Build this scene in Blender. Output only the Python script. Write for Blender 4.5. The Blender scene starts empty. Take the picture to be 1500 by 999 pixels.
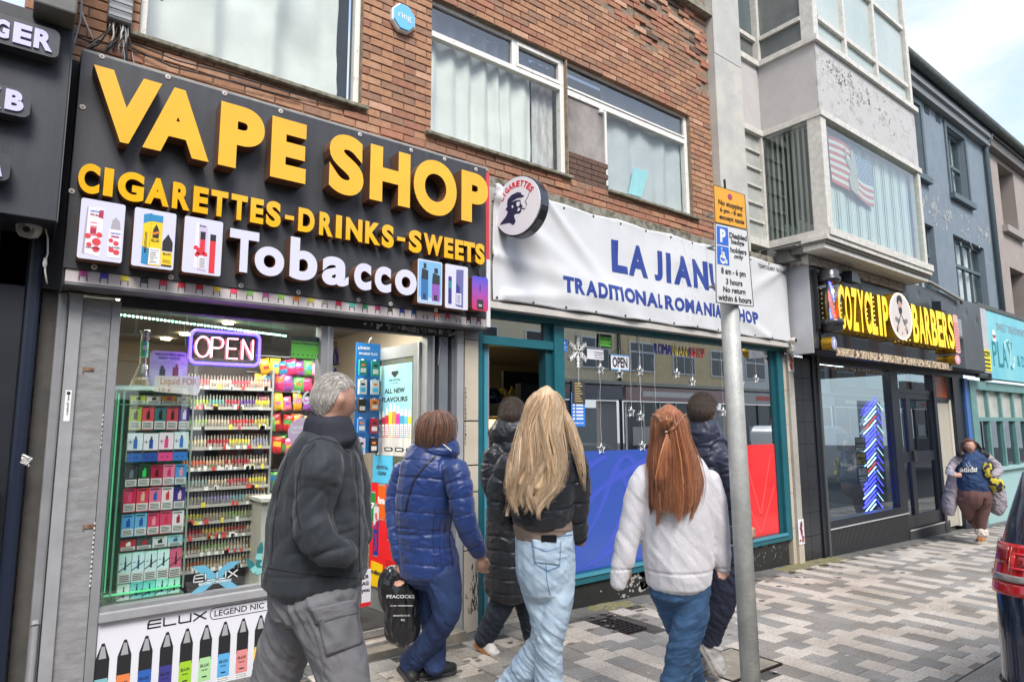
import bpy,bmesh,math,random
import numpy as np
from mathutils import Vector,Matrix,noise
SC = bpy.context.scene
COL = SC.collection
random.seed(7)
R_ = math.radians
# ------------------------------------------------------------------ camera
CAMH = 1.58                     # eye height above the pavement below the camera
FPX,YAW,TILT,ROLL = 942.87,R_(38.017),R_(7.491),R_(-0.3176)
_f = np.array([math.sin(YAW)*math.cos(TILT),math.cos(YAW)*math.cos(TILT),math.sin(TILT)])
_r = np.array([math.cos(YAW),-math.sin(YAW),0.0])
_u = np.cross(_r,_f)
CR = _r*math.cos(ROLL) + _u*math.sin(ROLL)
CU = -_r*math.sin(ROLL) + _u*math.cos(ROLL)
CF = _f
cam = bpy.data.cameras.new('camera')
cam.sensor_width = 36.0
cam.lens = FPX/1500*36
cam.clip_start = 0.05
cam.clip_end = 600
co = bpy.data.objects.new('camera',cam)
COL.objects.link(co)
co.matrix_world = Matrix(((CR[0],CU[0],-CF[0],0),(CR[1],CU[1],-CF[1],0),(CR[2],CU[2],-CF[2],CAMH),(0,0,0,1)))
SC.camera = co
SC.render.engine = 'CYCLES'
SC.cycles.use_denoising = True
SC.cycles.max_bounces = 8
SC.cycles.transparent_max_bounces = 16
SC.cycles.caustics_reflective = False
SC.cycles.caustics_refractive = False
SC.cycles.sample_clamp_indirect = 6
SC.view_settings.view_transform = 'Standard'
SC.view_settings.look = 'None'
SC.view_settings.gamma = 1
SC.view_settings.use_curve_mapping = False
SC.view_settings.exposure = 1.42
# ------------------------------------------------------------------ sky and sun
SUN_EL,SUN_ROT = R_(48),R_(200)       # hazy sun high over the far side of the street
W = bpy.data.worlds.new('World');SC.world = W;W.use_nodes = True
nt = W.node_tree;N = nt.nodes;L = nt.links
bg = N['Background'];bg.inputs[1].default_value = 0.15
sky = N.new('ShaderNodeTexSky');sky.sky_type = 'NISHITA';sky.sun_disc = False
sky.sun_elevation = SUN_EL;sky.sun_rotation = SUN_ROT;sky.air_density = 1.0;sky.dust_density = 1.5
tc = N.new('ShaderNodeTexCoord');mp = N.new('ShaderNodeMapping');mp.inputs['Scale'].default_value = (1,1,2.2)
nz = N.new('ShaderNodeTexNoise');nz.inputs['Scale'].default_value = 2.3;nz.inputs['Detail'].default_value = 7;nz.inputs['Roughness'].default_value = 0.55
rp = N.new('ShaderNodeValToRGB');rp.color_ramp.elements[0].position = 0.38;rp.color_ramp.elements[1].position = 0.60
mx = N.new('ShaderNodeMix');mx.data_type = 'RGBA'
mx.inputs['B'].default_value = (2.75,2.85,3.0,1)
L.new(tc.outputs['Generated'],mp.inputs[0]);L.new(mp.outputs[0],nz.inputs['Vector']);L.new(nz.outputs['Fac'],rp.inputs[0])
L.new(rp.outputs[0],mx.inputs['Factor'])
hz = N.new('ShaderNodeMix');hz.data_type = 'RGBA';hz.inputs['Factor'].default_value = 0.5;hz.inputs['B'].default_value = (1.65,2.1,2.95,1)
L.new(sky.outputs[0],hz.inputs['A']);L.new(hz.outputs['Result'],mx.inputs['A']);L.new(mx.outputs['Result'],bg.inputs[0])
sl = bpy.data.lights.new('sun','SUN');sl.energy = 1.5;sl.angle = R_(24);sl.color = (1,0.95,0.88)
so = bpy.data.objects.new('sun',sl);COL.objects.link(so)
# the sun stands at the azimuth the sky texture uses: rotation 0 = +Y, growing towards +X
_sd = Vector((math.sin(SUN_ROT)*math.cos(SUN_EL),math.cos(SUN_ROT)*math.cos(SUN_EL),math.sin(SUN_EL)))
so.rotation_euler = _sd.to_track_quat('Z','Y').to_euler()
# ------------------------------------------------------------------ metrology
YW = 4.6                        # the plane of the shop fronts
KS = -0.0266                    # the street falls gently to the right
def gz(x): return KS*x
def ray(px,py):
	return (CR*(px-750) - CU*(py-500))/FPX + CF
def at(px,py,Y=YW):
	d = ray(px,py);return Vector(d*(Y/d[1])) + Vector((0,0,CAMH))
def atx(px,py,X):
	d = ray(px,py);return Vector(d*(X/d[0])) + Vector((0,0,CAMH))
def dep(px,py,z):
	return Vector(ray(px,py)*z) + Vector((0,0,CAMH))
def grd(px,py):
	d = ray(px,py);s = -CAMH/(d[2]-KS*d[0]);return Vector(d*s) + Vector((0,0,CAMH))
# ------------------------------------------------------------------ materials
_M = {}
def lin(h):
	if not isinstance(h,str): return tuple(h)[:3]
	h = h.lstrip('#');o = []
	for i in (0,2,4):
		c = int(h[i:i+2],16)/255
		o.append(c/12.92 if c <= 0.04045 else ((c+0.055)/1.055)**2.4)
	return tuple(o)
def mat(name,col,rough=0.6,metal=0.0,var=0.0,vs=6.0,col2=None,bump=0.0,bs=60.0,coat=0.0,emit=0.0,stretch=(1,1,1),spec=0.5,sheen=0.0,det=5,ramp=(0.35,0.65),crease=0.0,cs=9):
	if name in _M: return _M[name]
	m = bpy.data.materials.new(name);m.use_nodes = True;_M[name] = m
	n = m.node_tree.nodes;l = m.node_tree.links;p = n['Principled BSDF']
	c = lin(col);p.inputs['Base Color'].default_value = (*c,1)
	m.diffuse_color = (*c,1)
	p.inputs['Roughness'].default_value = rough;p.inputs['Metallic'].default_value = metal
	p.inputs['Coat Weight'].default_value = coat;p.inputs['Specular IOR Level'].default_value = spec
	if sheen: p.inputs['Sheen Weight'].default_value = sheen
	if emit:
		p.inputs['Emission Color'].default_value = (*c,1);p.inputs['Emission Strength'].default_value = emit
	if var or bump or col2 or crease:
		t = n.new('ShaderNodeTexCoord');g = n.new('ShaderNodeNewGeometry');mpn = n.new('ShaderNodeMapping');mpn.inputs['Scale'].default_value = stretch
		l.new(g.outputs['Position'],mpn.inputs[0])
	if var or col2:
		z = n.new('ShaderNodeTexNoise');z.inputs['Scale'].default_value = vs;z.inputs['Detail'].default_value = det;z.inputs['Roughness'].default_value = 0.65
		l.new(mpn.outputs[0],z.inputs['Vector'])
		r = n.new('ShaderNodeValToRGB');r.color_ramp.elements[0].position = ramp[0];r.color_ramp.elements[1].position = ramp[1]
		k = lin(col2) if col2 else tuple(v*(1-var) for v in c)
		r.color_ramp.elements[0].color = (*k,1);r.color_ramp.elements[1].color = (*c,1)
		l.new(z.outputs['Fac'],r.inputs[0]);l.new(r.outputs[0],p.inputs['Base Color'])
	if bump:
		z2 = n.new('ShaderNodeTexNoise');z2.inputs['Scale'].default_value = bs;z2.inputs['Detail'].default_value = 4
		l.new(mpn.outputs[0],z2.inputs['Vector'])
		b = n.new('ShaderNodeBump');b.inputs['Strength'].default_value = bump;b.inputs['Distance'].default_value = 0.01
		l.new(z2.outputs['Fac'],b.inputs['Height']);l.new(b.outputs[0],p.inputs['Normal'])
	if crease:      # sharp cloth creases: two ridged noises, stretched and warped
		z3 = n.new('ShaderNodeTexNoise');z3.noise_type = 'RIDGED_MULTIFRACTAL';z3.inputs['Scale'].default_value = cs;z3.inputs['Detail'].default_value = 3;z3.inputs['Distortion'].default_value = .6;z3.inputs['Roughness'].default_value = .45
		m3 = n.new('ShaderNodeMapping');m3.inputs['Scale'].default_value = (1,1,1.7);m3.inputs['Rotation'].default_value = (.3,.5,.2);l.new(g.outputs['Position'],m3.inputs[0]);l.new(m3.outputs[0],z3.inputs['Vector'])
		b3 = n.new('ShaderNodeBump');b3.inputs['Strength'].default_value = crease;b3.inputs['Distance'].default_value = .024
		l.new(z3.outputs['Fac'],b3.inputs['Height']);l.new(b3.outputs[0],p.inputs['Normal'])
		if bump: l.new(b.outputs[0],b3.inputs['Normal'])
	return m
def glass(name='pane_glass',k=1.0,tint=(0.93,0.97,0.95),base=0.04,rough=0.0):
	if name in _M: return _M[name]
	m = bpy.data.materials.new(name);m.use_nodes = True;_M[name] = m
	n = m.node_tree.nodes;l = m.node_tree.links;n.remove(n['Principled BSDF'])
	o = n['Material Output'];f = n.new('ShaderNodeFresnel');f.inputs[0].default_value = 1.5
	a = n.new('ShaderNodeMath');a.operation = 'MULTIPLY_ADD';a.inputs[1].default_value = k;a.inputs[2].default_value = base;a.use_clamp = True
	t = n.new('ShaderNodeBsdfTransparent');t.inputs[0].default_value = (*tint,1)
	g = n.new('ShaderNodeBsdfGlossy');g.inputs['Roughness'].default_value = rough;g.inputs['Color'].default_value = (0.92,0.96,1,1)
	x = n.new('ShaderNodeMixShader')
	g0 = n.new('ShaderNodeNewGeometry');q = n.new('ShaderNodeMath');q.operation = 'SUBTRACT';q.inputs[0].default_value = 1;w = n.new('ShaderNodeMath');w.operation = 'MULTIPLY'
	l.new(f.outputs[0],a.inputs[0]);l.new(g0.outputs['Backfacing'],q.inputs[1]);l.new(a.outputs[0],w.inputs[0]);l.new(q.outputs[0],w.inputs[1]);l.new(w.outputs[0],x.inputs[0]);l.new(t.outputs[0],x.inputs[1]);l.new(g.outputs[0],x.inputs[2]);l.new(x.outputs[0],o.inputs[0])
	return m
# ------------------------------------------------------------------ objects
def tag(o,label=None,cat=None,group=None,kind=None):
	if label: o['label'] = label
	if cat: o['category'] = cat
	if group: o['group'] = group
	if kind: o['kind'] = kind
	return o
def thing(name,label,cat,loc=(0,0,0),group=None):
	o = bpy.data.objects.new(name,None);COL.objects.link(o);o.empty_display_size = 0.1
	o.location = loc;return tag(o,label,cat,group)
def wloc(o):
	v = Vector((0,0,0))
	while o is not None: v += Vector(o.location);o = o.parent
	return v
def link(name,me,parent=None,origin=(0,0,0)):
	o = bpy.data.objects.new(name,me);COL.objects.link(o)
	if parent is not None: o.parent = parent;o.location = Vector(origin)-wloc(parent)
	else: o.location = origin
	return o
class MB:
	"""collects world-space geometry; build() makes one mesh object of it"""
	def __init__(s,T=None): s.v = [];s.f = [];s.m = [];s.T = T
	def add(s,vs,fs,mi=0):
		b = len(s.v);s.v += [tuple(v) for v in vs];s.f += [tuple(b+i for i in f) for f in fs];s.m += [mi]*len(fs);return s
	def box(s,x0,x1,y0,y1,z0,z1,mi=0):
		if x0 > x1: x0,x1 = x1,x0
		if y0 > y1: y0,y1 = y1,y0
		if z0 > z1: z0,z1 = z1,z0
		v = [(x0,y0,z0),(x1,y0,z0),(x1,y1,z0),(x0,y1,z0),(x0,y0,z1),(x1,y0,z1),(x1,y1,z1),(x0,y1,z1)]
		return s.add(v,[(3,2,1,0),(4,5,6,7),(0,1,5,4),(1,2,6,5),(2,3,7,6),(3,0,4,7)],mi)
	def hexa(s,v,mi=0):   # 8 corners, bottom ring then top ring
		return s.add(v,[(3,2,1,0),(4,5,6,7),(0,1,5,4),(1,2,6,5),(2,3,7,6),(3,0,4,7)],mi)
	def quad(s,a,b,c,d,mi=0): return s.add([a,b,c,d],[(0,1,2,3)],mi)
	def prism(s,poly,y0,y1,mi=0,ms=None):   # poly in (x,z), counter-clockwise seen from -Y; y0 in front
		n = len(poly);v = [(x,y0,z) for x,z in poly]+[(x,y1,z) for x,z in poly]
		s.add(v,[tuple(range(n)),tuple(range(2*n-1,n-1,-1))],mi)
		b = len(s.v)-2*n
		for i in range(n):
			j = (i+1) % n;s.f.append((b+j,b+i,b+n+i,b+n+j));s.m.append(mi if ms is None else ms)
		return s
	def tube(s,pts,r,n=6,mi=0,cap=True):
		pts = [Vector(p) for p in pts];rs = r if isinstance(r,(list,tuple)) else [r]*len(pts)
		vs = [];fs = [];up = None
		for i,p in enumerate(pts):
			t = (pts[min(i+1,len(pts)-1)]-pts[max(i-1,0)]).normalized()
			if up is None: up = Vector((0,0,1)) if abs(t.z) < .9 else Vector((1,0,0))
			a = t.cross(up).normalized();b = a.cross(t).normalized();up = b
			for k in range(n):
				w = 2*math.pi*k/n;vs.append(p+(a*math.cos(w)+b*math.sin(w))*rs[i])
		for i in range(len(pts)-1):
			for k in range(n):
				q = (k+1) % n;fs.append((i*n+k,i*n+q,(i+1)*n+q,(i+1)*n+k))
		if cap: fs += [tuple(range(n-1,-1,-1)),tuple((len(pts)-1)*n+k for k in range(n))]
		return s.add(vs,fs,mi)
	def lathe(s,c,prof,n=20,mi=0,axis='z'):   # prof: (radius, height)
		vs = [];fs = []
		for r,h in prof:
			for k in range(n):
				w = 2*math.pi*k/n;x,y = r*math.cos(w),r*math.sin(w)
				vs.append((c[0]+x,c[1]+y,c[2]+h) if axis == 'z' else (c[0]+x,c[1]+h,c[2]+y) if axis == 'y' else (c[0]+h,c[1]+x,c[2]+y))
		for i in range(len(prof)-1):
			for k in range(n):
				q = (k+1) % n;fs.append((i*n+k,i*n+q,(i+1)*n+q,(i+1)*n+k))
		fs += [tuple(range(n-1,-1,-1)),tuple((len(prof)-1)*n+k for k in range(n))]
		return s.add(vs,fs,mi)
	def text(s,st,x0,x1,z0,z1,y,d=0.003,bold=0.0,mi=0,ms=None,T=None):
		"""lettering filling the rectangle x0..x1, z0..z1 on a plane facing -Y at y (its face), d deep behind it"""
		v,f,side = glyphs(st,bold)
		a = np.array(v);lo = a.min(0);hi = a.max(0);w = max(hi[0]-lo[0],1e-6);h = max(hi[1]-lo[1],1e-6)
		out = []
		for p in v:
			X = x0+(p[0]-lo[0])/w*(x1-x0);Z = z0+(p[1]-lo[1])/h*(z1-z0);Y = y+(0 if p[2] > 0 else d)
			q = (X,Y,Z);out.append(T(q) if T else q)
		b = len(s.v);s.v += [tuple(q) for q in out]
		for ff,sd in zip(f,side): s.f.append(tuple(b+i for i in ff));s.m.append((mi if ms is None else ms) if sd else mi)
		return s
	def build(s,name,mats,parent=None,smooth=False,label=None,bevel=0):
		me = bpy.data.meshes.new(name)
		if s.T: s.v = [tuple(s.T(p)) for p in s.v]
		a = np.array(s.v,dtype=float)
		c = (a.min(0)+a.max(0))/2;c[2] = a[:,2].min()
		me.from_pydata([tuple(p) for p in (a-c)],[],s.f)
		if not isinstance(mats,(list,tuple)): mats = [mats]
		for m in mats: me.materials.append(m)
		me.polygons.foreach_set('material_index',s.m)
		if smooth: me.polygons.foreach_set('use_smooth',[True]*len(s.f))
		me.update()
		o = link(name,me,parent,c)
		if label: o['label'] = label
		if bevel:
			b = o.modifiers.new('bevel','BEVEL');b.width = bevel;b.segments = 2;b.limit_method = 'ANGLE';b.angle_limit = R_(40)
		return o
_G = {}
def glyphs(st,bold):
	k = (st,bold)
	if k in _G: return _G[k]
	c = bpy.data.curves.new('lettering','FONT');c.body = st;c.size = 1;c.offset = bold;c.extrude = 0.05;c.resolution_u = 3 if len(st) > 1 else 8;c.align_x = 'LEFT'
	o = bpy.data.objects.new('lettering',c);me = o.to_mesh()
	v = [tuple(p.co) for p in me.vertices];f = [tuple(p.vertices) for p in me.polygons];side = [abs(p.normal.z) < 0.5 for p in me.polygons]
	# y here is up; mirror handled because face +z looks to -Y
	o.to_mesh_clear();bpy.data.objects.remove(o);bpy.data.curves.remove(c)
	_G[k] = (v,f,side);return _G[k]
def frame(o,right):
	"""local (u, depth, v) -> world, for a vertical plane whose picture side looks along right x up"""
	o = Vector(o);r = Vector(right).normalized();n = Vector((-r.y,r.x,0))
	return lambda q: o+r*q[0]+n*q[1]+Vector((0,0,q[2]))
def B(name,m,parent,*a,**k):
	"""one box part"""
	return MB().box(*a).build(name,m,parent,**k)
def copy_to(o,parent,loc,name=None):
	c = o.copy();COL.objects.link(c);c.parent = parent
	c.location = Vector(loc)-(wloc(parent) if parent is not None else Vector((0,0,0)))
	return c
def copy_tree(o,loc=None,parent=None):
	c = o.copy();COL.objects.link(c);c.parent = parent
	if loc is not None: c.location = loc
	for ch in list(o.children): copy_tree(ch,None,c)
	return c
def noi(x,y,z,s=1.0): return noise.noise(Vector((x*s,y*s,z*s)))
def jit(a): return random.uniform(-a,a)
# ================================================================== ground
asph = mat('asphalt',(0.06,0.06,0.062),0.9,var=0.35,vs=3,bump=0.5,bs=90)
g = MB()
def gquad(mb,x0,x1,y0,y1,dz,mi=0): mb.quad((x0,y0,gz(x0)+dz),(x1,y0,gz(x1)+dz),(x1,y1,gz(x1)+dz),(x0,y1,gz(x0)+dz),mi)
gquad(g,-120,400,-150,150,-0.16)
tag(g.build('ground',asph),kind='structure')
g = MB();gquad(g,-60,140,-7.6,1.505,-0.105)
tag(g.build('road',asph),kind='structure')
concrete = mat('pavement_base_joint',(0.085,0.08,0.072),0.95,var=0.5,vs=5,bump=0.4)
g = MB()
def gbox(mb,x0,x1,y0,y1,a,b,mi=0):
	mb.hexa([(x0,y0,gz(x0)+a),(x1,y0,gz(x1)+a),(x1,y1,gz(x1)+a),(x0,y1,gz(x0)+a),(x0,y0,gz(x0)+b),(x1,y0,gz(x1)+b),(x1,y1,gz(x1)+b),(x0,y1,gz(x0)+b)],mi)
gbox(g,-20,60,1.52,5.2,-0.15,-0.012)
pavement = tag(g.build('pavement',concrete),kind='structure')
g = MB();gbox(g,-60,140,-10.0,-7.6,-0.15,-0.01)
tag(g.build('far_pavement',mat('far_flags',(0.22,0.21,0.2),0.9,var=0.2,vs=2)),kind='structure')
def speck(name,c,c2,c3):
	"""granite-like concrete paver: light stone with dark and rusty specks"""
	m = mat(name,c,0.82,bump=0.25,bs=130);n = m.node_tree.nodes;l = m.node_tree.links;p = n['Principled BSDF']
	g = n.new('ShaderNodeNewGeometry')
	z = n.new('ShaderNodeTexNoise');z.inputs['Scale'].default_value = 75;z.inputs['Detail'].default_value = 3;z.inputs['Roughness'].default_value = .8
	r = n.new('ShaderNodeValToRGB');e = r.color_ramp.elements
	e[0].position = 0.36;e[0].color = (*lin(c2),1);e[1].position = 0.50;e[1].color = (*lin(c),1);q = e.new(0.66);q.color = (*lin(c3),1)
	z2 = n.new('ShaderNodeTexNoise');z2.inputs['Scale'].default_value = 1.7;z2.inputs['Detail'].default_value = 5
	r2 = n.new('ShaderNodeValToRGB');r2.color_ramp.elements[0].position = .3;r2.color_ramp.elements[1].position = .6;r2.color_ramp.elements[0].color = (.70,.68,.64,1);r2.color_ramp.elements[1].color = (1,1,1,1)
	x = n.new('ShaderNodeMix');x.data_type = 'RGBA';x.blend_type = 'MULTIPLY';x.inputs['Factor'].default_value = 1
	l.new(g.outputs['Position'],z.inputs['Vector']);l.new(g.outputs['Position'],z2.inputs['Vector'])
	l.new(z.outputs['Fac'],r.inputs[0]);l.new(z2.outputs['Fac'],r2.inputs[0]);l.new(r.outputs[0],x.inputs['A']);l.new(r2.outputs[0],x.inputs['B']);l.new(x.outputs['Result'],p.inputs['Base Color'])
	return m
P_LIGHT = [speck('paver_light',(.53,.49,.445),(.35,.29,.245),(.61,.575,.54)),speck('paver_pinkish',(.49,.445,.40),(.31,.25,.21),(.57,.53,.49))]
P_GREY = [speck('paver_grey',(.30,.29,.27),(.19,.185,.18),(.35,.34,.33)),speck('paver_grey_dark',(.255,.248,.238),(.16,.158,.155),(.30,.295,.29))]
P_BROWN = [speck('paver_brown',(.25,.235,.215),(.17,.155,.14),(.32,.30,.28))]
PAL = P_LIGHT+P_GREY+P_BROWN
PW = 0.2027
def paver_mesh(w,h,m,dx=0.0025):
	mb = MB();c = 0.0025;x0,x1,y0,y1 = -w/2+dx,w/2-dx,-h/2+dx,h/2-dx
	t = [(x0+c,y0+c),(x1-c,y0+c),(x1-c,y1-c),(x0+c,y1-c)];b = [(x0,y0),(x1,y0),(x1,y1),(x0,y1)]
	vs = [(x,y,gz(x)) for x,y in t]+[(x,y,gz(x)-c) for x,y in b]+[(x,y,gz(x)-0.03) for x,y in b]
	fs = [(0,1,2,3)]+[(4+i,4+(i+1) % 4,(i+1) % 4,i) for i in range(4)]+[(8+i,8+(i+1) % 4,4+(i+1) % 4,4+i) for i in range(4)]
	me = bpy.data.meshes.new('paver');me.from_pydata(vs,[],fs);me.materials.append(m);me.update();return me,vs,fs
full = [paver_mesh(PW,PW,m) for m in PAL];half = [paver_mesh(PW,PW*0.5,m) for m in PAL]
slots = []
rp_ = random.Random(5)
col = 0;x = 4.93-PW*22+PW/2
while x < 24:
	st = 0.146 if col % 2 == 0 else 0.146+PW*0.5
	y = 1.79+st-PW/2
	row = 0
	fr = st-PW if st > PW else st
	if fr > 0.03: pass
	yy = y-PW if st > PW else y
	while yy < 4.36:
		if yy-PW/2 < 1.79-0.001:
			yc = (1.79+yy+PW/2)/2;hh = yy+PW/2-1.79
		else: yc,hh = yy,PW
		if hh > 0.012:
			# bands of light stone that run across the pavement and step sideways
			zg_ = abs(((round(yy/PW)*.5+col*.0) % 4)-2)      # a light line that runs two pavers, steps one column and comes back
			k = col+round(zg_)+(1 if noi(x,yy,3,.3) > .2 else 0)
			light = k % 2 == 0
			if rp_.random() < .09: light = not light
			if x < 4.2 and rp_.random() < .35: light = False
			mi = rp_.choice((0,0,1)) if light else rp_.choice((2,2,3,4,4))
			slots.append((x,yc,hh,mi,rp_.uniform(-.0018,.0018)))
		yy += PW;row += 1
	x += PW;col += 1
# fixtures let into the paving leave their place free
grate = [grd(865,912),grd(889.5,904),grd(947,919),grd(919,927.5)]
GX0,GX1,GY0,GY1 = 4.12,4.40,3.80,4.21
CX0,CX1,CY0,CY1 = 3.92,4.53,2.66,3.08
def free(x,y,h):
	return not ((GX0-.09 < x < GX1+.09 and GY0-.08 < y < GY1+.08) or (CX0-.06 < x < CX1+.06 and CY0-.06 < y < CY1+.06))
slots = [s for s in slots if free(*s[:3])]
def pxy(p):
	v = np.array(p)-np.array([0,0,CAMH]);z = v@CF
	return (750+FPX*(v@CR)/z,500-FPX*(v@CU)/z,z) if z > .1 else (1e9,1e9,z)
vis = []
for s in slots:
	a,b,z = pxy((s[0],s[1],gz(s[0])))
	inv = 600 < a < 1480 and b < 1010
	vis.append((0 if inv else 1,z,s))
vis.sort(key=lambda t: (t[0],t[1]))
near = [t[2] for t in vis[:290]];rest = [t[2] for t in vis[290:]]
for x,y,h,mi,dz in near:
	if abs(h-PW) < 0.004: me = full[mi][0]
	else: me = paver_mesh(PW,h,PAL[mi])[0]
	link('paver',me,pavement,(x,y,gz(x)+dz))
mb = MB()
for x,y,h,mi,dz in rest:
	s = h/PW
	mb.add([(vx+x,vy*s+y,vz+gz(x)+dz) for vx,vy,vz in full[mi][1]],full[mi][2],mi)
tag(mb.build('paver_field',PAL,pavement),kind='stuff')
# filler strip of small grey setts and moss along the shop fronts
setts = speck('sett_grey',(.15,.15,.145),(.09,.09,.09),(.21,.21,.20))
x = -1.0
while x < 22:
	w = .3
	m = MB();gbox(m,x+.003,x+w-.003,4.365,4.60,-.03,-.002+jit(.002));m.build('edge_slab',setts,pavement);x += w
moss = mat('moss',(.17,.165,.055),0.95,var=0,col2=(.23,.20,.13),vs=14,bump=.8,bs=120)
mb = MB();rp_ = random.Random(3)
for i in range(520):
	x = rp_.uniform(4.3,9.2);y = 4.57-abs(rp_.gauss(0,.11 if x > 4.5 else .05));r = rp_.uniform(.015,.05)
	if not (y > 4.25) or noi(x*1.3,y,5) < -.12: continue
	vs = [(x,y,gz(x)+rp_.uniform(.006,.012))];n = 7
	for k in range(n):
		q = r*rp_.uniform(.6,1.2);vs.append((x+q*1.6*math.cos(k*6.283/n),min(y+q*math.sin(k*6.283/n),4.6),gz(x)-.001))
	mb.add(vs,[(0,1+k,1+(k+1) % n) for k in range(n)])
tag(mb.build('moss',moss,None),'yellow-green moss growing where the paving meets the shop wall','moss',kind='stuff')
gum = mat('gum_grey',(.42,.41,.39),.8);mb = MB();rp_ = random.Random(8)
for i in range(150):
	x,y,r = rp_.uniform(1.8,11),rp_.uniform(1.85,4.4),rp_.uniform(.006,.016);vs = [(x+r*math.cos(k*.785)*rp_.uniform(.8,1.3),y+r*math.sin(k*.785),gz(x)+.0035) for k in range(8)];mb.add(vs,[tuple(range(8))])
tag(mb.build('gum_spots',gum,pavement),kind='stuff')
mb = MB()      # grime along the wall foot and round the pole
for i in range(110):
	x,y,r = rp_.uniform(1.5,9),4.35-abs(rp_.gauss(0,.35)),rp_.uniform(.01,.035);vs = [(x+r*1.6*math.cos(k*.785)*rp_.uniform(.6,1.3),y+r*math.sin(k*.785),gz(x)+.003) for k in range(8)];mb.add(vs,[tuple(range(8))])
tag(mb.build('grime_spots',mat('grime_brown',(.14,.125,.105),.9),pavement),kind='stuff')
# kerb
kerbm = speck('kerb_granite',(.40,.38,.35),(.25,.22,.2),(.48,.46,.43))
x = -2.0
while x < 30:
	w = .9;m = MB();gbox(m,x+.004,x+w-.004,1.5,1.784,-.15,jit(.0015));m.build('kerb_stone',kerbm,pavement,bevel=.008);x += w
# worn road lines
yl = mat('road_paint_yellow',(.62,.46,.06),.8,var=.4,vs=20)
mb = MB();gquad(mb,-20,40,1.22,1.30,-.101);gquad(mb,-20,40,1.05,1.13,-.101)
tag(mb.build('road_marking',yl),kind='structure')
# cast iron drain grate
iron = mat('cast_iron',(.055,.04,.035),.65,.6,var=.5,vs=40,bump=.3)
dk = mat('void_black',(.008,.008,.008),.95)
gr = thing('drain_grate','rusty brown cast iron grate with square holes set in the paving','drain grate',((GX0+GX1)/2,(GY0+GY1)/2,gz(4.2)))
mb = MB();gbox(mb,GX0,GX1,GY0,GY1,-.03,-.0105);mb.build('pit',dk,gr)
for q in ((GX0,GX0+.018,GY0,GY1),(GX1-.018,GX1,GY0,GY1),(GX0+.018,GX1-.018,GY0,GY0+.018),(GX0+.018,GX1-.018,GY1-.018,GY1)):
	mb = MB();gbox(mb,*q,-.02,.004);mb.build('rim',iron,gr)
nx,ny = 5,7
for i in range(1,nx):
	xx = GX0+(GX1-GX0)*i/nx;mb = MB();gbox(mb,xx-.011,xx+.011,GY0+.018,GY1-.018,-.02,.001);mb.build('bar',iron,gr)
for j in range(1,ny):
	yy = GY0+(GY1-GY0)*j/ny;mb = MB();gbox(mb,GX0+.018,GX1-.018,yy-.011,yy+.011,-.019,.003);mb.build('bar',iron,gr)
# inspection cover filled with concrete
cv = thing('inspection_cover','flat concrete-filled access cover in the paving behind the sign pole','access cover',((CX0+CX1)/2,(CY0+CY1)/2,gz(4.2)))
mb = MB();gbox(mb,CX0+.02,CX1-.02,CY0+.02,CY1-.02,-.03,.001);mb.build('lid',mat('cover_concrete',(.30,.27,.22),.9,var=.35,vs=7,bump=.3),cv)
for q in ((CX0,CX0+.012,CY0,CY1),(CX1-.012,CX1,CY0,CY1),(CX0+.012,CX1-.012,CY0,CY0+.012),(CX0+.012,CX1-.012,CY1-.012,CY1)):
	mb = MB();gbox(mb,*q,-.02,.003);mb.build('rim',iron,cv)
# ================================================================== brick building over the two left shops
bm = [mat('brick_%s' % n,c,.85,var=.0,col2=c2,vs=22,bump=.5,bs=110,ramp=(.3,.62)) for n,c,c2 in (
	('orange',(.44,.235,.135),(.33,.165,.098)),('tan',(.49,.28,.17),(.36,.195,.12)),('red',(.37,.175,.11),(.27,.125,.08)),
	('brown',(.33,.185,.12),(.235,.13,.088)),('peach',(.58,.35,.24),(.45,.25,.165)),('soot',(.15,.085,.06),(.085,.052,.04)),('bright',(.44,.20,.125),(.33,.14,.09)))]
mortar = mat('mortar',(.30,.235,.17),.95,var=.45,vs=14,bump=.5,bs=120)
CH,BL = 0.0688,0.2125      # course height, brick pitch
bb = thing('brick_building','orange brick upper storey with curtained windows above the vape shop and the banner','building',(3.6,YW,2.5))
W1 = (0.50,2.065,4.135,6.9);W2 = (2.72,4.345,4.10,5.39);W3 = (4.36,6.42,4.085,5.42)
XL,XR,ZB,ZT = -0.1,6.86,3.80,6.86
mb = MB()   # mortar wall with window holes, 12 mm behind the brick faces
def wallpanel(mb,holes,x0,x1,z0,z1,y0,y1,mi=0):
	xs = sorted({x0,x1,*[h[0] for h in holes],*[h[1] for h in holes]});zs = sorted({z0,z1,*[h[2] for h in holes],*[h[3] for h in holes]})
	xs = [v for v in xs if x0 <= v <= x1];zs = [v for v in zs if z0 <= v <= z1]
	for a,b in zip(xs,xs[1:]):
		for c,d in zip(zs,zs[1:]):
			if any(h[0] < (a+b)/2 < h[1] and h[2] < (c+d)/2 < h[3] for h in holes): continue
			mb.box(a,b,y0,y1,c,d,mi)
wallpanel(mb,[W1,W2,W3],XL,XR,ZB-.4,ZT+1.5,YW+.012,YW+.26)
mb.build('wall',mortar,bb)
rb = random.Random(11)
bricks = []
row = 0;z = ZB+.005
def soot(x,z):      # smoke staining round the burnt third window
	d = 0
	if 4.0 < x < 5.05 and z < 4.35: d = max(0,1-abs(x-4.72)/.5)*max(0,1-abs(z-4.17)/.25)
	return d
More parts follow.
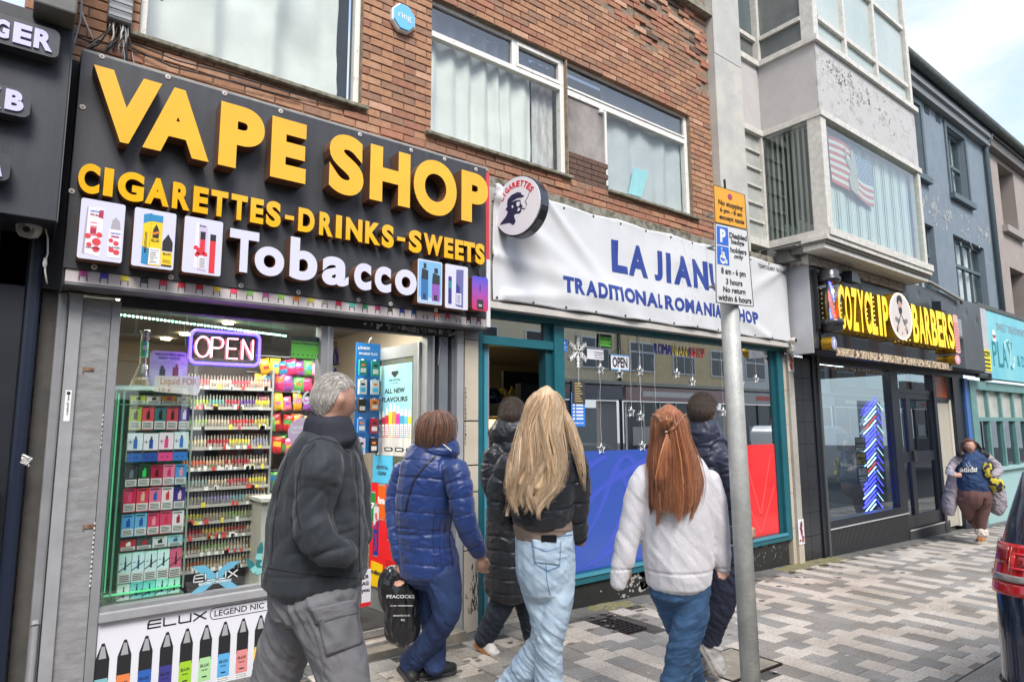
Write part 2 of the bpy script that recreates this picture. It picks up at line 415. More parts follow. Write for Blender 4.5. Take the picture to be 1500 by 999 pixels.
while z < ZT-.02:
	off = 0 if row % 2 == 0 else BL/2
	x = XL-off
	while x < XR:
		a,b = max(x,XL),min(x+BL,XR)
		segs = [(a,b)]
		for h in (W1,W2,W3):
			if z+CH*.5 > h[2]-.01 and z+CH*.5 < h[3]:
				ns = []
				for p,q in segs:
					if q <= h[0] or p >= h[1]: ns.append((p,q));continue
					if p < h[0]: ns.append((p,h[0]))
					if q > h[1]: ns.append((h[1],q))
				segs = ns
		for p,q in segs:
			if q-p > .03: bricks.append((p,q,z))
		x += BL
	z += CH;row += 1
data = []
for p,q,z in bricks:
	x = (p+q)/2;w = q-p
	crumble = max(0,(noi(x*1.2,z*1.8,4)+.25))*(1 if (x > 4.4 and z > 5.7+(6.9-x)*.25) else 0)
	r = rb.random();n = noi(x*.9,z*1.3,2)
	if soot(x,z) > .35: k = 5 if rb.random() < .8 else 3
	elif crumble > .1: k = rb.choice((2,6,4,2,3,5,6))
	elif z < 4.1 and x > 2.2: k = rb.choice((2,6,3,0,2,3))
	elif x > 2.2 and x < 6.8: k = rb.choices(range(7),(6,2.5,1.3,3+3*n,.35,0,.1))[0]
	else: k = rb.choices(range(7),(5,5,.8,2.5,1.6,.1,.0))[0]
	out = rb.uniform(-.003,.003)
	if crumble > .1: out = rb.choice((.012,.016,-.024,-.036,.004,.0,-.012))
	if z < 4.1 and x > 2: out += rb.choice((0,0,.006,-.006))
	data.append((x,z,w,k,out,crumble > .1))
def brick_geo(w,k,rough):
	c = .004;m = .0045;x0,x1,z0,z1 = -w/2+m,w/2-m,m,CH-m;r = random.Random(int(w*9999)+k*7)
	j = lambda: r.uniform(-.004,.004) if rough else r.uniform(-.0012,.0012)
	f = [(x0+c+j(),j()*.5,z0+c+j()),(x1-c+j(),j()*.5,z0+c+j()),(x1-c+j(),j()*.5,z1-c+j()),(x0+c+j(),j()*.5,z1-c+j())]
	s = [(x0,c,z0),(x1,c,z0),(x1,c,z1),(x0,c,z1)];b = [(x,.09,z) for x,_,z in s]
	fs = [(0,1,2,3)]+[(4+i,4+(i+1) % 4,(i+1) % 4,i) for i in range(4)]+[(8+i,8+(i+1) % 4,4+(i+1) % 4,4+i) for i in range(4)]
	return f+s+b,fs
cache = {}
def keyd(d):
	a,b,z = pxy((d[0],YW,d[1]));return (0 if (-10 < a < 1060 and -8 < b < 345) else 1,z)
data.sort(key=keyd)
for x,z,w,k,out,cr in data[:290]:
	key = (round(w,3),k,cr)
	if key not in cache:
		v,f = brick_geo(w,k,cr);me = bpy.data.meshes.new('brick');me.from_pydata(v,[],f);me.materials.append(bm[k]);me.update();cache[key] = me
	link('brick',cache[key],bb,(x,YW-out,z))
mb = MB()
for x,z,w,k,out,cr in data[290:]:
	v,f = brick_geo(w,k,cr);mb.add([(a+x,b+YW-out,c+z) for a,b,c in v],f,k)
tag(mb.build('brick_field',bm,bb),kind='stuff')
# parapet coping at the top right and the moss-stained ledge under the bricks
cop = mat('stained_coping',(.20,.19,.14),.9,col2=(.34,.32,.28),vs=9,bump=.5,bs=60)
B('coping',cop,bb,3.5,6.98,YW-.10,YW+.3,6.86,6.95)
B('parapet',mat('white_render',(.62,.62,.6),.85,var=.25,vs=4,bump=.2),bb,3.5,6.86,YW+.05,YW+.25,6.95,8.4)
ledge = mat('mossy_ledge',(.27,.255,.21),.9,col2=(.085,.082,.055),vs=11,bump=.6,bs=50,ramp=(.36,.56))
x = 0.19
while x < 8.0:
	w = min(1.15,8.0-x);B('ledge_stone',ledge,bb,x,x+w-.006,YW-.13,YW+.02,3.705,3.795);x += w
# windows -----------------------------------------------------------
pw = mat('old_white_paint',(.78,.77,.73),.6,col2=(.46,.43,.37),vs=16,bump=.5,bs=90,ramp=(.24,.42))
curt = mat('white_curtain',(.76,.76,.73),.9,var=.10,vs=3)
curt.node_tree.nodes['Principled BSDF'].inputs['Transmission Weight'].default_value = 0
curtg = mat('net_curtain_grey',(.52,.55,.57),.9,var=.12,vs=3)
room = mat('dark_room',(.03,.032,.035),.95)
upglass = glass('upper_pane',.8,(.95,.97,.96),.03)
def curtain(parent,x0,x1,z0,z1,y,m,fold=.055,amp=.018,seed=1,drape=0.0,name='curtain'):
	nx = max(24,int((x1-x0)/.012));nz = 22;vs = [];fs = []
	for j in range(nz+1):
		t = j/nz
		for i in range(nx+1):
			s = i/nx;x = x0+(x1-x0)*s;z = z0+(z1-z0)*t
			d = amp*math.sin(x/fold*2*math.pi/2+3*noi(x*3,seed,t*.6))*(.55+.45*noi(x*2.2,seed*3,0)) + .012*noi(x*5,seed,z*4)
			d += drape*(.05*noi(x*2.2+seed,z*3.0+x*1.5,seed)+.03*noi(x*5+z*3,z*6,seed))
			vs.append((x,y+d,z))
	for j in range(nz):
		for i in range(nx): a = j*(nx+1)+i;fs.append((a,a+1,a+nx+2,a+nx+1))
	o = MB().add(vs,fs).build(name,m,parent,smooth=True)
	sl = o.modifiers.new('cloth','SOLIDIFY');sl.thickness = .003
	return o
def win_frame(parent,x0,x1,z0,z1,fw,y0,y1,m,vert=(),horz=(),th=.04):
	"""frame members butted end to end; returns nothing"""
	for a,b in ((x0,x0+fw),(x1-fw,x1)): B('frame',m,parent,a,b,y0,y1,z0,z1,bevel=.004)
	for a,b in ((z0,z0+fw),(z1-fw,z1)): B('frame',m,parent,x0+fw,x1-fw,y0+.002,y1-.002,a,b,bevel=.004)
	for h in horz: B('transom',m,parent,x0+fw,x1-fw,y0+.004,y1-.004,h-th/2,h+th/2,bevel=.004)
	for v,a,b in vert: B('mullion',m,parent,v-th/2,v+th/2,y0+.006,y1-.006,a,b,bevel=.004)
yf0,yf1 = YW+.055,YW+.115
# window 1 (left, draped sheet)
def window_part(x0,x1,z0,z1):
	o = bpy.data.objects.new('window',None);COL.objects.link(o);o.parent = bb;o.location = Vector(((x0+x1)/2,YW+.08,z0))-wloc(bb);return o
w1 = window_part(*W1);x0,x1,z0,z1 = W1
win_frame(w1,x0,x1,z0,z1,.045,yf0,yf1,pw)
B('pane',upglass,w1,x0+.045,x1-.045,YW+.08,YW+.086,z0+.045,z1-.045)
curtain(w1,x0+.03,x1-.14,z0+.02,z1-.03,YW+.21,curt,.26,.085,3,1.2,name='sheet')
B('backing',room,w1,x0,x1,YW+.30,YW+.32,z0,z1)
B('sill',mat('sill_dirty',(.30,.28,.22),.85,col2=(.10,.095,.065),vs=18,bump=.5),w1,x0-.06,x1+.05,YW-.045,YW+.055,z0-.03,z0,bevel=.005)
# window 2 (middle): top lights, big curtained pane
w2 = window_part(*W2);x0,x1,z0,z1 = W2;zt = 5.04
mxx = 3.80
B('frame',pw,w2,x0,x0+.018,yf0,yf1,z0,z1);B('frame',pw,w2,x1-.055,x1,yf0,yf1,z0,z1)
B('frame',pw,w2,x0+.018,x1-.055,yf0+.002,yf1-.002,z1-.035,z1);B('frame',pw,w2,x0+.018,x1-.055,yf0+.002,yf1-.002,z0,z0+.03)
B('transom',pw,w2,x0+.018,x1-.055,yf0-.006,yf1-.004,zt,zt+.055,bevel=.004)
B('mullion',pw,w2,3.655,3.71,yf0-.004,yf1-.006,zt+.055,z1-.035,bevel=.003)
for q in ((3.71,x1-.055,zt+.055,zt+.09),(3.71,x1-.055,z1-.07,z1-.035),(3.71,3.735,zt+.09,z1-.07),(x1-.08,x1-.055,zt+.09,z1-.07)): B('casement_frame',pw,w2,q[0],q[1],yf0-.012,yf1-.01,q[2],q[3],bevel=.003)
dullg = glass('dull_pane',1.6,(.55,.57,.6),.10,.08)
B('pane',dullg,w2,x0+.018,3.655,YW+.08,YW+.086,zt+.055,z1-.035)
B('pane',dullg,w2,3.735,x1-.08,YW+.08,YW+.086,zt+.09,z1-.07)
B('pane',upglass,w2,x0+.018,x1-.055,YW+.08,YW+.086,z0+.03,zt)
curtain(w2,x0+.02,3.98,z0+.03,z1-.06,YW+.16,curt,.085,.040,8)
curtain(w2,4.02,x1-.05,z0+.03,z1-.06,YW+.19,mat('blind_pink_grey',(.38,.33,.34),.8,col2=(.62,.62,.62),vs=9,stretch=(3,1,.5)),.05,.014,5)
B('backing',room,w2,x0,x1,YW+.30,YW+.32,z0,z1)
B('sill',mat('sill_dirty',None),w2,x0-.06,x1+.03,YW-.045,YW+.055,z0-.03,z0,bevel=.005)
# window 3 (right, smoke-stained boards on the left part)
w3 = window_part(*W3);x0,x1,z0,z1 = W3;zt = 5.04;xm = 4.95
B('frame',pw,w3,x0,x0+.03,yf0,yf1,z0+.32,z1);B('frame',pw,w3,x1-.06,x1,yf0,yf1,z0,z1)
B('frame',pw,w3,x0+.03,x1-.06,yf0+.002,yf1-.002,z1-.05,z1);B('frame',pw,w3,xm,x1-.06,yf0+.002,yf1-.002,z0,z0+.03)
B('transom',pw,w3,x0+.03,x1-.06,yf0-.006,yf1-.004,zt-.02,zt+.05,bevel=.004)
B('transom',pw,w3,x0+.03,x1-.06,yf0-.016,yf1-.004,zt+.052,zt+.072)
B('mullion',pw,w3,xm,xm+.03,yf0-.002,yf1-.006,z0+.03,zt-.02)
B('pane',dullg,w3,x0+.03,x1-.06,YW+.08,YW+.086,zt+.072,z1-.05)
B('pane',upglass,w3,xm+.03,x1-.06,YW+.08,YW+.086,z0+.03,zt-.02)
smoke = mat('smoke_stained_board',(.34,.31,.29),.45,col2=(.10,.075,.06),vs=1.5,bump=.3,bs=40,stretch=(1.2,1,.7),ramp=(.35,.62))
B('board',smoke,w3,x0+.03,xm,YW+.068,YW+.09,z0+.30,zt-.02)
mb = MB()
for i in range(5):
	for jx in range(3):
		a = x0+.0+jx*.2125+(i % 2)*-.1;mb.box(max(a,x0+.002)+.004,min(a+.2125,xm-.01)-.004,YW+.01,YW+.08,z0+.004+i*CH*.86,z0+i*CH*.86+CH*.80)
mb.build('infill_brickwork',bm[5],w3)
curtain(w3,xm+.03,x1-.05,z0+.03,z1-.05,YW+.15,curtg,.17,.030,4)
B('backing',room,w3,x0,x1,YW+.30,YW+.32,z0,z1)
B('sill',mat('sill_dirty',None),w3,xm-.04,x1+.08,YW-.045,YW+.055,z0-.03,z0,bevel=.005)
rag = mat('white_rag',(.75,.77,.78),.9)
mb = MB();mb.lathe((4.90,YW+.062,4.965),[(.012,0),(.034,.008),(.038,.03),(.02,.05)],9);mb.build('hole_patch',rag,w3)
p = at(932,248,YW+.1)
mb = MB();a,b2,c,d = at(929,247,YW+.10),at(950,252,YW+.10),at(940,290,YW+.10),at(921,284,YW+.10)
mb.add([a,b2,c,d,a+Vector((0,.012,0)),b2+Vector((0,.012,0)),c+Vector((0,.012,0)),d+Vector((0,.012,0))],[(3,2,1,0),(4,5,6,7),(0,1,5,4),(1,2,6,5),(2,3,7,6),(3,0,4,7)])
o = mb.build('paper_sheet',mat('cyan_paper',(.36,.72,.78),.8,var=.1,vs=12));tag(o,'pale turquoise sheet leaning inside the right-hand upstairs window','sheet')
# alarm box
a = at(593,26,YW-.06)
rg = thing('alarm_box','octagonal light blue alarm box with the word ring on the brickwork between the windows','alarm box',(a.x,YW,a.z))
oct8 = lambda r: [(a.x+r*math.cos(R_(22.5+45*i)),a.z+r*1.12*math.sin(R_(22.5+45*i))) for i in range(8)]
MB().prism(oct8(.118),YW-.045,YW+.0).build('housing',mat('alarm_white',(.78,.78,.76),.4),rg,bevel=.006)
MB().prism(oct8(.106),YW-.058,YW-.045).build('cover',mat('alarm_blue',(.16,.50,.78),.35),rg,bevel=.004)
MB().text('ring',a.x-.060,a.x+.062,a.z-.035,a.z+.035,YW-.0605,.002,0).build('lettering',mat('print_white',(.8,.8,.8),.5),rg)
# grey cable duct end with a bundle of wires
duct = mat('duct_grey',(.23,.235,.25),.55,var=.25,vs=6)
t = thing('cable_duct','grey ribbed cable duct end hanging beside the left window with wires spilling out','cable duct',(.36,YW,4.55))
a,b2 = at(158,22,YW-.09),at(193,38,YW-.09)
B('duct',duct,t,a.x,b2.x,YW-.10,YW-.01,a.z-.02,a.z+.8,bevel=.01)
mb = MB()
for i in range(16): mb.box(a.x+.004,b2.x-.004,YW-.104,YW-.10,a.z+i*.05,a.z+i*.05+.02)
mb.build('ribs',mat('duct_light',(.34,.35,.37),.5),t)
wires = [mat('wire_black',(.02,.02,.022),.6),mat('wire_grey',(.35,.35,.35),.6),mat('wire_white',(.62,.60,.56),.6)]
rw = random.Random(4)
for i in range(15):
	x = a.x+rw.uniform(.01,b2.x-a.x-.01);z = a.z;pts = [(x,YW-.05,z+.05)]
	ex = rw.uniform(-.14,.12);L_ = rw.uniform(.18,.34)
	for k in range(1,8):
		s = k/7;pts.append((x+ex*s*s+.02*noi(i,s*3,1),YW-.05-.03*math.sin(s*3)+.02*noi(i,s*3,7),z-L_*s))
	MB().tube(pts,.0035+.002*(i % 3 == 0),5).build('cable',wires[(0,1,0,2,0,1)[i % 6]],t,smooth=True)
for n,(pp,m_) in enumerate((([(188,62),(260,90),(330,108),(420,135),(520,163)],0),([(190,70),(250,98),(330,118),(440,148)],0),([(120,0),(118,30),(110,60),(106,75)],1),([(118,15),(128,40),(140,68)],2),([(108,52),(130,62),(165,66),(190,66)],0))):
	o = MB().tube([at(x_,y_,YW-.02-.012*math.sin(i)) for i,(x_,y_) in enumerate(pp)],.0055,5).build('cable',wires[m_],None,smooth=True)
	tag(o,['thin black cable sagging along the bricks below the left window sill','second black cable crossing just under the first and stopping short','grey cable dropping down the brickwork above the dark takeaway board','white looped cable at the top corner beside the takeaway board','short black cable from the takeaway board to the duct bundle'][n],'cable')
# ================================================================== vape shop: sign
def disc(mb,x,z,r,y0,y1,n=14,mi=0,sx=1):
	mb.prism([(x+r*sx*math.cos(2*math.pi*i/n),z+r*math.sin(2*math.pi*i/n)) for i in range(n)],y0,y1,mi)
def rrect(x0,x1,z0,z1,r=.01,n=3):
	o = []
	for cx,cz,a in ((x1-r,z0+r,-90),(x1-r,z1-r,0),(x0+r,z1-r,90),(x0+r,z0+r,180)):
		for i in range(n+1): w = R_(a+90*i/n);o.append((cx+r*math.cos(w),cz+r*math.sin(w)))
	return o
YS = 4.39
charc = mat('charcoal_panel',(.056,.058,.066),.42,var=.4,vs=1.6,bump=.05,bs=20,stretch=(5,5,.5))
yel = mat('acrylic_yellow',(.88,.475,.004),.22,coat=.5,var=.12,vs=2.2)
bronze = mat('bronze_mesh_return',(.20,.075,.03),.45,.5,col2=(.38,.20,.12),vs=160)
lav = mat('acrylic_white',(.66,.66,.80),.3,coat=.3)
white = mat('print_white',None)
blk = mat('print_black',(.015,.015,.018),.5)
sg = thing('vape_shop_sign','large charcoal sign board with raised yellow VAPE SHOP letters and white Tobacco lettering','shop sign',(1.67,4.5,2.41))
B('board',charc,sg,.190,3.153,YS,4.585,2.487,3.812,bevel=.003)
B('capping',mat('capping_grey',(.36,.36,.35),.7,var=.3,vs=10),sg,.20,3.20,YS+.03,4.60,3.813,3.842)
B('trim_strip',mat('trim_cream',(.62,.56,.56),.5,var=.15,vs=8),sg,.205,3.155,YS+.012,4.58,2.412,2.485)
B('end_trim',mat('trim_white',(.70,.70,.73),.5),sg,3.156,3.196,YS-.004,4.59,2.412,3.0)
B('end_trim',mat('trim_red',(.62,.05,.07),.5),sg,3.156,3.19,YS+.004,4.59,3.002,3.78)
soff = mat('soffit_grey',(.19,.19,.20),.7,var=.3,vs=5)
B('soffit',soff,sg,.205,3.19,YS+.014,YW+.02,2.396,2.411)
mb = MB();mb.hexa([(.19,YS,2.37),(.206,YS+.02,2.40),(.206,4.6,2.40),(.19,4.6,2.37),(.19,YS,2.486),(.206,YS+.02,2.486),(.206,4.6,2.486),(.19,4.6,2.486)]);mb.build('end_trim',charc,sg)
fl = ['#b8559a','#4a46b8','#cfc23c','#3e4a4e','#d8455c','#d83850','#c03048','#d8b83c','#e04462','#7cae58','#b85a96','#8ab858','#d8802c','#c8b83a','#a8a090','#d02848','#48b0a0','#2e8a58','#b83868','#404038','#3a3e90','#28508a','#c8b8a8','#e07860','#c83858','#d8d0c8','#4a2a28','#884438']
for i,c in enumerate(fl):
	x = .29+i*.1035
	mb = MB();mb.box(x-.021,x+.021,YS+.0085,YS+.012,2.452,2.484,0);mb.box(x-.021,x-.017,YS+.0085,YS+.012,2.424,2.452,1);mb.box(x+.017,x+.021,YS+.0085,YS+.012,2.424,2.452,1)
	mb.build('coloured_tab',[mat('tab_'+c[1:],c,.5),blk],sg)
def letter(ch,pl,pr,pym,z0,z1,y,d,face,bold=.045,ret=bronze):
	x0 = at(pl,pym,y).x;x1 = at(pr,pym,y).x
	# solid return in bronze, a thin acrylic face proud of it
	mb = MB();mb.text(ch,x0,x1,z0,z1,y,d,bold,0,1);mb.build('letter',[face,ret],sg)
yv = 4.26;zt,zb_ = at(130,93,yv).z,at(190,212,yv).z
for ch,a,b2,m_ in (('V',133,236,150),('A',211,309,180),('P',321.5,387.6,200),('E',397,449,222),('S',482,533,248),('H',542,601,262),('O',606,669,278),('P',676,715,288)):
	o_ = .012 if ch in 'SO' else 0
	letter(ch,a,b2,m_,zb_-o_,zt+o_,yv,.12,yel,.055)
z1 = at(130,241,4.31).z;z0 = at(130,283,4.31).z
for ch,a,b2 in (('C',114.5,146.5),('I',151.8,166),('G',172.5,211.4),('A',213,248.7),('R',252.5,279),('E',283,305.4),('T',309,334),('T',338.5,362.4),('E',367,386.3),('S',390,411.5),
				  ('D',437,461),('R',467.8,488),('I',492,500.8),('N',506.7,531),('K',535,557.3),('S',559.5,577),('S',599,617.8),('W',620.5,648.6),('E',650.8,664),('E',666.7,679.4),('T',678.5,696),('S',696.5,710)):
	ym = 262+(a-114)*.186
	o_ = .005 if ch in 'CGS' else 0
	letter(ch,a,b2,ym,z0-o_,z1+o_,4.31,.072,yel,.05)
for a,b2,ym in ((417.6,430.8,320),(582,593.6,347)):
	x0,x1 = at(a,ym,4.31).x,at(b2,ym,4.31).x;zc = (z0+z1)/2
	mb = MB();mb.box(x0,x1,4.31,4.316,zc-.018,zc+.012,0);mb.box(x0,x1,4.3165,4.382,zc-.018,zc+.012,1);mb.build('hyphen',[yel,bronze],sg)
for ch,a,b2,ym,yt,yb in (('T',335.7,379,368,338,399.6),('o',373,416.4,383,362,405),('b',424.6,465,385,350,411.5),('a',472,511,398,377,419),('c',518.8,544,406,386,425.4),('c',549,573,410,391,429),('o',578.7,610.5,415,395.5,433)):
	xm = (a+b2)/2
	letter(ch,a,b2,ym,at(xm,yb,4.28).z,at(xm,yt,4.28).z,4.28,.10,lav,.038)
def lightbox(pl,pr,ymid,pt,pb,shapes):
	y = 4.28;x0,x1 = at(pl,ymid,y).x,at(pr,ymid+6,y).x;z1 = at(pl+3,pt,y).z;z0 = at(pl-3,pb,y).z
	o = MB().prism(rrect(x0,x1,z0,z1,.012),y,YS-.01,0,1).build('picture_panel',[lav,bronze],sg)
	w,h = x1-x0,z1-z0
	for name,fn in shapes:
		mb = MB();ms = fn(mb,lambda u: x0+u*w,lambda v: z0+v*h,y);mb.build(name,ms,o)
def pm(c,r=.45): return mat('print_'+c[1:],c,r)
def pic1(mb,X,Z,y):
	e = y-.0015
	mb.prism([(X(.10),Z(.10)),(X(.50),Z(.05)),(X(.52),Z(.88)),(X(.14),Z(.86))],e,y,0)
	mb.prism([(X(.10),Z(.10)),(X(.14),Z(.86)),(X(.17),Z(.87)),(X(.15),Z(.08))],e-.0006,y,4)
	for u,v,r in ((.20,.38,.07),(.40,.30,.10),(.24,.24,.06),(.45,.42,.07),(.40,.18,.08)): disc(mb,X(u),Z(v),r*.22,e-.0012,y,12,1)
	mb.prism([(X(.40),Z(.72)),(X(.51),Z(.70)),(X(.51),Z(.84)),(X(.42),Z(.84))],e-.0012,y,2)
	mb.box(X(.24),X(.38),e-.0018,y,Z(.40),Z(.62),3);mb.box(X(.25),X(.37),e-.0024,y,Z(.43),Z(.52),2);mb.box(X(.24),X(.38),e-.0024,y,Z(.555),Z(.60),0)
	mb.text('HAYATI',X(.22),X(.46),Z(.79),Z(.82),e-.0022,.001,.02,5);mb.text('PRO MAX',X(.22),X(.44),Z(.73),Z(.76),e-.0022,.001,.02,2)
	mb.text('BLUE RAZZ CHERRY',X(.18),X(.49),Z(.185),Z(.205),e-.0028,.001,.02,6)
	mb.prism(rrect(X(.66),X(.95),Z(.07),Z(.55),.008),e,y,0);mb.prism([(X(.70),Z(.55)),(X(.92),Z(.55)),(X(.89),Z(.70)),(X(.80),Z(.76)),(X(.72),Z(.70))],e,y,4)
	for u,v,r in ((.74,.2,.07),(.86,.17,.08),(.84,.32,.07),(.72,.36,.06)): disc(mb,X(u),Z(v),r*.20,e-.0012,y,12,1)
	mb.text('HAYATI',X(.70),X(.92),Z(.47),Z(.50),e-.002,.001,.02,5);mb.box(X(.72),X(.90),e-.002,y,Z(.42),Z(.44),2);mb.text('BLUE RAZZ',X(.68),X(.93),Z(.24),Z(.26),e-.0028,.001,.02,6)
	return [pm('#e6e2ee'),pm('#d8404a'),pm('#b02a50'),pm('#d87078'),pm('#a8a2ac'),pm('#3a6ac0'),blk]
def pic2(mb,X,Z,y):
	e = y-.0015
	mb.prism([(X(.22),Z(.06)),(X(.38),Z(.04)),(X(.42),Z(.94)),(X(.22),Z(.90))],e,y,0)
	mb.prism([(X(.22),Z(.35)),(X(.385),Z(.32)),(X(.41),Z(.80)),(X(.22),Z(.74))],e-.0004,y,1)
	mb.box(X(.38),X(.68),e,y,Z(.04),Z(.92),1);mb.box(X(.385),X(.68),e-.0006,y,Z(.80),Z(.92),0)
	mb.prism([(X(.45),Z(.52)),(X(.60),Z(.52)),(X(.60),Z(.66)),(X(.53),Z(.76)),(X(.46),Z(.66))],e-.0012,y,2);mb.prism([(X(.44),Z(.56)),(X(.62),Z(.61)),(X(.62),Z(.65)),(X(.44),Z(.60))],e-.0018,y,3)
	mb.text('ELUX',X(.43),X(.62),Z(.45),Z(.495),e-.0018,.001,.02,2)
	mb.box(X(.39),X(.66),e-.0012,y,Z(.06),Z(.34),4)
	for k,t in enumerate(('This product','contains','nicotine','which is a','highly','addictive')): mb.text(t,X(.42),X(.42)+(X(.63)-X(.42))*len(t)/12,Z(.29-k*.04),Z(.315-k*.04),e-.0018,.001,.02,2)
	mb.text('ELUX',X(.30)-.006,X(.30)+.006,Z(.24),Z(.60),e-.0014,.001,.02,2)
	mb.prism([(X(.70),Z(.32)),(X(.95),Z(.32)),(X(.95),Z(.48)),(X(.83),Z(.62)),(X(.70),Z(.48))],e,y,2);mb.box(X(.70),X(.95),e-.0004,y,Z(.08),Z(.30),1);mb.box(X(.70),X(.95),e,y,Z(.05),Z(.08),2)
	mb.text('ELUX',X(.73),X(.92),Z(.25),Z(.285),e-.0016,.001,.03,2);mb.box(X(.73),X(.92),e-.001,y,Z(.12),Z(.13),2);mb.box(X(.73),X(.90),e-.001,y,Z(.15),Z(.16),2)
	return [pm('#2a86b8'),pm('#ecc81c'),blk,pm('#e8822a'),pm('#e8e8e8')]
def pic3(mb,X,Z,y):
	e = y-.0015
	mb.prism([(X(.28),Z(.10)),(X(.60),Z(.04)),(X(.60),Z(.86)),(X(.30),Z(.92))],e,y,0)
	mb.prism([(X(.28),Z(.10)),(X(.30),Z(.92)),(X(.38),Z(.91)),(X(.38),Z(.08))],e-.0004,y,3)
	for u,v,r in ((.32,.46,.055),(.44,.40,.10),(.36,.34,.06),(.56,.36,.06)): disc(mb,X(u),Z(v),r*.24,e-.0012,y,12,1)
	mb.box(X(.42),X(.55),e-.0018,y,Z(.40),Z(.66),1);mb.box(X(.42),X(.55),e-.002,y,Z(.62),Z(.76),2)
	mb.box(X(.40),X(.60),e-.002,y,Z(.09),Z(.32),3)
	for k in range(6): mb.box(X(.43),X(.57),e-.0026,y,Z(.12+k*.03),Z(.13+k*.03),2)
	mb.text('ELF BAR',X(.38),X(.55),Z(.85),Z(.875),e-.002,.001,.02,2)
	mb.box(X(.68),X(.83),e,y,Z(.04),Z(.62),1);mb.box(X(.68),X(.83),e,y,Z(.62),Z(.74),2)
	return [pm('#c8bcd8'),pm('#d8323c'),blk,pm('#e4e0ea')]
def pic4(mb,X,Z,y):
	e = y-.0015
	mb.box(X(.04),X(.96),e,y,Z(.03),Z(.97),0);mb.box(X(.04),X(.96),e-.0004,y,Z(.03),Z(.14),4)
	for a,b2,c,t in ((.14,.42,2,.80),(.58,.90,3,.72)):
		mb.box(X(a),X(b2),e-.001,y,Z(.08),Z(t-.25),c);mb.prism([(X(a),Z(t-.25)),(X(b2),Z(t-.25)),(X(b2),Z(t-.04)),(X(a+.03),Z(t))],e-.001,y,1);mb.box(X(a+.09),X(b2-.08),e-.001,y,Z(t),Z(t+.12),1);mb.box(X(a+.08),X(b2-.1),e-.0018,y,Z(.10),Z(.22),1)
	return [pm('#7eb4dc'),pm('#35383e'),pm('#3a70a8'),pm('#9058b0'),pm('#b4d0e6')]
def pic5(mb,X,Z,y):
	e = y-.0015
	mb.box(X(.14),X(.28),e,y,Z(.10),Z(.72),0);mb.box(X(.15),X(.27),e-.0006,y,Z(.45),Z(.62),3)
	mb.prism([(X(.46),Z(.08)),(X(.78),Z(.04)),(X(.80),Z(.92)),(X(.48),Z(.90))],e,y,1);mb.prism([(X(.46),Z(.08)),(X(.62),Z(.06)),(X(.64),Z(.5)),(X(.48),Z(.6))],e-.0006,y,0)
	mb.box(X(.48),X(.70),e-.0012,y,Z(.10),Z(.36),2)
	for k in range(5): mb.box(X(.51),X(.66),e-.0018,y,Z(.14+k*.04),Z(.155+k*.04),4)
	return [pm('#3c3a86'),pm('#6c6ca0'),pm('#d8d8ee'),pm('#2c8890'),blk]
lightbox(116,181.5,332,289.7,378,[('vape_bottle_print',pic1)])
lightbox(195,256.4,345,303.6,389,[('yellow_box_print',pic2)])
lightbox(268.5,325,358,316.4,398.5,[('red_vape_print',pic3)])
lightbox(611.7,647.5,412,379.6,443.5,[('blue_vapes_print',pic4)])
lightbox(652,685.4,419,387,450.7,[('purple_box_print',pic5)])
y = 4.28;x0,x1 = at(691.5,427,y).x,at(715,430,y).x;z1,z0 = at(691.5,404,y).z,at(691.5,454,y).z
grad = mat('vape_gradient','#e0405a',.3);gn = grad.node_tree.nodes;gl = grad.node_tree.links
g_ = gn.new('ShaderNodeNewGeometry');sx_ = gn.new('ShaderNodeSeparateXYZ');mr = gn.new('ShaderNodeMapRange');cr = gn.new('ShaderNodeValToRGB')
mr.inputs[1].default_value = z0;mr.inputs[2].default_value = z1;cr.color_ramp.elements[0].color = (.60,.035,.10,1);cr.color_ramp.elements[1].color = (.08,.10,.62,1);e_ = cr.color_ramp.elements.new(.5);e_.color = (.36,.08,.42,1)
gl.new(g_.outputs['Position'],sx_.inputs[0]);gl.new(sx_.outputs['Z'],mr.inputs[0]);gl.new(mr.outputs[0],cr.inputs[0]);gl.new(cr.outputs[0],gn['Principled BSDF'].inputs['Base Color'])
o = MB().prism(rrect(x0,x1,z0,z1,.02),y,YS-.01,0,1).build('picture_panel',[grad,bronze],sg)
mb = MB();mb.prism(rrect(x0+.07,x1-.03,z1+.002,z1+.075,.02),y,y+.03,0);mb.box(x0+.05,x1-.05,y-.0015,y,z0+.01,z0+.09,0);mb.text('hayati',x0+.065,x1-.065,z0+.03,z0+.055,y-.003,.001,.02,1);mb.box((x0+x1)/2-.005,(x0+x1)/2+.004,y-.0015,y,z0+.16,z1-.07,2)
mb.build('mouthpiece',[charc,white,mat('print_35408c','#35408c',.4)],o)
cap = mat('screw_cap_white',(.62,.60,.58),.5)
for px_,py_ in ((149,84),(246,114),(329,138),(411,164),(527,198),(602,221),(651,234),(697,249),(121,158),(105,281),(138,392),(250,407),(353,419),(437,429),(525,440),(572,446),(638,455)):
	q = at(px_,py_,YS);mb = MB();mb.lathe((q.x,YS,q.z),[(.016,0),(.017,-.003),(.014,-.006)],12,0,'y');mb.lathe((q.x,YS-.0062,q.z),[(.006,0),(.006,-.002)],8,1,'y');mb.build('screw_cap',[cap,bronze],sg)
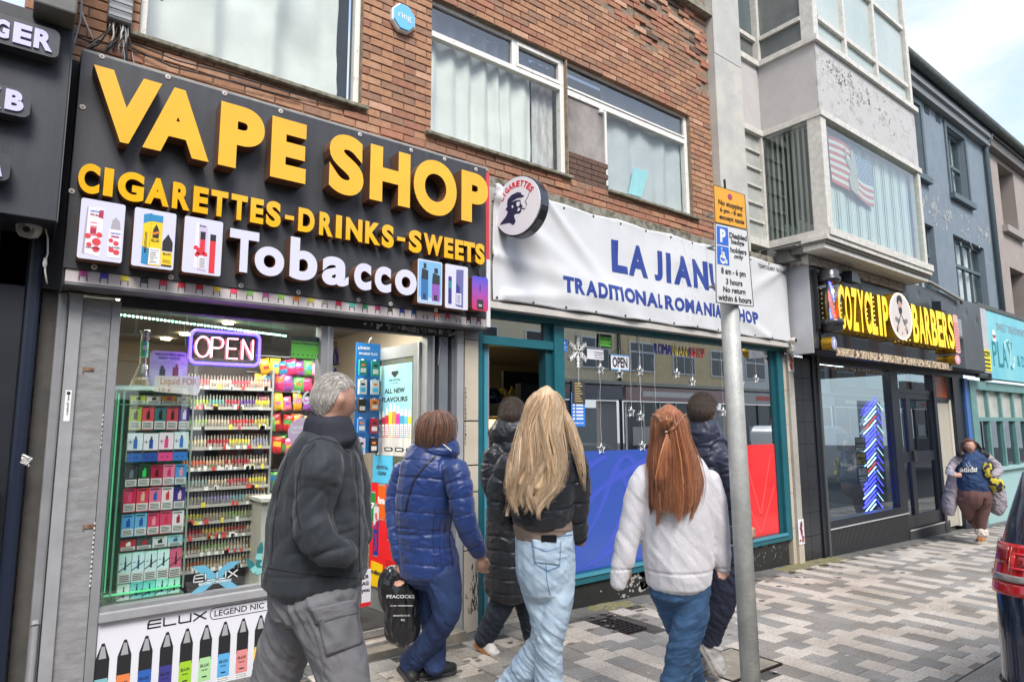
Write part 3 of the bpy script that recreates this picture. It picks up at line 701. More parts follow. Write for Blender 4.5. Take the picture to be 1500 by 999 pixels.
# round projecting CIGARETTES sign, square on to the street
cx,cz = at(761,303,4.0).x,at(761,303,4.0).z
q0 = at(757,302,4.2)
cs = thing('cigarettes_sign','round white projecting lightbox reading CIGARETTES over a smoking man in a flat cap','projecting sign',(q0.x,4.2,q0.z))
th_ = R_(-78)      # square to the wall, facing along the street
rt = Vector((math.cos(th_),math.sin(th_),0));T_ = frame((q0.x,4.2,q0.z),rt)
RR = .252
n = 40
mb = MB(T_);mb.prism([(RR*math.cos(2*math.pi*i/n),RR*math.sin(2*math.pi*i/n)*1.02) for i in range(n)],0,.012);mb.build('face',mat('lightbox_white',(.78,.77,.84),.35),cs)
mb = MB(T_)
mb.prism([((RR+.012)*math.cos(2*math.pi*i/n),(RR+.012)*math.sin(2*math.pi*i/n)*1.02) for i in range(n)],.012,.115);mb.build('housing',mat('chrome_dark',(.10,.105,.12),.22,.9),cs,bevel=.006)
red = mat('print_red',(.66,.02,.03),.45)
navy = mat('print_navy',(.022,.022,.07),.5)
lt = 'CIGARETTES'
mb = MB(T_)
for i,ch in enumerate(lt):
	a = R_(150-i*12.9);r0,r1 = .168,.222;wd = .021 if ch != 'I' else .007
	c_,s_ = math.cos(a),math.sin(a);tx,tz = s_,-c_
	mb.text(ch,-wd*.9,wd*.9,r0,r1,-.002,.002,.045,T=lambda q,c_=c_,s_=s_,tx=tx,tz=tz: (q[0]*tx+q[2]*c_,q[1],q[0]*tz+q[2]*s_))
mb.build('lettering',red,cs)
def P2(l): return [((x-176)/442,(222-z)/575) for x,z in l]
sil = [(88,298),(100,285),(122,262),(132,240),(120,225),(130,212),(128,200),(136,192),(150,196),(176,194),(196,198),(194,208),(198,222),(206,234),(200,238),(201,244),(196,248),(199,258),(190,266),(172,262),(162,268),(165,282),(170,300),(160,318),(140,300),(115,298)]
capp = [(128,198),(132,176),(150,160),(178,154),(196,160),(201,174),(214,182),(204,188),(180,184),(150,194)]
def triang(poly):
	from mathutils.geometry import tessellate_polygon
	return tessellate_polygon([[Vector((x,z,0)) for x,z in poly]])
def flat(mb,poly,y,d=.002,mi=0):
	if sum((poly[i][0]*poly[(i+1) % len(poly)][1]-poly[(i+1) % len(poly)][0]*poly[i][1]) for i in range(len(poly))) < 0: poly = poly[::-1]
	b = len(mb.v);k = len(poly);mb.v += [(x,y,z) for x,z in poly]+[(x,y+d,z) for x,z in poly]
	for t in triang(poly):
		t = list(t);p = [poly[i] for i in t]
		if (p[1][0]-p[0][0])*(p[2][1]-p[0][1])-(p[2][0]-p[0][0])*(p[1][1]-p[0][1]) < 0: t = t[::-1]
		mb.f.append(tuple(b+i for i in t));mb.m.append(mi)
	for i in range(k): mb.f.append((b+(i+1) % k,b+i,b+k+i,b+k+(i+1) % k));mb.m.append(mi)
sc_ = P2
mb = MB(T_);flat(mb,sc_(sil),-.002);mb.build('man_print',navy,cs)
mb = MB(T_);flat(mb,sc_(capp),-.0025,.0025);mb.build('cap_print',navy,cs)
mb = MB(T_);flat(mb,sc_([(176,206),(190,204),(192,220),(184,232),(176,222)]),-.0035,.0015);flat(mb,sc_([(182,240),(194,238),(190,252),(180,254)]),-.0035,.0015);flat(mb,sc_([(151,216),(158,214),(160,226),(153,230)]),-.0035,.0015);mb.build('highlight_print',mat('lightbox_white',None),cs)
mb = MB(T_);flat(mb,sc_([(200,240),(218,248),(217,252),(198,245)]),-.0025);mb.tube([(x_,-.001,z_) for x_,z_ in sc_([(220,244),(226,228),(218,212),(230,196),(236,178),(240,174)])],[.002,.003,.004,.003,.003,.001],5);mb.build('smoke_print',navy,cs)
brk = mat('bracket_black',(.02,.02,.022),.5)
for dz in (.10,-.12):
	mb = MB();p0 = Vector((q0.x+.02,4.2+.245,q0.z+dz));mb.tube([p0,(q0.x-.03,4.46,q0.z+dz),(3.2,4.50,q0.z+dz)],.012,6);mb.build('bracket',brk,cs)
# ================================================================== vape shop: shop front
gp = mat('grey_gloss_paint',(.255,.26,.275),.45,var=.18,vs=5,bump=.12,bs=30)
gp2 = mat('grey_worn_panel',(.205,.205,.205),.55,col2=(.30,.30,.31),vs=9,bump=.22,bs=70,stretch=(1,1,3))
gp3 = mat('grey_light_strip',(.335,.335,.35),.5,var=.15,vs=7,bump=.1,bs=40)
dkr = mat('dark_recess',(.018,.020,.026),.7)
sf = thing('vape_shop','grey painted shop front with one large display window and an open door beside it','shop front',(1.7,YW,gz(1.7)))
zb = gz(0)-.05
B('reveal',mat('brown_grey_render',(.085,.078,.072),.8,var=.3,vs=8),sf,.115,.19,YW+.03,YW+.12,zb,2.38)
B('pilaster_edge',gp,sf,.19,.243,YW-.02,YW+.06,zb,2.38,bevel=.012)
mb = MB();mb.tube([(.214,YW-.035,zb),(.214,YW-.035,.50)],.018,10);mb.tube([(.214,YW-.035,.50),(.214,YW-.02,.52)],[.022,.018],8);mb.build('drain_pipe',gp3,sf)
B('pilaster_strip',gp3,sf,.246,.31,YW-.045,YW+.05,zb,2.375,bevel=.003)
B('pilaster_panel',gp2,sf,.31,.46,YW-.02,YW+.05,zb,2.36)
mb = MB()
for i in range(11): mb.box(.318+i*.0125,.318+i*.0125+.006,YW-.024,YW-.02,zb,2.35)
B('window_frame',gp,sf,.463,.511,YW-.03,YW+.09,zb,2.36,bevel=.004)
for i in range(22):
	z = 1.65-i*.027 if i < 8 else (1.02-(i-8)*.027);flake = MB().box(.456,.462,YW-.034,YW-.0305,z,z+.012)
	if i == 0: fm = MB()
	fm.box(.455+jit(.003),.461,YW-.034,YW-.0305,z,z+.013)
fm.build('flaking_paint',mat('flake_white',(.6,.6,.6),.7),sf)
rust = mat('rusty_latch',(.30,.22,.17),.6,.4,col2=(.20,.07,.03),vs=60)
for py_ in (541,772):
	q = at(121,py_,YW-.02);mb = MB();mb.box(q.x,q.x+.058,YW-.026,YW-.0205,q.z-.011,q.z+.011);mb.lathe((q.x+.044,YW-.026,q.z),[(.007,0),(.006,-.006)],8,0,'y');mb.box(q.x,q.x+.004,YW-.03,YW-.0205,q.z-.022,q.z-.011);mb.build('latch_plate',rust,sf)
q = at(96,592,YW-.045);mb = MB();mb.box(.262,.292,YW-.047,YW-.0455,q.z-.10,q.z+.08)
mb.build('security_label',white,sf)
mb = MB();mb.text('Tower Shutters',-.085,.055,-.006,.006,0,.001,.02,T=lambda q_: (.277-q_[2]*1.0,YW-.0475+q_[1],q.z-.01-q_[0]));disc(mb,.277,q.z+.062,.010,YW-.048,YW-.047,12);mb.build('label_print',blk,sf)
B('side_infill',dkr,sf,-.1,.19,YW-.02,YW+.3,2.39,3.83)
B('head_rail',mat('head_dark',(.035,.035,.037),.7,var=.5,vs=9),sf,.511,3.03,YW-.01,YW+.09,2.325,2.394)
fk = MB();rf = random.Random(2)
for i in range(90):
	x = 2.1+abs(rf.gauss(.62,.30));x = min(x,2.98);s = rf.uniform(.004,.012);fk.box(x,x+s*2,YW-.0115,YW-.0101,2.335+rf.uniform(0,.035),2.335+rf.uniform(.036,.05))
fk.build('flaking_paint',mat('flake_white',None),sf)
zs0 = .46
B('sill',gp3,sf,.511,1.79,YW-.05,YW+.09,.457,.512,bevel=.006)
B('glazing_bead',gp,sf,.511,1.79,YW-.015,YW+.06,.513,.532)
B('mullion',gp,sf,1.79,1.883,YW-.03,YW+.09,zb,2.32,bevel=.004)
B('mullion',mat('alu_edge',(.45,.46,.47),.35,.6),sf,1.835,1.852,YW-.034,YW-.0305,.02,2.32)
vg = glass('shop_pane',1.3,(.93,.97,.95),.055)
B('display_window',vg,sf,.511,1.79,YW+.02,YW+.026,.532,2.325)
B('stall_riser',gp3,sf,.511,1.79,YW+.0,YW+.07,zb-.06,.456)
# right jamb with roller shutter guides
B('door_frame',mat('jamb_mid',(.22,.23,.24),.5,var=.15,vs=6),sf,2.70,2.745,YW-.01,YW+.09,zb-.06,2.325)
B('shutter_guide',mat('alu_edge',None),sf,2.745,2.765,YW-.02,YW+.08,zb-.06,2.325)
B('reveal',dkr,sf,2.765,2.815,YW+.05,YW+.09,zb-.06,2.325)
B('shutter_guide',mat('jamb_blue_grey',(.17,.185,.21),.5,var=.2,vs=8),sf,2.815,2.90,YW-.012,YW+.09,zb-.06,2.325)
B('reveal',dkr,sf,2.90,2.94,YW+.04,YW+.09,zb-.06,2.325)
B('shutter_guide',mat('jamb_blue_grey',None),sf,2.94,2.967,YW-.01,YW+.09,zb-.06,2.325)
B('door_frame',mat('grey_jamb_light',(.33,.34,.355),.5,var=.12,vs=6),sf,2.968,3.036,YW-.05,YW+.09,zb-.06,2.39,bevel=.004)
for (a0,b0),(a1,b1) in (((645,499),(642,535)),((650,499),(656,506))):
	p0,p1 = at(a0,b0,YW-.02),at(a1,b1,YW-.02);MB().tube([p0,p1],.004,5).build('loose_bar',mat('grey_jamb_light',None),sf)
# stone pilaster between the two shops
st = mat('cream_stone',(.52,.46,.37),.75,var=.16,vs=3,bump=.15,bs=60)
stp = thing('stone_pilaster','narrow cream tiled pilaster between the grey door frame and the teal doorway','pilaster',(3.12,YW,gz(3.1)))
B('core',mat('joint_dark',(.05,.045,.04),.9),stp,3.045,3.19,YW-.03,YW+.25,zb-.06,2.39)
for a,b2 in ((-.16,.56),(.565,1.03),(1.036,1.25),(1.256,1.62),(1.626,2.315)):
	B('tile',st,stp,3.048,3.188,YW-.05,YW-.032,a if a > -.1 else gz(3.1)+.0,b2-.004,bevel=.004)
B('capital',mat('grey_worn_panel',None),stp,3.046,3.19,YW-.045,YW-.031,2.318,2.392)
dirt = mat('black_grime',(.05,.04,.03),.95)
mb = MB();rf = random.Random(9)
for i in range(70):
	x = 3.055+abs(rf.gauss(.09,.035));x = min(x,3.18);z = rf.uniform(.05,.42);h = rf.uniform(.01,.05);mb.box(x,x+rf.uniform(.003,.01),YW-.0512,YW-.0502,z,z+h)
for i in range(14):
	z = 1.88-i*.035;mb.box(3.05+rf.uniform(0,.003),3.056+rf.uniform(0,.008),YW-.0512,YW-.0502,z,z+.025)
mb.build('grime',dirt,stp)
# stall riser poster
ps = thing('bottle_poster','white poster below the shop window showing a row of dropper bottles, headed ELUX','poster',(1.15,YW-.01,0))
B('sheet',mat('poster_white',(.70,.70,.76),.5),ps,.516,1.785,YW-.012,YW-.002,zb-.02,.448)
yy = YW-.0135
cols = ['#7fb4bc','#e0804a','#2f5fae','#3c3a86','#9cc832','#a8d49a','#5aa8dc','#d88a88','#ecc24a','#d8566e','#58b0a0','#7a62b8']
for i,c in enumerate(cols):
	x = .548+i*.112;w = .036;zt_ = .335
	mb = MB();flat(mb,[(x-w,.12),(x+w,.12),(x+w,.245),(x+.007,zt_),(x-.007,zt_),(x-w,.245)],yy,.0012,0)
	flat(mb,[(x-w*.55,.25),(x+w*.55,.25),(x+.008,.318),(x-.008,.318)],yy-.0008,.0006,3)
	flat(mb,[(x-w,.11),(x-w+.004,.14),(x+w-.004,.14),(x+w,.11),(x+w,.0),(x-w,.0)],yy-.0008,.0006,1)
	flat(mb,[(x-w,-.002),(x+w,-.002),(x+w,-.05),(x-w,-.05)],yy-.0008,.0006,2);flat(mb,[(x-w,-.052),(x+w,-.052),(x+w,-.075),(x-w,-.075)],yy,.0006,0)
	mb.text('ELUX',x-w*.72,x+w*.72,.085,.102,yy-.0016,.0006,.03,0);mb.text('FRESH MINT',x-w*.5,x+w*.5,.062,.070,yy-.0016,.0006,.02,0);mb.box(x-w*.4,x+w*.4,yy-.0016,yy-.0008,.022,.03,0)
	for k in range(3): mb.text('This product contains',x-w*.9,x+w*.9,-.016-k*.013,-.008-k*.013,yy-.0016,.0006,.02,0)
	mb.build('bottle_print',[blk,mat('lab_'+c[1:],c,.4),white,mat('bottle_sheen',(.35,.36,.38),.4)],ps)
q0,q1 = at(218,908,yy),at(302,893,yy)
mb = MB()      # wide squared lettering ELUX built from strokes
def stroke(mb,pts,x0,x1,z0,z1,t,y,d=.0008,mi=0):
	for (a,b2),(c,e) in zip(pts,pts[1:]):
		ax,az,bx,bz = x0+a*(x1-x0),z0+b2*(z1-z0),x0+c*(x1-x0),z0+e*(z1-z0);dx,dz = bx-ax,bz-az;l_ = math.hypot(dx,dz) or 1;nx_,nz_ = -dz/l_*t/2,dx/l_*t/2;ex,ez = dx/l_*t*.45,dz/l_*t*.45
		flat(mb,[(ax+nx_-ex,az+nz_-ez),(ax-nx_-ex,az-nz_-ez),(bx-nx_+ex,bz-nz_+ez),(bx+nx_+ex,bz+nz_+ez)],y,d,mi)
def elux(mb,x0,x1,z0,z1,t,y,d=.0008,mi=0):
	w = (x1-x0)/4.2
	gl_ = [[[(.95,1),(.1,1),(0,.6),(0,0),(.95,0)],[(0,.5),(.95,.5)]],[[(0,1),(0,.1),(.1,0),(.95,0)]],[[(0,1),(0,.1),(.15,0),(.95,0),(.95,1)]],[[(0,1),(1,0)],[(0,0),(1,1)]]]
	for i,ss in enumerate(gl_):
		for s_ in ss: stroke(mb,s_,x0+i*w*1.08,x0+i*w*1.08+w*.88,z0,z1,t,y,d,mi)
elux(mb,.775,1.105,.375,.418,.009,yy);mb.build('lettering',blk,ps)
mb = MB();o_ = rrect(1.125,1.62,.362,.432,.03,4);
for a,b2 in zip(o_,o_[1:]+o_[:1]): mb.tube([(a[0],yy,a[1]),(b2[0],yy,b2[1])],.0022,4)
mb.text('LEGEND NIC SALT',1.15,1.60,.378,.415,yy,.0008,.012);mb.build('lettering',blk,ps)
# ================================================================== inside the vape shop
cream = mat('interior_cream',(.42,.36,.28),.85)
fl_ = MB();fl_.box(.12,3.04,YW+.10,9.0,-.12,.0);
tag(fl_.build('floor',mat('lino_grey',(.13,.125,.12),.35,var=.2,vs=3)),kind='structure')
for nm,a in (('back_wall',(.12,3.04,9.0,9.1,0,2.9)),('left_wall',(.02,.12,YW+.10,9.0,0,2.9)),('right_wall',(3.04,3.12,YW+.26,9.0,0,2.9)),('ceiling',(.12,3.04,YW+.10,9.0,2.62,2.7))):
	m = MB();m.box(*a);tag(m.build(nm,cream if nm != 'ceiling' else mat('ceiling_grey',(.33,.32,.29),.8)),kind='structure')
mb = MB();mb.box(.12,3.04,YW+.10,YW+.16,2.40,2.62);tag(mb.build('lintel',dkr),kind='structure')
lamp = mat('lamp_cool',(1,.95,.84),.5,emit=12)
def lp(name,label,bx,m_,cat='ceiling light',group=None):
	t = thing(name,label,cat,((bx[0]+bx[1])/2,(bx[2]+bx[3])/2,bx[4]),group)
	B('diffuser',m_,t,*bx);B('rim',white,t,bx[0]-.02,bx[1]+.02,bx[2]-.02,bx[3]+.02,bx[5]+.0015,bx[5]+.012);return t
a,b2 = at(178,455,5.2),at(236,458,5.2)
lp('ceiling_light','bright rectangular ceiling panel light behind the top left corner of the shop window',(.62,1.02,5.0,5.9,2.585,2.60),lamp)
lp('ceiling_light','added ceiling panel light hidden behind the middle of the shop window head',(1.45,2.05,4.85,5.4,2.585,2.60),lamp)  # added lamp, kept out of sight above the window head to light the shop
lp('ceiling_light','added unseen ceiling panel light just inside the open door of the vape shop',(2.05,2.6,5.2,5.75,2.585,2.60),mat('lamp_cool',None))  # another unseen panel, added to light the shop near the door
spot = mat('lamp_warm',(1,.8,.5),.5,emit=18)
for i,(px_,py_) in enumerate(((334,475),(373,466),(243,498),(271,491))):
	d_ = ray(px_,py_);s = (2.60-CAMH)/d_[2];p = Vector(d_*s)+Vector((0,0,CAMH))
	if p.y > 8.9: p.y = 8.6
	t = thing('downlight',['round recessed downlight to the right, third from the window','round recessed downlight farthest right above the neon sign','small recessed downlight left of the neon sign, nearest the water pipe','small recessed downlight directly left of the neon sign cable'][i],'downlight',p,'downlights in the vape shop ceiling')
	mb = MB();mb.lathe((p.x,p.y,2.60),[(.05,0),(.05,.012)],12);mb.build('lamp',spot,t)
# dotted LED strip along the ceiling
p0,p1 = Vector((.35,6.3,2.55)),Vector((2.3,6.9,2.55))
t = thing('led_strip','dotted pale green light strip running across the ceiling behind the neon sign','light strip',p0)
m = MB();m.tube([p0,p1],.006,4);m.build('cable',gp,t)
m = MB()
for i in range(60): q = p0.lerp(p1,i/59);m.box(q.x-.007,q.x+.007,q.y-.012,q.y-.007,q.z-.010,q.z+.006)
m.build('diodes',mat('led_green',(.45,1,.75),.5,emit=7),t)
# ---------------- product carton and bottle factories
rg_ = random.Random(21)
_ct = {}
def carton_mesh(c,c2,kind):
	k = (c,c2,kind)
	if k in _ct: return _ct[k]
	mb = MB();w,h,d = .5,1.0,.5       # unit box, scaled by the maker
	mb.box(-.5,.5,0,.45,0,1,0)
	if kind == 0:
		mb.box(-.46,.46,-.012,0,.03,.36,1)
		for i in range(4): mb.box(-.38,.38-.08*(i % 2),-.02,-.012,.09+i*.06,.115+i*.06,3)
		mb.box(-.14,.16,-.014,0,.44,.74,2);mb.box(-.02,.12,-.014,0,.74,.84,2);mb.box(-.42,.30,-.012,0,.90,.95,3)
	elif kind == 1:
		mb.box(-.5,.5,-.008,0,0,.30,2);mb.box(-.5,.5,-.012,0,.30,.40,3);mb.box(-.12,.14,-.02,0,.46,.78,2);mb.box(-.04,.08,-.02,0,.78,.88,3)
		mb.box(-.3,-.2,-.014,0,.12,.16,3);mb.box(.1,.2,-.014,0,.12,.16,3);mb.box(-.45,-.2,-.014,0,.68,.70,3);mb.box(-.34,-.31,-.014,0,.62,.76,3)
	elif kind == 2:
		mb.box(-.46,.46,-.012,0,.02,.34,1);flat(mb,[(-.5,.38),(.5,.66),(.5,.70),(-.5,.42)],-.012,.012,3);mb.box(-.06,.10,-.02,-.0,.44,.72,2);mb.box(-.02,.06,-.02,0,.72,.90,3);mb.box(-.4,-.22,-.012,0,.66,.68,3)
		for i in range(4): mb.box(-.40,.40-.06*(i % 2),-.02,-.012,.06+i*.06,.085+i*.06,3)
	a = np.array(mb.v);me = bpy.data.meshes.new('vape_carton');me.from_pydata([tuple(p) for p in a],[],mb.f)
	for m_ in (mat('ct_'+c[1:],c,.4),mat('ct_warn',(.66,.66,.64),.5),mat('ct_'+c2[1:],c2,.35),blk): me.materials.append(m_)
	me.polygons.foreach_set('material_index',mb.m);me.update();_ct[k] = me;return me
# tall glass display tower just behind the window
YC = 4.86
cl,cr_ = at(187,650,YC).x,at(277,650,YC).x
xl0 = at(168,650,YC).x-.01
zt_ = at(230,573,YC).z
cab = thing('display_cabinet','tall glass display cabinet glowing green at its edges, full of vape cartons','display cabinet',((cl+cr_)/2,YC+.15,.5))
grn = mat('glass_edge_green',(.14,.42,.27),.3,emit=.03)
gl2 = glass('cabinet_glass',.7,(.86,.97,.90),.015)
YB = YC+.27
for x in (xl0,xl0+.045,cr_+.012): B('edge_post',grn if x < .7 else mat('alu_post',(.4,.45,.42),.4,.5),cab,x-.006,x+.004,YC-.012,YC+.0,.53,zt_)
B('side_pane',gl2,cab,xl0+.002,xl0+.006,YC+.002,YB,.53,zt_);B('side_pane',gl2,cab,cr_+.012,cr_+.016,YC+.002,YB,.53,zt_)
B('top_panel',mat('cab_top',(.62,.80,.70),.4),cab,xl0-.02,cr_+.03,YC-.02,YB+.02,zt_+.001,zt_+.03)
B('back_panel',mat('cab_back',(.06,.13,.09),.5),cab,xl0,cr_+.02,YB+.001,YB+.012,.50,zt_)
B('plinth',mat('cab_base',(.10,.16,.12),.5),cab,xl0-.01,cr_+.02,YC-.01,YB+.01,.02,.498)
gled = mat('led_green_tube',(.16,.8,.36),.5,emit=.12)
B('light_tube',gled,cab,xl0+.012,cr_,YC+.004,YC+.016,.535,.547);B('light_tube',gled,cab,xl0+.012,xl0+.02,YC+.01,YC+.02,.56,zt_-.02)
rows = [ # top px, bottom px, height scale, [(body, accent)], kind, how
 (579,592,[('#b8c83a','#303030'),('#d8d4c8','#303030'),('#d88a3a','#c83a50'),('#e0dcd0','#303030')],0,'lying along the top shelf'),
 (594,630,[('#a8b83c','#1c1c1c'),('#d8404a','#1c1c1c'),('#2c6a70','#121212'),('#c83c44','#181818'),('#4a2c78','#c8c0e0')],0,'in the top row'),
 (632,676,[('#dfe8ee','#2c6ab8'),('#e6e2ea','#2c50a0'),('#f0d8e4','#e04a88'),('#dfe6ee','#3a78c8')],1,'in the wide-box row'),
 (680,712,[('#30363a','#6a7a80'),('#1c3c28','#38c858'),('#a82040','#50101c'),('#e07898','#c03060'),('#4a90c8','#e890a8')],0,'in the third row'),
 (714,748,[('#c82850','#e05078'),('#d83c50','#c8b8a0'),('#e07090','#2458a8'),('#e8d0d8','#c83a48'),('#382c80','#e8c0d0')],0,'in the fourth row'),
 (750,783,[('#58a0d8','#1c4c98'),('#68a8d0','#2050a0'),('#d03860','#e890a0'),('#d84468','#c83050'),('#e8dce4','#a01c38')],0,'in the fifth row'),
 (787,803,[('#b02430','#e0e0e0'),('#40484a','#b02030'),('#c8d0d4','#303030'),('#98c8d4','#406080')],0,'lying on the half-empty shelf'),
 (805,849,[('#c4e4e4','#205058'),('#cfe8f0','#1c5078'),('#d0e8ec','#202838'),('#d8f0f0','#1c4858'),('#d86080','#401c28')],2,'in the row above the bottom'),
 (848,884,[('#e0e8e8','#284048'),('#78d0d8','#1c4858'),('#80dcd8','#205058'),('#b8ecec','#182838'),('#c0ece4','#284850')],2,'in the bottom row')]
orn = ('first','second','third','fourth','fifth')
cname = lambda h: (lambda r,g,b: 'white' if min(r,g,b) > 195 else 'black' if max(r,g,b) < 75 else 'pink' if r > 190 and b > 110 and g < 170 and b > g else 'yellow-green' if r > 120 and g > 140 and b < 110 else 'red' if r > 140 and g < 110 and b < 130 else 'purple' if b > r and r > g else 'turquoise' if g > r and b > r and abs(g-b) < 30 else 'blue' if b > r else 'orange' if r > 190 else 'dark green' if g > r and g > b else 'grey')(*[int(h[i:i+2],16) for i in (1,3,5)])
for ri,(pt,pb,cs_,kind,how) in enumerate(rows):
	z0 = at(232,pb,YC).z;z1 = at(232,pt,YC).z
	B('shelf',gl2 if ri else mat('shelf_glass_edge',(.35,.5,.42),.2),cab,xl0+.008,cr_+.01,YC+.004,YB-.004,z0-.008,z0-.003)
	n = len(cs_);wd = (cr_-cl)/n
	for i,(c,c2) in enumerate(cs_):
		x = cl+wd*(i+.5);o = link('vape_carton',carton_mesh(c,c2,kind),None,(x,YC+.02,z0));h = (z1-z0)*rg_.uniform(.93,1.0)
		if kind == 0 and pb-pt < 20 and i % 2: h *= .95
		o.scale = (wd*.95,.10,h);o.rotation_euler.z = jit(.03)
		tag(o,'%s vape carton, %s from left %s of the green-lit cabinet' % (cname(c),orn[i],how),'carton','vape cartons in the glass cabinet')
# things on top of the cabinet
q = at(207,573,4.93);zz = zt_+.0315
wp = thing('water_pipe','tall clear glass water pipe with a green skull sticker on top of the cabinet','water pipe',(q.x,q.y,zz))
gl3 = glass('pipe_glass',1.5,(.80,.93,.84),.08)
hh = at(207,484,4.93).z-zz
mb = MB();mb.lathe((q.x,q.y,zz),[(.07,0),(.072,.01),(.028,hh*.36),(.024,hh*.45),(.024,hh*.92),(.034,hh*.97),(.030,hh)],18);mb.build('tube',gl3,wp,smooth=True)
mb = MB();mb.lathe((q.x,q.y,zz),[(.0255,hh*.52),(.0255,hh*.80)],18);mb.build('sticker',mat('skull_green',(.06,.40,.24),.4),wp)
mb = MB();disc(mb,q.x,zz+hh*.68,.013,q.y-.029,q.y-.026,12,0);disc(mb,q.x-.005,zz+hh*.685,.0035,q.y-.030,q.y-.029,8,1);disc(mb,q.x+.006,zz+hh*.685,.0035,q.y-.030,q.y-.029,8,1);mb.build('skull_print',[white,blk],wp)
mb = MB();mb.lathe((q.x,q.y,zz),[(.06,.005),(.052,.04),(.03,.06)],14);mb.build('base_water',mat('pipe_amber',(.35,.16,.07),.3),wp)
a0,a1 = at(217,567,4.90),at(273,567,4.90);z1_ = at(245,515,4.90).z
ds = thing('display_header','pale purple rounded display card with two dark vapes printed on it','display card',((a0.x+a1.x)/2,4.90,zz))
MB().prism(rrect(a0.x,a1.x,zz,z1_,.03),4.90,4.906).build('card',mat('card_lilac',(.44,.42,.62),.5,col2=(.62,.66,.78),vs=8),ds)
mb = MB();cx = (a0.x+a1.x)/2;mb.box(cx-.055,cx-.02,4.897,4.90,zz+.06,zz+.12,0);mb.box(cx-.05,cx-.03,4.897,4.90,zz+.12,zz+.14,0);mb.box(cx+.025,cx+.06,4.897,4.90,zz+.07,zz+.135,1);mb.box(cx+.04,cx+.055,4.897,4.90,zz+.135,zz+.155,1);mb.build('vape_print',[charc,mat('print_plum',(.25,.05,.08),.4)],ds)
mb = MB();mb.text('HAYATI PRO MAX',a0.x+.03,a1.x-.02,z1_-.03,z1_-.015,4.898,.002,.03);mb.text('5000+ PUFFS',a0.x+.05,a1.x-.05,z1_-.055,z1_-.04,4.898,.002,.03);mb.build('lettering',mat('print_35408c',None),ds)
pa = thing('handwritten_note','cream handwritten note reading Liquid FOR 10 pounds leaning on the cabinet edge','note',at(260,565,4.80))
x0,x1 = at(226,565,4.80).x,at(292,565,4.80).x;z0,z1 = at(230,576,4.80).z,at(230,550,4.80).z
mb = MB();flat(mb,[(x0,z0+.01),(x1-.01,z0-.01),(x1+.005,z0+.02),(x1,z1),(x0,z1-.002)],4.80,.002);mb.build('paper',mat('paper_cream',(.76,.72,.60),.8),pa)
mb = MB();mb.text('Liquid FOR',x0+.035,x1-.015,z0+.045,z1-.012,4.798,.002,.0);mb.text('10 £',x0+.03,x0+.10,z0+.012,z0+.035,4.798,.002,0);mb.build('lettering',mat('marker_orange',(.55,.22,.10),.6),pa)
# neon sign
YN = 4.72
c0,c1 = at(279,510,YN),at(380,515,YN);z1,z0 = at(290,484,YN).z,at(290,532,YN).z
nn = thing('neon_sign','lit neon sign reading OPEN in pink inside a blue rounded frame','neon sign',((c0.x+c1.x)/2,YN,z0))
blue_n = mat('neon_blue',(.05,.03,1.0),.4,emit=6);pink_n = mat('neon_pink',(1.0,.20,.28),.4,emit=7)
cx,wz = (c0.x+c1.x)/2,(c1.x-c0.x)/2;cz,hz_ = (z0+z1)/2,(z1-z0)/2
rr = rrect(cx-wz,cx+wz,cz-hz_,cz+hz_,.04,5)
MB().tube([(x,YN,z) for x,z in rr+[rr[0]]],.0095,8).build('frame_tube',blue_n,nn)
MB().prism(rrect(cx-wz-.02,cx+wz+.02,cz-hz_-.02,cz+hz_+.02,.05,4),YN+.02,YN+.026).build('backing_sheet',glass('acrylic_back',.8,(.93,.93,.97),.05),nn)
def neon(mb,ox,w,strokes):
	for s in strokes: mb.tube([(ox+a*w,YN-.004,cz-hz_*.62+b3*hz_*1.24) for a,b3 in s],.0048,6)
circ = [(.5+.5*math.cos(R_(a)),.5+.5*math.sin(R_(a))) for a in range(90,451,20)]
lw = wz*.40;gx = cx-wz*.86
neon_l = [('O',[circ]),('P',[[(0,0),(0,1),(.6,1),(.9,.9),(.95,.72),(.85,.55),(.6,.48),(0,.48)]]),('E',[[(.9,0),(0,0),(0,1),(.9,1)],[(0,.5),(.75,.5)]]),('N',[[(0,0),(0,1)],[(0,1),(.9,0)],[(.9,0),(.9,1)]])]
for i,(ch,ss) in enumerate(neon_l):
	mb = MB();neon(mb,gx+i*lw*1.12,lw*(1.0 if ch == 'O' else .85),ss);mb.build('letter_tube',pink_n,nn)
MB().tube([at(a,b3,YN-.01) for a,b3 in ((272,506),(270,480),(276,462),(290,458),(312,466),(318,480))],.0022,5).build('cable',wires[2],nn)
# posters and stickers on the glass (inside face)
YG = YW+.0275
def sticker(name,label,cat,fn,p):
	t = thing(name,label,cat,p);fn(t);return t
x0,x1 = at(426,512,YG).x,at(467,514,YG).x;z1,z0 = at(426,497,YG).z,at(426,525,YG).z
t = thing('hygiene_rating_sticker','green and black food hygiene rating sticker at the top right of the vape shop window','sticker',(x0,YG,z0))
B('backing',mat('sticker_black',(.02,.03,.02),.5),t,x0,x1,YG+.001,YG+.0025,z0,z1+.03);B('panel',mat('sticker_green',(.16,.60,.06),.5),t,x0+.004,x1-.004,YG+.0,YG+.001,z0+.004,z1-.01)
mb = MB();mb.text('FOOD HYGIENE RATING',x0+.01,x1-.01,z1-.035,z1-.020,YG-.001,.001,.03)
for i in range(6): disc(mb,x0+.02+i*(x1-x0-.035)/5,z0+.028,.011 if i == 5 else .006,YG-.001,YG,10)
mb.build('print',blk,t)
mb = MB();mb.text('5',x1-.020,x1-.011,z0+.021,z0+.035,YG-.002,.001,.04);mb.build('print',white,t)
x0,x1 = at(427,582,YG).x,at(455,584,YG).x;z1,z0 = at(430,572,YG).z,at(430,592,YG).z
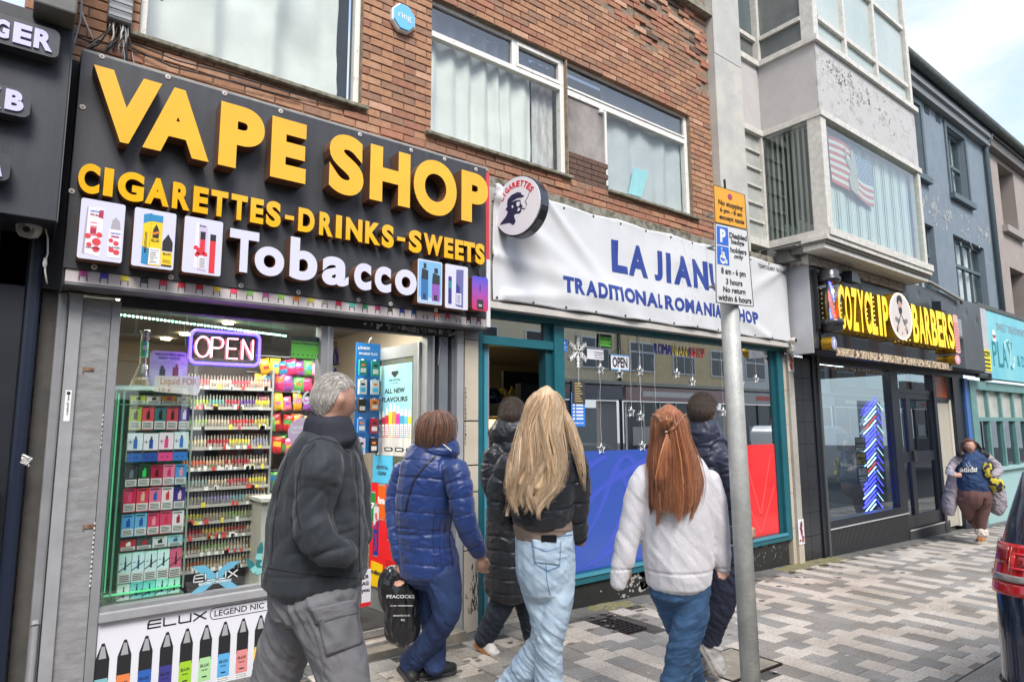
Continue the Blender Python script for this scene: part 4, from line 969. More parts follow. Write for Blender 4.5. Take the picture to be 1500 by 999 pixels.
t = thing('door_number','white numerals 76 on the shop window','number',(x0,YG,z0));mb = MB();mb.text('76',x0,x1,z0,z1,YG,.001,.0);mb.build('numerals',white,t)
q = at(443,634,YG);t = thing('round_sticker','round lilac sticker on the window behind the old man\'s shoulder','sticker',q)
mb = MB();disc(mb,q.x,q.z,.105,YG,YG+.0015,30);mb.build('disc',mat('sticker_lilac',(.62,.42,.66),.5),t);mb = MB();mb.text('Lucozade',q.x-.08,q.x+.05,q.z+.025,q.z+.055,YG-.001,.001,.02);mb.text('Sport',q.x-.08,q.x-.01,q.z-.01,q.z+.015,YG-.001,.001,.02);mb.build('lettering',white,t)
xx0,xx1 = at(278,850,YG).x,at(352,842,YG).x;za,zb2 = at(300,868,YG).z,at(300,828,YG).z
t = thing('window_sticker','blue X sticker with the words ELUX BEYOND TOMORROW low on the window','sticker',(xx0,YG,za))
cxm = (xx0+xx1)/2;w = (xx1-xx0)/2
mb = MB();flat(mb,[(cxm-w*.95,zb2),(cxm-w*.45,zb2),(cxm+.01,(za+zb2)/2+.01),(cxm-.02,(za+zb2)/2-.03)],YG+.001,.001);flat(mb,[(cxm+w,za),(cxm+w*.5,za),(cxm-.03,(za+zb2)/2),(cxm+.02,(za+zb2)/2+.02)],YG+.0012,.001)
flat(mb,[(cxm+w,zb2),(cxm+w*.5,zb2),(cxm-w,za),(cxm-w*.5,za)],YG+.0005,.001);mb.build('cross',mat('sticker_blue',(.20,.55,.85),.4),t)
mb = MB();elux(mb,cxm-w*.85,cxm+w*.9,(za+zb2)/2-.012,(za+zb2)/2+.03,.012,YG-.001);mb.build('lettering_outline',blk,t)
mb = MB();elux(mb,cxm-w*.85,cxm+w*.9,(za+zb2)/2-.012,(za+zb2)/2+.03,.007,YG-.003);mb.text('BEYOND TOMORROW',cxm-w*.65,cxm+w*.65,(za+zb2)/2-.038,(za+zb2)/2-.021,YG-.003,.001,.03);mb.build('lettering',white,t)
t = thing('window_sticker','turquoise dropper bottle sticker at the lower window edge beside the old man','sticker',at(382,825,YG))
for i,(dx,dz,an) in enumerate(((.0,.055,-8),(-.045,-.03,35),(.045,.0,-35),(.0,-.04,0))):
	q = at(380,822,YG);c_,s_ = math.cos(R_(an)),math.sin(R_(an))
	mb = MB();pts = [(-.02,-.05),(.02,-.05),(.02,.03),(.004,.07),(-.004,.07),(-.02,.03)]
	flat(mb,[(q.x+dx+a*c_-b3*s_,q.z+dz+a*s_+b3*c_) for a,b3 in pts],YG+.0002*i,.001,0);pts = [(-.02,-.045),(.02,-.045),(.02,-.005),(-.02,-.005)]
	flat(mb,[(q.x+dx+a*c_-b3*s_,q.z+dz+a*s_+b3*c_) for a,b3 in pts],YG+.0002*i-.0008,.0008,1);mb.build('bottle_print',[mat('print_teal',(.03,.22,.26),.4),mat('print_cyan',(.35,.75,.78),.4)],t)
# ---------------- shelf rack of e-liquid bottles behind
YR = 6.0
xa,xb = at(268,650,YR).x,at(392,650,YR).x
rk = thing('shelf_rack','dark rack of narrow shelves crowded with small e-liquid bottles behind the glass','shelving',((xa+xb)/2,YR+.15,0))
B('back_panel',mat('rack_back',(.05,.04,.04),.7),rk,xa-.05,2.35,YR+.22,YR+.25,.0,2.2)
B('upright',mat('rack_metal',(.25,.26,.27),.5),rk,xb+.012,xb+.03,YR-.02,YR+.2,0,2.1);B('upright',mat('rack_metal',None),rk,xa-.05,xa-.03,YR-.02,YR+.2,0,2.1)
_bt = {}
def bottle_mesh(c,c2):
	k = (c,c2)
	if k not in _bt:
		mb = MB();mb.lathe((0,0,0),[(.011,0),(.0118,.004),(.0118,.050),(.008,.058)],7,0);mb.lathe((0,0,0),[(.0075,.0585),(.0068,.075),(.0035,.092)],6,1);mb.box(-.009,.009,-.0135,-.0112,.006,.030,1)
		me = bpy.data.meshes.new('e_liquid_bottle');me.from_pydata(mb.v,[],mb.f);me.materials.append(mat('bt_'+c[1:],c,.4));me.materials.append(mat('bt_'+c2[1:],c2,.5));me.polygons.foreach_set('material_index',mb.m);me.update();_bt[k] = me
	return _bt[k]
rowpx = [(568,'pink and cream',['#d87a80','#e8d0c0','#d86070','#e0b0a0'],'#9a8c88'),(597,'green, teal and purple',['#98a83c','#70a0a0','#b04858','#6a4c90','#d8d040'],'#8c8c84'),(626,'mixed pale green and red',['#98a868','#c0b0a0','#c84c50','#b8a850'],'#94908a'),
		 (655,'cream and yellow',['#c8b898','#b0404a','#d8c850','#8a8aa8'],'#a09c94'),(685,'orange and red',['#c86848','#c8a080','#a83c40','#c8b0a0'],'#88847c'),(713,'pale multicoloured',['#90a0a0','#c8b8a0','#b85a60','#d8c850'],'#96928e'),
		 (737,'grey and lilac',['#a0a090','#9088a8','#78a0a8','#b8b0a0'],'#8a8684'),(761,'faded yellow-green',['#b8b050','#a89880','#88a068','#c0b098'],'#908c80'),(806,'brown and pale green',['#8a7050','#90a878','#a89888','#806048'],'#bcb4a8'),(829,'dull orange',['#b07048','#a89070','#b8a888','#907058'],'#bcb4a8'),
		 (783,'red and yellow',['#b03a40','#c8a850','#a85048','#c8c0b0'],'#8a827a')]
zprev = None
for r_i,(pb,nm,cc,cap_) in enumerate(rowpx):
	z0 = at(330,pb,YR).z
	B('shelf',mat('shelf_dark',(.10,.10,.11),.5),rk,xa-.028,xb+.010,YR-.03,YR+.215,z0-.014,z0-.001)
	B('price_strip',mat('price_strip',(.40,.39,.38),.5),rk,xa-.028,xb+.010,YR-.036,YR-.031,z0-.022,z0+.004)
	n = 27;step = (xb-xa)/n
	for i in range(n):
		seg = cc[min(len(cc)-1,int(i/n*len(cc)+rg_.uniform(-.15,.15)))]
		o = link('e_liquid_bottle',bottle_mesh(seg,cap_),None,(xa+step*(i+.5),YR-.005,z0));o.rotation_euler.z = jit(.4);s = rg_.uniform(.95,1.06);o.scale = (.95,1,s*1.12)
		tag(o,'dropper bottle among the %s bottles on shelf %s of the rack' % (nm,('one','two','three','four','five','six','seven','eight','ten','eleven','nine')[r_i]),'bottle','%s bottles on one shelf of the rack' % nm)
mb = MB()
for i in range(120):
	z0 = at(330,rg_.choice(rowpx)[0],YR).z;x = rg_.uniform(xa,xb-.04);w = rg_.uniform(.018,.035);mb.box(x,x+w,YR-.041,YR-.0365,z0-.020,z0+rg_.choice((.006,.010,.022)),rg_.choice((0,0,1,2)))
tag(mb.build('price_tags',[white,mat('tag_yellow',(.75,.62,.08),.5),mat('tag_red',(.6,.06,.05),.5)],rk),kind='stuff')
# ---------------- hanging sweet bags
foil = {}
def bag_mesh(c,c2,seed):
	k = (c,c2,seed)
	if k in foil: return foil[k]
	nx,nz_ = 8,10;vs = [];fs = []
	for sgn in (-1,1):
		for j in range(nz_+1):
			for i in range(nx+1):
				u,v = i/nx*2-1,j/nz_*2-1
				d = .022*(1-abs(u)**3)*(1-abs(v)**4)+.007*noi(u*2.5+seed,v*2.5,sgn)
				vs.append((u*.052*(1+.04*noi(v*3,seed,2)),sgn*max(d,.001),(v+1)*.078+(.004*noi(u*4,seed,5))))
	m1 = (nx+1)*(nz_+1)
	for j in range(nz_):
		for i in range(nx):
			a = j*(nx+1)+i;fs.append((a,a+1,a+nx+2,a+nx+1));fs.append((m1+a,m1+a+nx+1,m1+a+nx+2,m1+a+1))
	rim = [i for i in range(nx+1)]+[j*(nx+1)+nx for j in range(1,nz_+1)]+[nz_*(nx+1)+i for i in range(nx-1,-1,-1)]+[j*(nx+1) for j in range(nz_-1,0,-1)]
	for a,b3 in zip(rim,rim[1:]+rim[:1]): fs.append((b3,a,m1+a,m1+b3))
	me = bpy.data.meshes.new('sweet_bag');me.from_pydata(vs,[],fs)
	for m_ in (mat('foil_'+c[1:],c,.25,.25),mat('foil_'+c2[1:],c2,.25,.2)): me.materials.append(m_)
	for p in me.polygons:
		z = p.center.z;x = p.center.x
		if .05+.01*seed < z < .085+.012*seed and abs(x) < .022+.006*seed: p.material_index = 1
		p.use_smooth = True
	me.update();foil[k] = me;return me
YBG = 6.05
brow = [(538,385,470,'top hanging row'),(562,372,470,'second hanging row, under a blue strip'),(590,372,470,'third hanging row'),(620,376,460,'fourth hanging row'),(652,376,450,'fifth hanging row'),(705,372,420,'lowest hanging row')]
pal = ['#c83a6a','#e0a030','#d83038','#8a50a0','#e8c040','#d86a30','#5a9a50','#3a80b0','#e87898','#b02838']
nmz = {'#c83a6a': 'magenta','#e0a030': 'amber','#d83038': 'red','#8a50a0': 'purple','#e8c040': 'yellow','#d86a30': 'orange','#5a9a50': 'green','#3a80b0': 'blue','#e87898': 'pink','#b02838': 'crimson'}
on9 = ('first','second','third','fourth','fifth','sixth','seventh','eighth','ninth')
for ri,(py_,a,b3,nm) in enumerate(brow):
	z0 = at(420,py_+12,YBG).z;x0,x1 = at(a,py_,YBG).x,at(b3,py_,YBG).x;n = 7 if ri < 5 else 4
	B('hook_rail',mat('rack_metal',None),rk,x0-.05,x1+.05,YBG+.06,YBG+.072,z0+.172,z0+.180)
	for i in range(n):
		c = pal[(i*3+ri*4+rg_.randint(0,1)) % 10];c2 = pal[(i*5+ri*3+2) % 10]
		o = link('sweet_bag',bag_mesh(c,c2,(i+ri) % 4),None,(x0+(x1-x0)*(i+.5)/n,YBG+jit(.01),z0));o.rotation_euler = (R_(-6),jit(.22),jit(.4));o.scale = (rg_.uniform(.85,1.1),1,rg_.uniform(.82,1.08))
		tag(o,'%s sweet bag, %s from the left in the %s' % (nmz[c],on9[i],nm),'sweet bag','sweet bags hanging beside the bottle rack')
# counter with till things
q0,q1 = at(383,760,5.7),at(405,760,5.7)
t = thing('counter','pale grey shop counter end below the hanging sweets','counter',(q0.x+.3,6.0,0))
B('body',mat('counter_grey',(.50,.49,.46),.5),t,q0.x,q0.x+.22,5.7,5.68+.4,0,at(390,735,5.7).z);B('worktop',mat('counter_top',(.62,.61,.58),.4),t,q0.x-.02,q0.x+.24,5.66,6.1,at(390,735,5.7).z+.001,at(390,735,5.7).z+.03)
# slat wall with dark blue bottles, seen through the doorway
YSW = 7.3
x0,x1 = at(484,540,YSW).x,at(528,540,YSW).x;z1,z0 = at(505,502,YSW).z,at(505,600,YSW).z
t = thing('slat_wall','cream slatted display panel with a wooden frame seen through the vape shop doorway','display panel',((x0+x1)/2,YSW,z0))
wood = mat('oak_frame',(.30,.19,.09),.6,var=.3,vs=12)
B('frame',wood,t,x1-.05,x1,YSW-.04,YSW+.02,z0-.6,z1);B('frame',wood,t,x0,x1-.05,YSW-.035,YSW+.02,z1-.05,z1)
for i in range(9):
	zz2 = z1-.06-i*.17;B('slat',mat('slat_cream',(.50,.42,.30),.6),t,x0,x1-.052,YSW-.01,YSW+.01,zz2-.15,zz2)
for r2 in range(3):
	for i in range(6):
		o = link('pump_bottle',bottle_mesh('#201a5c','#38388a'),None,(x0+.03+i*(x1-x0-.10)/5,YSW-.07,at(505,534+r2*29,YSW).z));o.scale = (2.4,2.4,2.1)
		tag(o,'dark blue bottle, %s in the %s row on the slatted panel beyond the doorway' % (on9[i],('upper','middle','lower')[r2]),'bottle','dark blue bottles on the slatted panel')
	B('shelf',mat('shelf_dark',None),t,x0,x1-.052,YSW-.12,YSW-.012,at(505,534+r2*29,YSW).z-.012,at(505,534+r2*29,YSW).z-.001)
# open door leaf, hinged at the right jamb, posters on it
hx,hy = 2.700,YW+.10
far = Vector((at(540,560,5.55).x-.0,5.42,0));near_ = Vector((hx,hy,0))
dirv = (near_-far).normalized();LW = (near_-far).length
Td = frame((far.x,far.y,0),dirv)
dl = thing('door','grey aluminium glazed door standing open inwards, covered with posters','door',((far.x+near_.x)/2,(far.y+near_.y)/2,0))
al = mat('door_grey',(.20,.215,.22),.5,var=.12,vs=6)
def DB(name,m_,*a,**k): mb = MB(Td);mb.box(*a);return mb.build(name,m_,dl,**k)
DB('stile',al,0,.07,-.02,.025,.02,2.28);DB('stile',al,LW-.075,LW,-.02,.025,.02,2.28);DB('rail',al,.07,LW-.075,-.018,.023,2.17,2.28);DB('rail',al,.07,LW-.075,-.018,.023,.02,.24)
DB('pane',glass('door_pane',.9,(.55,.62,.6),.05),.07,LW-.075,.0,.006,.24,2.17)
DB('edge_strip',mat('alu_edge',None),LW-.006,LW+.010,-.024,.028,.02,2.28)
# ALL NEW FLAVOURS poster
pz1 = 2.12;pz0 = at(590,668,5.0).z
pl = mat('poster_crystal',(.22,.50,.62),.35,col2=(.30,.55,.42),vs=2.2,ramp=(.35,.6))
t = thing('flavours_poster','turquoise poster with ALL NEW FLAVOURS above a row of coloured vapes on the open door','poster',Td((LW*.45,-.03,pz0)))
def TB(t,name,m_,fn): mb = MB(Td);fn(mb);return mb.build(name,m_,t)
U0,U1 = .085,LW-.10
TB(t,'sheet',pl,lambda m: m.box(U0,U1,-.012,-.008,pz0,pz1));TB(t,'lower_band',mat('poster_grey',(.42,.44,.42),.4,col2=(.66,.62,.6),vs=9,stretch=(6,6,.5)),lambda m: m.box(U0,U1,-.0135,-.0122,pz0,pz0+.19))
um = (U0+U1)/2;uw = U1-U0;HP = pz1-pz0
pv = lambda v: pz0+v*HP
TB(t,'lettering',blk,lambda m: (m.text('ALL NEW',um-uw*.30,um+uw*.30,pv(.68),pv(.735),-.0135,.001,.03),m.text('FLAVOURS',um-uw*.38,um+uw*.38,pv(.585),pv(.64),-.0135,.001,.03),m.text('CRYSTAL',um-uw*.18,um+uw*.18,pv(.815),pv(.837),-.0135,.001,.03),m.text('CLEAR',um-uw*.10,um+uw*.10,pv(.785),pv(.802),-.0135,.001,.0),
   flat(m,[(um-.05,pv(.925)),(um+.05,pv(.925)),(um+.06,pv(.90)),(um,pv(.85)),(um-.06,pv(.90))],-.0135),m.text('BAR SALTS',-.18,.18,-.012,.012,-.0135,.001,.03,T=lambda q: (U0+.03-q[2],q[1]-.0,pv(.6)-q[0]))))
for i,c in enumerate(('#2a6a48','#b8304a','#c8404a','#d8cc30','#c08a50','#c83a90','#3a98b8','#60a8c8','#d8c040')):
	u = U0+.035+i*(uw-.06)/8;h = (.26,.29,.32,.37,.37,.34,.31,.30,.29)[i];vb = .20
	TB(t,'vape_print',[mat('print_'+c[1:],c,.3),white,mat('print_clear',(.62,.66,.66),.3),blk],lambda m: (m.box(u-.027,u+.027,-.0155,-.0138,pv(vb),pv(vb+h*.75),0),flat(m,[(u-.024,pv(vb+h*.75)),(u+.024,pv(vb+h*.75)),(u+.012,pv(vb+h)),(u-.012,pv(vb+h))],-.0155,.0015,2),m.box(u-.022,u+.022,-.0165,-.0156,pv(vb+.01),pv(vb+.14),1),[m.box(u-.016,u+.016,-.017,-.0166,pv(vb+.02+k*.022),pv(vb+.028+k*.022),3) for k in range(5)]))
TB(t,'size_print',blk,lambda m: [m.prism(rrect(U0+.12+k*.17,U0+.26+k*.17,pv(.045),pv(.09),.02),-.015,-.0136) for k in range(3)])
TB(t,'size_print',white,lambda m: [m.text(s_,U0+.145+k*.17,U0+.235+k*.17,pv(.056),pv(.079),-.016,.0008,.04) for k,s_ in enumerate(('10MG','20MG','10ml'))])
# blue CRYSTAL CLEAR leaflet and red drinks poster
t = thing('leaflet','small blue CRYSTAL CLEAR leaflet between the two posters on the open door','leaflet',Td((.2,-.03,pz0-.22)))
TB(t,'sheet',mat('leaflet_blue',(.08,.46,.72),.4),lambda m: m.box(.04,.36,-.0262,-.0222,pz0-.24,pz0-.003));TB(t,'lettering',mat('print_navy',None),lambda m: (m.text('CRYSTAL',.10,.30,pz0-.12,pz0-.09,-.0275,.001,.04),m.text('CLEAR',.13,.27,pz0-.17,pz0-.14,-.0275,.001,.04)))
rz1,rz0 = pz0-.245,pz0-.245-1.0
rz0 = at(560,858,5.3).z
t = thing('drinks_poster','red poster of drink cans and chocolate bags low on the open door','poster',Td((.3,-.03,rz0)))
TB(t,'sheet',mat('poster_red',(.72,.015,.02),.4),lambda m: m.box(.015,.62,-.0265,-.0225,rz0,rz1))
H_ = rz1-rz0
def can(u,v,w,h,c,name,tc_,c2=None,vert=True,lb='drink_can_print'):
	zc = rz0+v*H_;mc = [mat('print_'+c[1:],c,.35),mat('print_steel',(.55,.56,.58),.3,.5),tc_,mat('print_'+(c2 or c)[1:],c2 or c,.35)]
	def fn(m):
		m.box(u-w/2,u+w/2,-.0285,-.0268,zc,zc+h*.94,0);flat(m,[(u-w/2,zc+h*.94),(u+w/2,zc+h*.94),(u+w*.38,zc+h),(u-w*.38,zc+h)],-.0285,.0015,1);m.box(u-w*.42,u+w*.42,-.0285,-.0268,zc-.008,zc-.0005,1)
		if c2: flat(m,[(u-w/2,zc+h*.55),(u+w/2,zc+h*.70),(u+w/2,zc+h*.94),(u-w/2,zc+h*.94)],-.0292,.0006,3)
		if vert: m.text(name,-h*.36,h*.36,-w*.22,w*.22,-.030,.0006,.04,2,T=lambda q: (u-q[2]*1.0,q[1],zc+h*.45+q[0]))
		else: m.text(name,u-w*.46,u+w*.46,zc+h*.42,zc+h*.62,-.030,.0006,.04,2)
	TB(t,lb,mc,fn)
can(.06,.62,.07,.26,'#1c8a3c','7',white,None,False);can(.20,.66,.12,.30,'#d8601c','Fanta',white,None,False);can(.52,.62,.11,.26,'#2c5cae','pepsi',white,'#c83038')
can(.34,.48,.10,.36,'#c8142c','Coca-Cola',white);can(.12,.30,.085,.44,'#1c3c8c','Red Bull',mat('print_c8142c',None),'#c8ccd4');can(.47,.34,.13,.40,'#1c8a3c','Sprite',white,'#2878b8',False)
for (u,w,v0,h,c,nm,m_) in ((.14,.20,.0,.24,'#ecc018','m&m',blk),(.37,.20,.04,.26,'#c81c24','Maltesers',white),(.55,.14,.12,.22,'#2a1410','GALAXY',white)):
	TB(t,'sweet_bag_print',[mat('print_'+c[1:],c,.35),m_],lambda m: (flat(m,[(u-w/2,rz0+v0*H_),(u+w/2-.01,rz0+v0*H_+.01),(u+w/2,rz0+(v0+h)*H_-.01),(u-w/2+.01,rz0+(v0+h)*H_)],-.0285,.0018,0),m.text(nm,u-w*.42,u+w*.40,rz0+(v0+h*.5)*H_,rz0+(v0+h*.68)*H_,-.030,.001,.04,1)))
# hanging accessory card at the far edge of the door
YH = 5.30
x0,x1 = at(520,580,YH).x,at(556,580,YH).x;z1,z0 = at(535,503,YH).z,at(535,664,YH).z
t = thing('accessory_card','tall bright blue hanging card of phone accessories on hooks by the open door','display card',((x0+x1)/2,YH,z0))
B('card',mat('card_blue',(.025,.20,.55),.4),t,x0,x1,YH,YH+.006,z0,z1);MB().tube([((x0+x1)/2,YH-.002,z1),((x0+x1)/2,YH-.02,z1+.03),((x0+x1)/2+.02,YH-.02,z1+.05)],.004,6).build('hook',white,t)
mb = MB();mb.text('LITHIUM',x0+.02,x0+.13,z1-.06,z1-.035,YH-.001,.001,.03);mb.text('MOBILE PLUS',x0+.03,x1-.03,z1-.105,z1-.085,YH-.001,.001,.02);mb.build('lettering',white,t)
acc = [(0,0,'#1c8a80','teal',.13),(1,0,'#28948a','teal and yellow',.14),(0,1,'#d8dcd8','white',.13),(1,1,'#d0d8dc','white and blue',.13),(0,2,'#2c241c','dark brown',.12),(1,2,'#d8802c','orange bottle-shaped',.10),(0,3,'#4a88c8','light blue',.12),(1,3,'#a01c3c','crimson',.13),(0,4,'#c8c0d4','pale lilac 60GB',.14),(1,4,'#241c20','black',.13)]
for i,(cx_,ry,c,nm,h) in enumerate(acc):
	x = x0+(x1-x0)*(.20+.50*cx_);z = z1-.16-ry*(z1-z0-.12)/5;h *= .98
	o = MB();w = .036;o.box(x-w,x+w,YH-.055,YH-.03,z-h,z,0);o.box(x-w*.7,x+w*.7,YH-.0565,YH-.055,z-h*.85,z-h*.55,1);o.box(x-w*.5,x+w*.5,YH-.0565,YH-.055,z-h*.4,z-h*.25,2)
	o = o.build('accessory_packet',[mat('pk_'+c[1:],c,.35),mat('ct_warn',None) if c not in ('#d8dcd8','#d0d8dc','#c8c0d4') else mat('leaflet_blue',None),mat('print_e8822a',None) if i % 3 == 0 else blk],None)
	tag(o,'%s packet in the %s column of the blue card, %s row down' % (nm,('left','right')[cx_],on9[ry]),'packet','accessory packets on the blue hanging card')
	B('peg',white,t,x-.003,x+.003,YH-.056,YH-.001,z+.001,z+.008)
# door threshold, mat, riser notice
thr = mat('threshold_alu',(.50,.49,.46),.45,.5,var=.3,vs=20)
t = thing('doorway_step','low worn step with a pale metal edging in the vape shop doorway','step',(2.3,4.55,gz(2.3)))
B('slab',mat('step_concrete',(.26,.23,.19),.9,var=.4,vs=7,bump=.4),t,1.884,2.967,4.40,4.70,gz(2.9)-.05,-.012);B('edging',thr,t,1.884,2.967,4.53,4.60,-.0115,.012);B('edging',thr,t,1.884,2.967,4.78,4.80,.0,.02)
tag(B('door_mat',mat('mat_black',(.035,.037,.038),.98,bump=.9,bs=300),None,1.92,2.94,4.82,6.2,.001,.016),'dark rubber entrance mat just inside the open door','door mat')
q = at(520,860,4.9);x0 = at(505,860,4.9).x;x1 = x0+.22
t = thing('age_notice','white age restriction notice standing in the doorway behind the old man\'s knee','notice',(x0,4.9,q.z-.2))
B('sheet',mat('poster_white',None),t,x0,x1,4.9,4.905,q.z-.16,q.z+.12);mb = MB();mb.text('OPEN YOUR',x0+.01,x1-.02,q.z+.05,q.z+.08,4.898,.002,.04);mb.text('HANDBAG',x0+.01,x1-.02,q.z+.0,q.z+.03,4.898,.002,.04);mb.text('Thank you',x0+.01,x1-.01,q.z-.06,q.z-.02,4.898,.002,.04);mb.build('lettering',blk,t);mb = MB();mb.box(x0,x1,4.898,4.90,q.z-.16,q.z-.13);mb.build('stripe',red,t)
# ================================================================== dark takeaway front at the left edge
dg = mat('takeaway_grey',(.036,.040,.052),.5,var=.45,vs=1.6,bump=.08,bs=25,stretch=(4,4,.5))
YT = 4.2
tk = thing('takeaway_shop','dark grey takeaway shop front with big illuminated style letter boxes at the left edge','shop front',(-1.0,YW,gz(-1)))
zt_ = at(110,35,YT).z;zb_ = at(82,325,YT).z
B('fascia',dg,tk,-2.6,.135,YT,YW+.05,zb_,zt_,bevel=.004)
B('wall',mat('takeaway_black',(.012,.016,.026),.5,var=.5,vs=3),tk,-2.6,.03,YW-.02,YW+.3,gz(0)-.1,zb_-.001)
B('shutter_box',mat('takeaway_navy',(.028,.030,.045),.45,col2=(.014,.016,.024),vs=2,stretch=(3,1,.5)),tk,-2.6,-.20,YW-.12,YW-.022,gz(0)-.1,zb_-.10)
B('downpipe',mat('pipe_navy',(.010,.016,.035),.4),tk,.035,.105,YW-.06,YW+.02,gz(0)-.1,zb_-.002,bevel=.02)
mb = MB();mb.tube([(-.02,YW-.10,1.3),(-.01,YW-.10,.8),(.0,YW-.11,.3),(-.01,YW-.10,-.05)],.016,8);mb.build('cable',wires[0],tk,smooth=True)
def lbox(pl,pr,pt,pb,ym,name):
	x0,x1 = at(pl,ym,YT-.09).x if pl is not None else -2.2,at(pr,ym,YT-.09).x;z1,z0 = at(pr-15,pt,YT-.09).z,at(pr-15,pb,YT-.09).z
	return MB().prism(rrect(x0,x1,z0,z1,.035,4),YT-.09,YT-.002).build(name,mat('letter_box',(.060,.065,.075),.35,var=.3,vs=5),tk)
lb1 = lbox(None,87,42,84,70,'letter_box');lb2 = lbox(None,45,132,172,155,'letter_box');lb3 = lbox(None,15,225,265,250,'letter_box')
lav2 = mat('letter_lilac',(.58,.56,.82),.35)
for ch,pl,pr,ym,pt,pb in (('G',-8,14,45,29,56),('E',19,47,52,36,66),('R',49.5,78,60,45,74),('B',7,35,150,133,163),('K',-22,3,143,127,157),('A',-14,4,247,233,258),('R',-40,-12,37,22,50)):
	x0,x1 = at(pl,ym,YT-.10).x,at(pr,ym,YT-.10).x;z1,z0 = at((pl+pr)/2,pt,YT-.10).z,at((pl+pr)/2,pb,YT-.10).z
	mb = MB();mb.text(ch,x0,x1,z0,z1,YT-.10,.02,.05);mb.build('letter',lav2,tk)
B('end_trim',mat('takeaway_edge',(.10,.105,.115),.5),tk,-.001+.136,.142,YT+.01,YW,zb_,zt_-.01)
# white security camera under the board
q = at(43,333,YT+.2)
cm_ = thing('security_camera','white dome security camera hanging under the dark takeaway board','security camera',q)
camw = mat('camera_white',(.60,.57,.53),.5)
mb = MB();mb.lathe((q.x,q.y,q.z-.05),[(.02,-.012),(.045,-.004),(.058,.02),(.062,.05),(.066,.075),(.066,.095)],18);mb.build('body',camw,cm_,smooth=True)
mb = MB();mb.lathe((q.x-.012,q.y-.045,q.z-.03),[(.036,.012),(.040,.0),(.034,-.012)],16,0,'y');mb.build('eye_ring',mat('camera_grey',(.30,.28,.27),.5),cm_)
mb = MB();mb.lathe((q.x-.012,q.y-.0575,q.z-.03),[(.018,0),(.016,-.006)],12,0,'y');mb.build('lens',blk,cm_)
MB().tube([at(a,b3,YT+.2) for a,b3 in ((60,322),(66,333),(70,350),(70,372),(66,385),(66,398),(69,416))],.005,5).build('cable',wires[2],cm_,smooth=True)
mb = MB();p = at(66,384,YT+.2);mb.lathe((p.x,p.y,p.z-.03),[(.008,0),(.012,.02),(.008,.05)],8);mb.build('connector',wires[2],cm_)
# grey metal ventilation box at the very top
a,b3 = at(45,12,4.1),at(95,26,4.1)
B_ = MB();B_.box(a.x+.01,b3.x+.05,4.02,4.5,b3.z-.01,b3.z+.9);tag(B_.build('flue_box',mat('flue_grey',(.16,.16,.15),.6,var=.3,vs=5),None,bevel=.01),'grey metal box projecting above the dark takeaway board','metal box')
q = at(34,672,YW-.13);mb = MB()
for k in range(7): mb.tube([(q.x+jit(.015),YW-.135,q.z+.02-k*.008),(q.x+.03+jit(.01),YW-.15,q.z-k*.007)],.009,5)
tag(mb.build('foil_tape',mat('foil_scrap',(.25,.25,.24),.35,.6,bump=.8,bs=60),None),'crumpled scrap of silver tape stuck to the dark shutter edge','tape')
# ================================================================== Romanian shop: teal front and banner
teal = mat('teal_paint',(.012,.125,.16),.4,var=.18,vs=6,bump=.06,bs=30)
tf = thing('romanian_shop','teal framed shop front with a doorway and one long window with blue and red film','shop front',(5.7,YW,gz(5.7)))
gzb = lambda x: gz(x)-.06
B('header',teal,tf,3.194,8.19,YW-.04,YW+.08,2.545,2.655,bevel=.004)
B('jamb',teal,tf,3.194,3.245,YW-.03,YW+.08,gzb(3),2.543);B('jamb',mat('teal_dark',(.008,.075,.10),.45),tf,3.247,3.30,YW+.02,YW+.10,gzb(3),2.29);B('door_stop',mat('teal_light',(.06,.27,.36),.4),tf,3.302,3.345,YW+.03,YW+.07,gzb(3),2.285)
B('door_edge',mat('alu_edge',None),tf,3.347,3.362,YW+.035,YW+.065,gzb(3),2.28)
B('transom',teal,tf,3.247,4.075,YW-.034,YW+.08,2.292,2.372,bevel=.004)
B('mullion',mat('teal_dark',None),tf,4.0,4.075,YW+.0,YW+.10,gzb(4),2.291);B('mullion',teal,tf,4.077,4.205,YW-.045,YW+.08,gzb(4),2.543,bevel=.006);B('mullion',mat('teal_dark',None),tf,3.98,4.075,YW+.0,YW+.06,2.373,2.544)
tg = glass('street_pane',2.2,(.84,.89,.87),.52)
B('pane',tg,tf,3.247,3.98,YW+.02,YW+.026,2.373,2.544)
B('pane',tg,tf,4.207,7.955,YW+.02,YW+.026,.20,2.545)
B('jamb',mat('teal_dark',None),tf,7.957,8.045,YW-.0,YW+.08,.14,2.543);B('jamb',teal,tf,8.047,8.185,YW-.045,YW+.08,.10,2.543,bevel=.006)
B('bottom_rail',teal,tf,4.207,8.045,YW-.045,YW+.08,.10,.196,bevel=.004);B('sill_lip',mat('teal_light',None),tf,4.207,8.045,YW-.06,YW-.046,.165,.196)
black_paint = mat('peeling_black',(.020,.021,.020),.7,var=.4,vs=6,bump=.3,bs=40)
B('stall_riser',black_paint,tf,4.12,8.12,YW-.01,YW+.06,gz(8.2)-.08,.098)
mb = MB();rf = random.Random(12)
def blob(mb,x,z,r,y,n=9,e=.0012,sx=1.3):
	p = [];ph = rf.uniform(0,6)
	for i in range(n): w = 2*math.pi*i/n;q_ = r*(.65+.45*abs(math.sin(w*1.5+ph))+rf.uniform(-.12,.12));p.append((x+q_*sx*math.cos(w),z+q_*math.sin(w)))
	flat(mb,p,y-e,e)
for i in range(90):
	x = rf.uniform(4.35,7.8);z = gz(x)+rf.uniform(.04,.28);
	if rf.random() < .6: x = 4.9+abs(rf.gauss(0,.55))
	if z > .085: continue
	blob(mb,x,z,rf.choice((.006,.008,.012,.02)),YW-.0102)
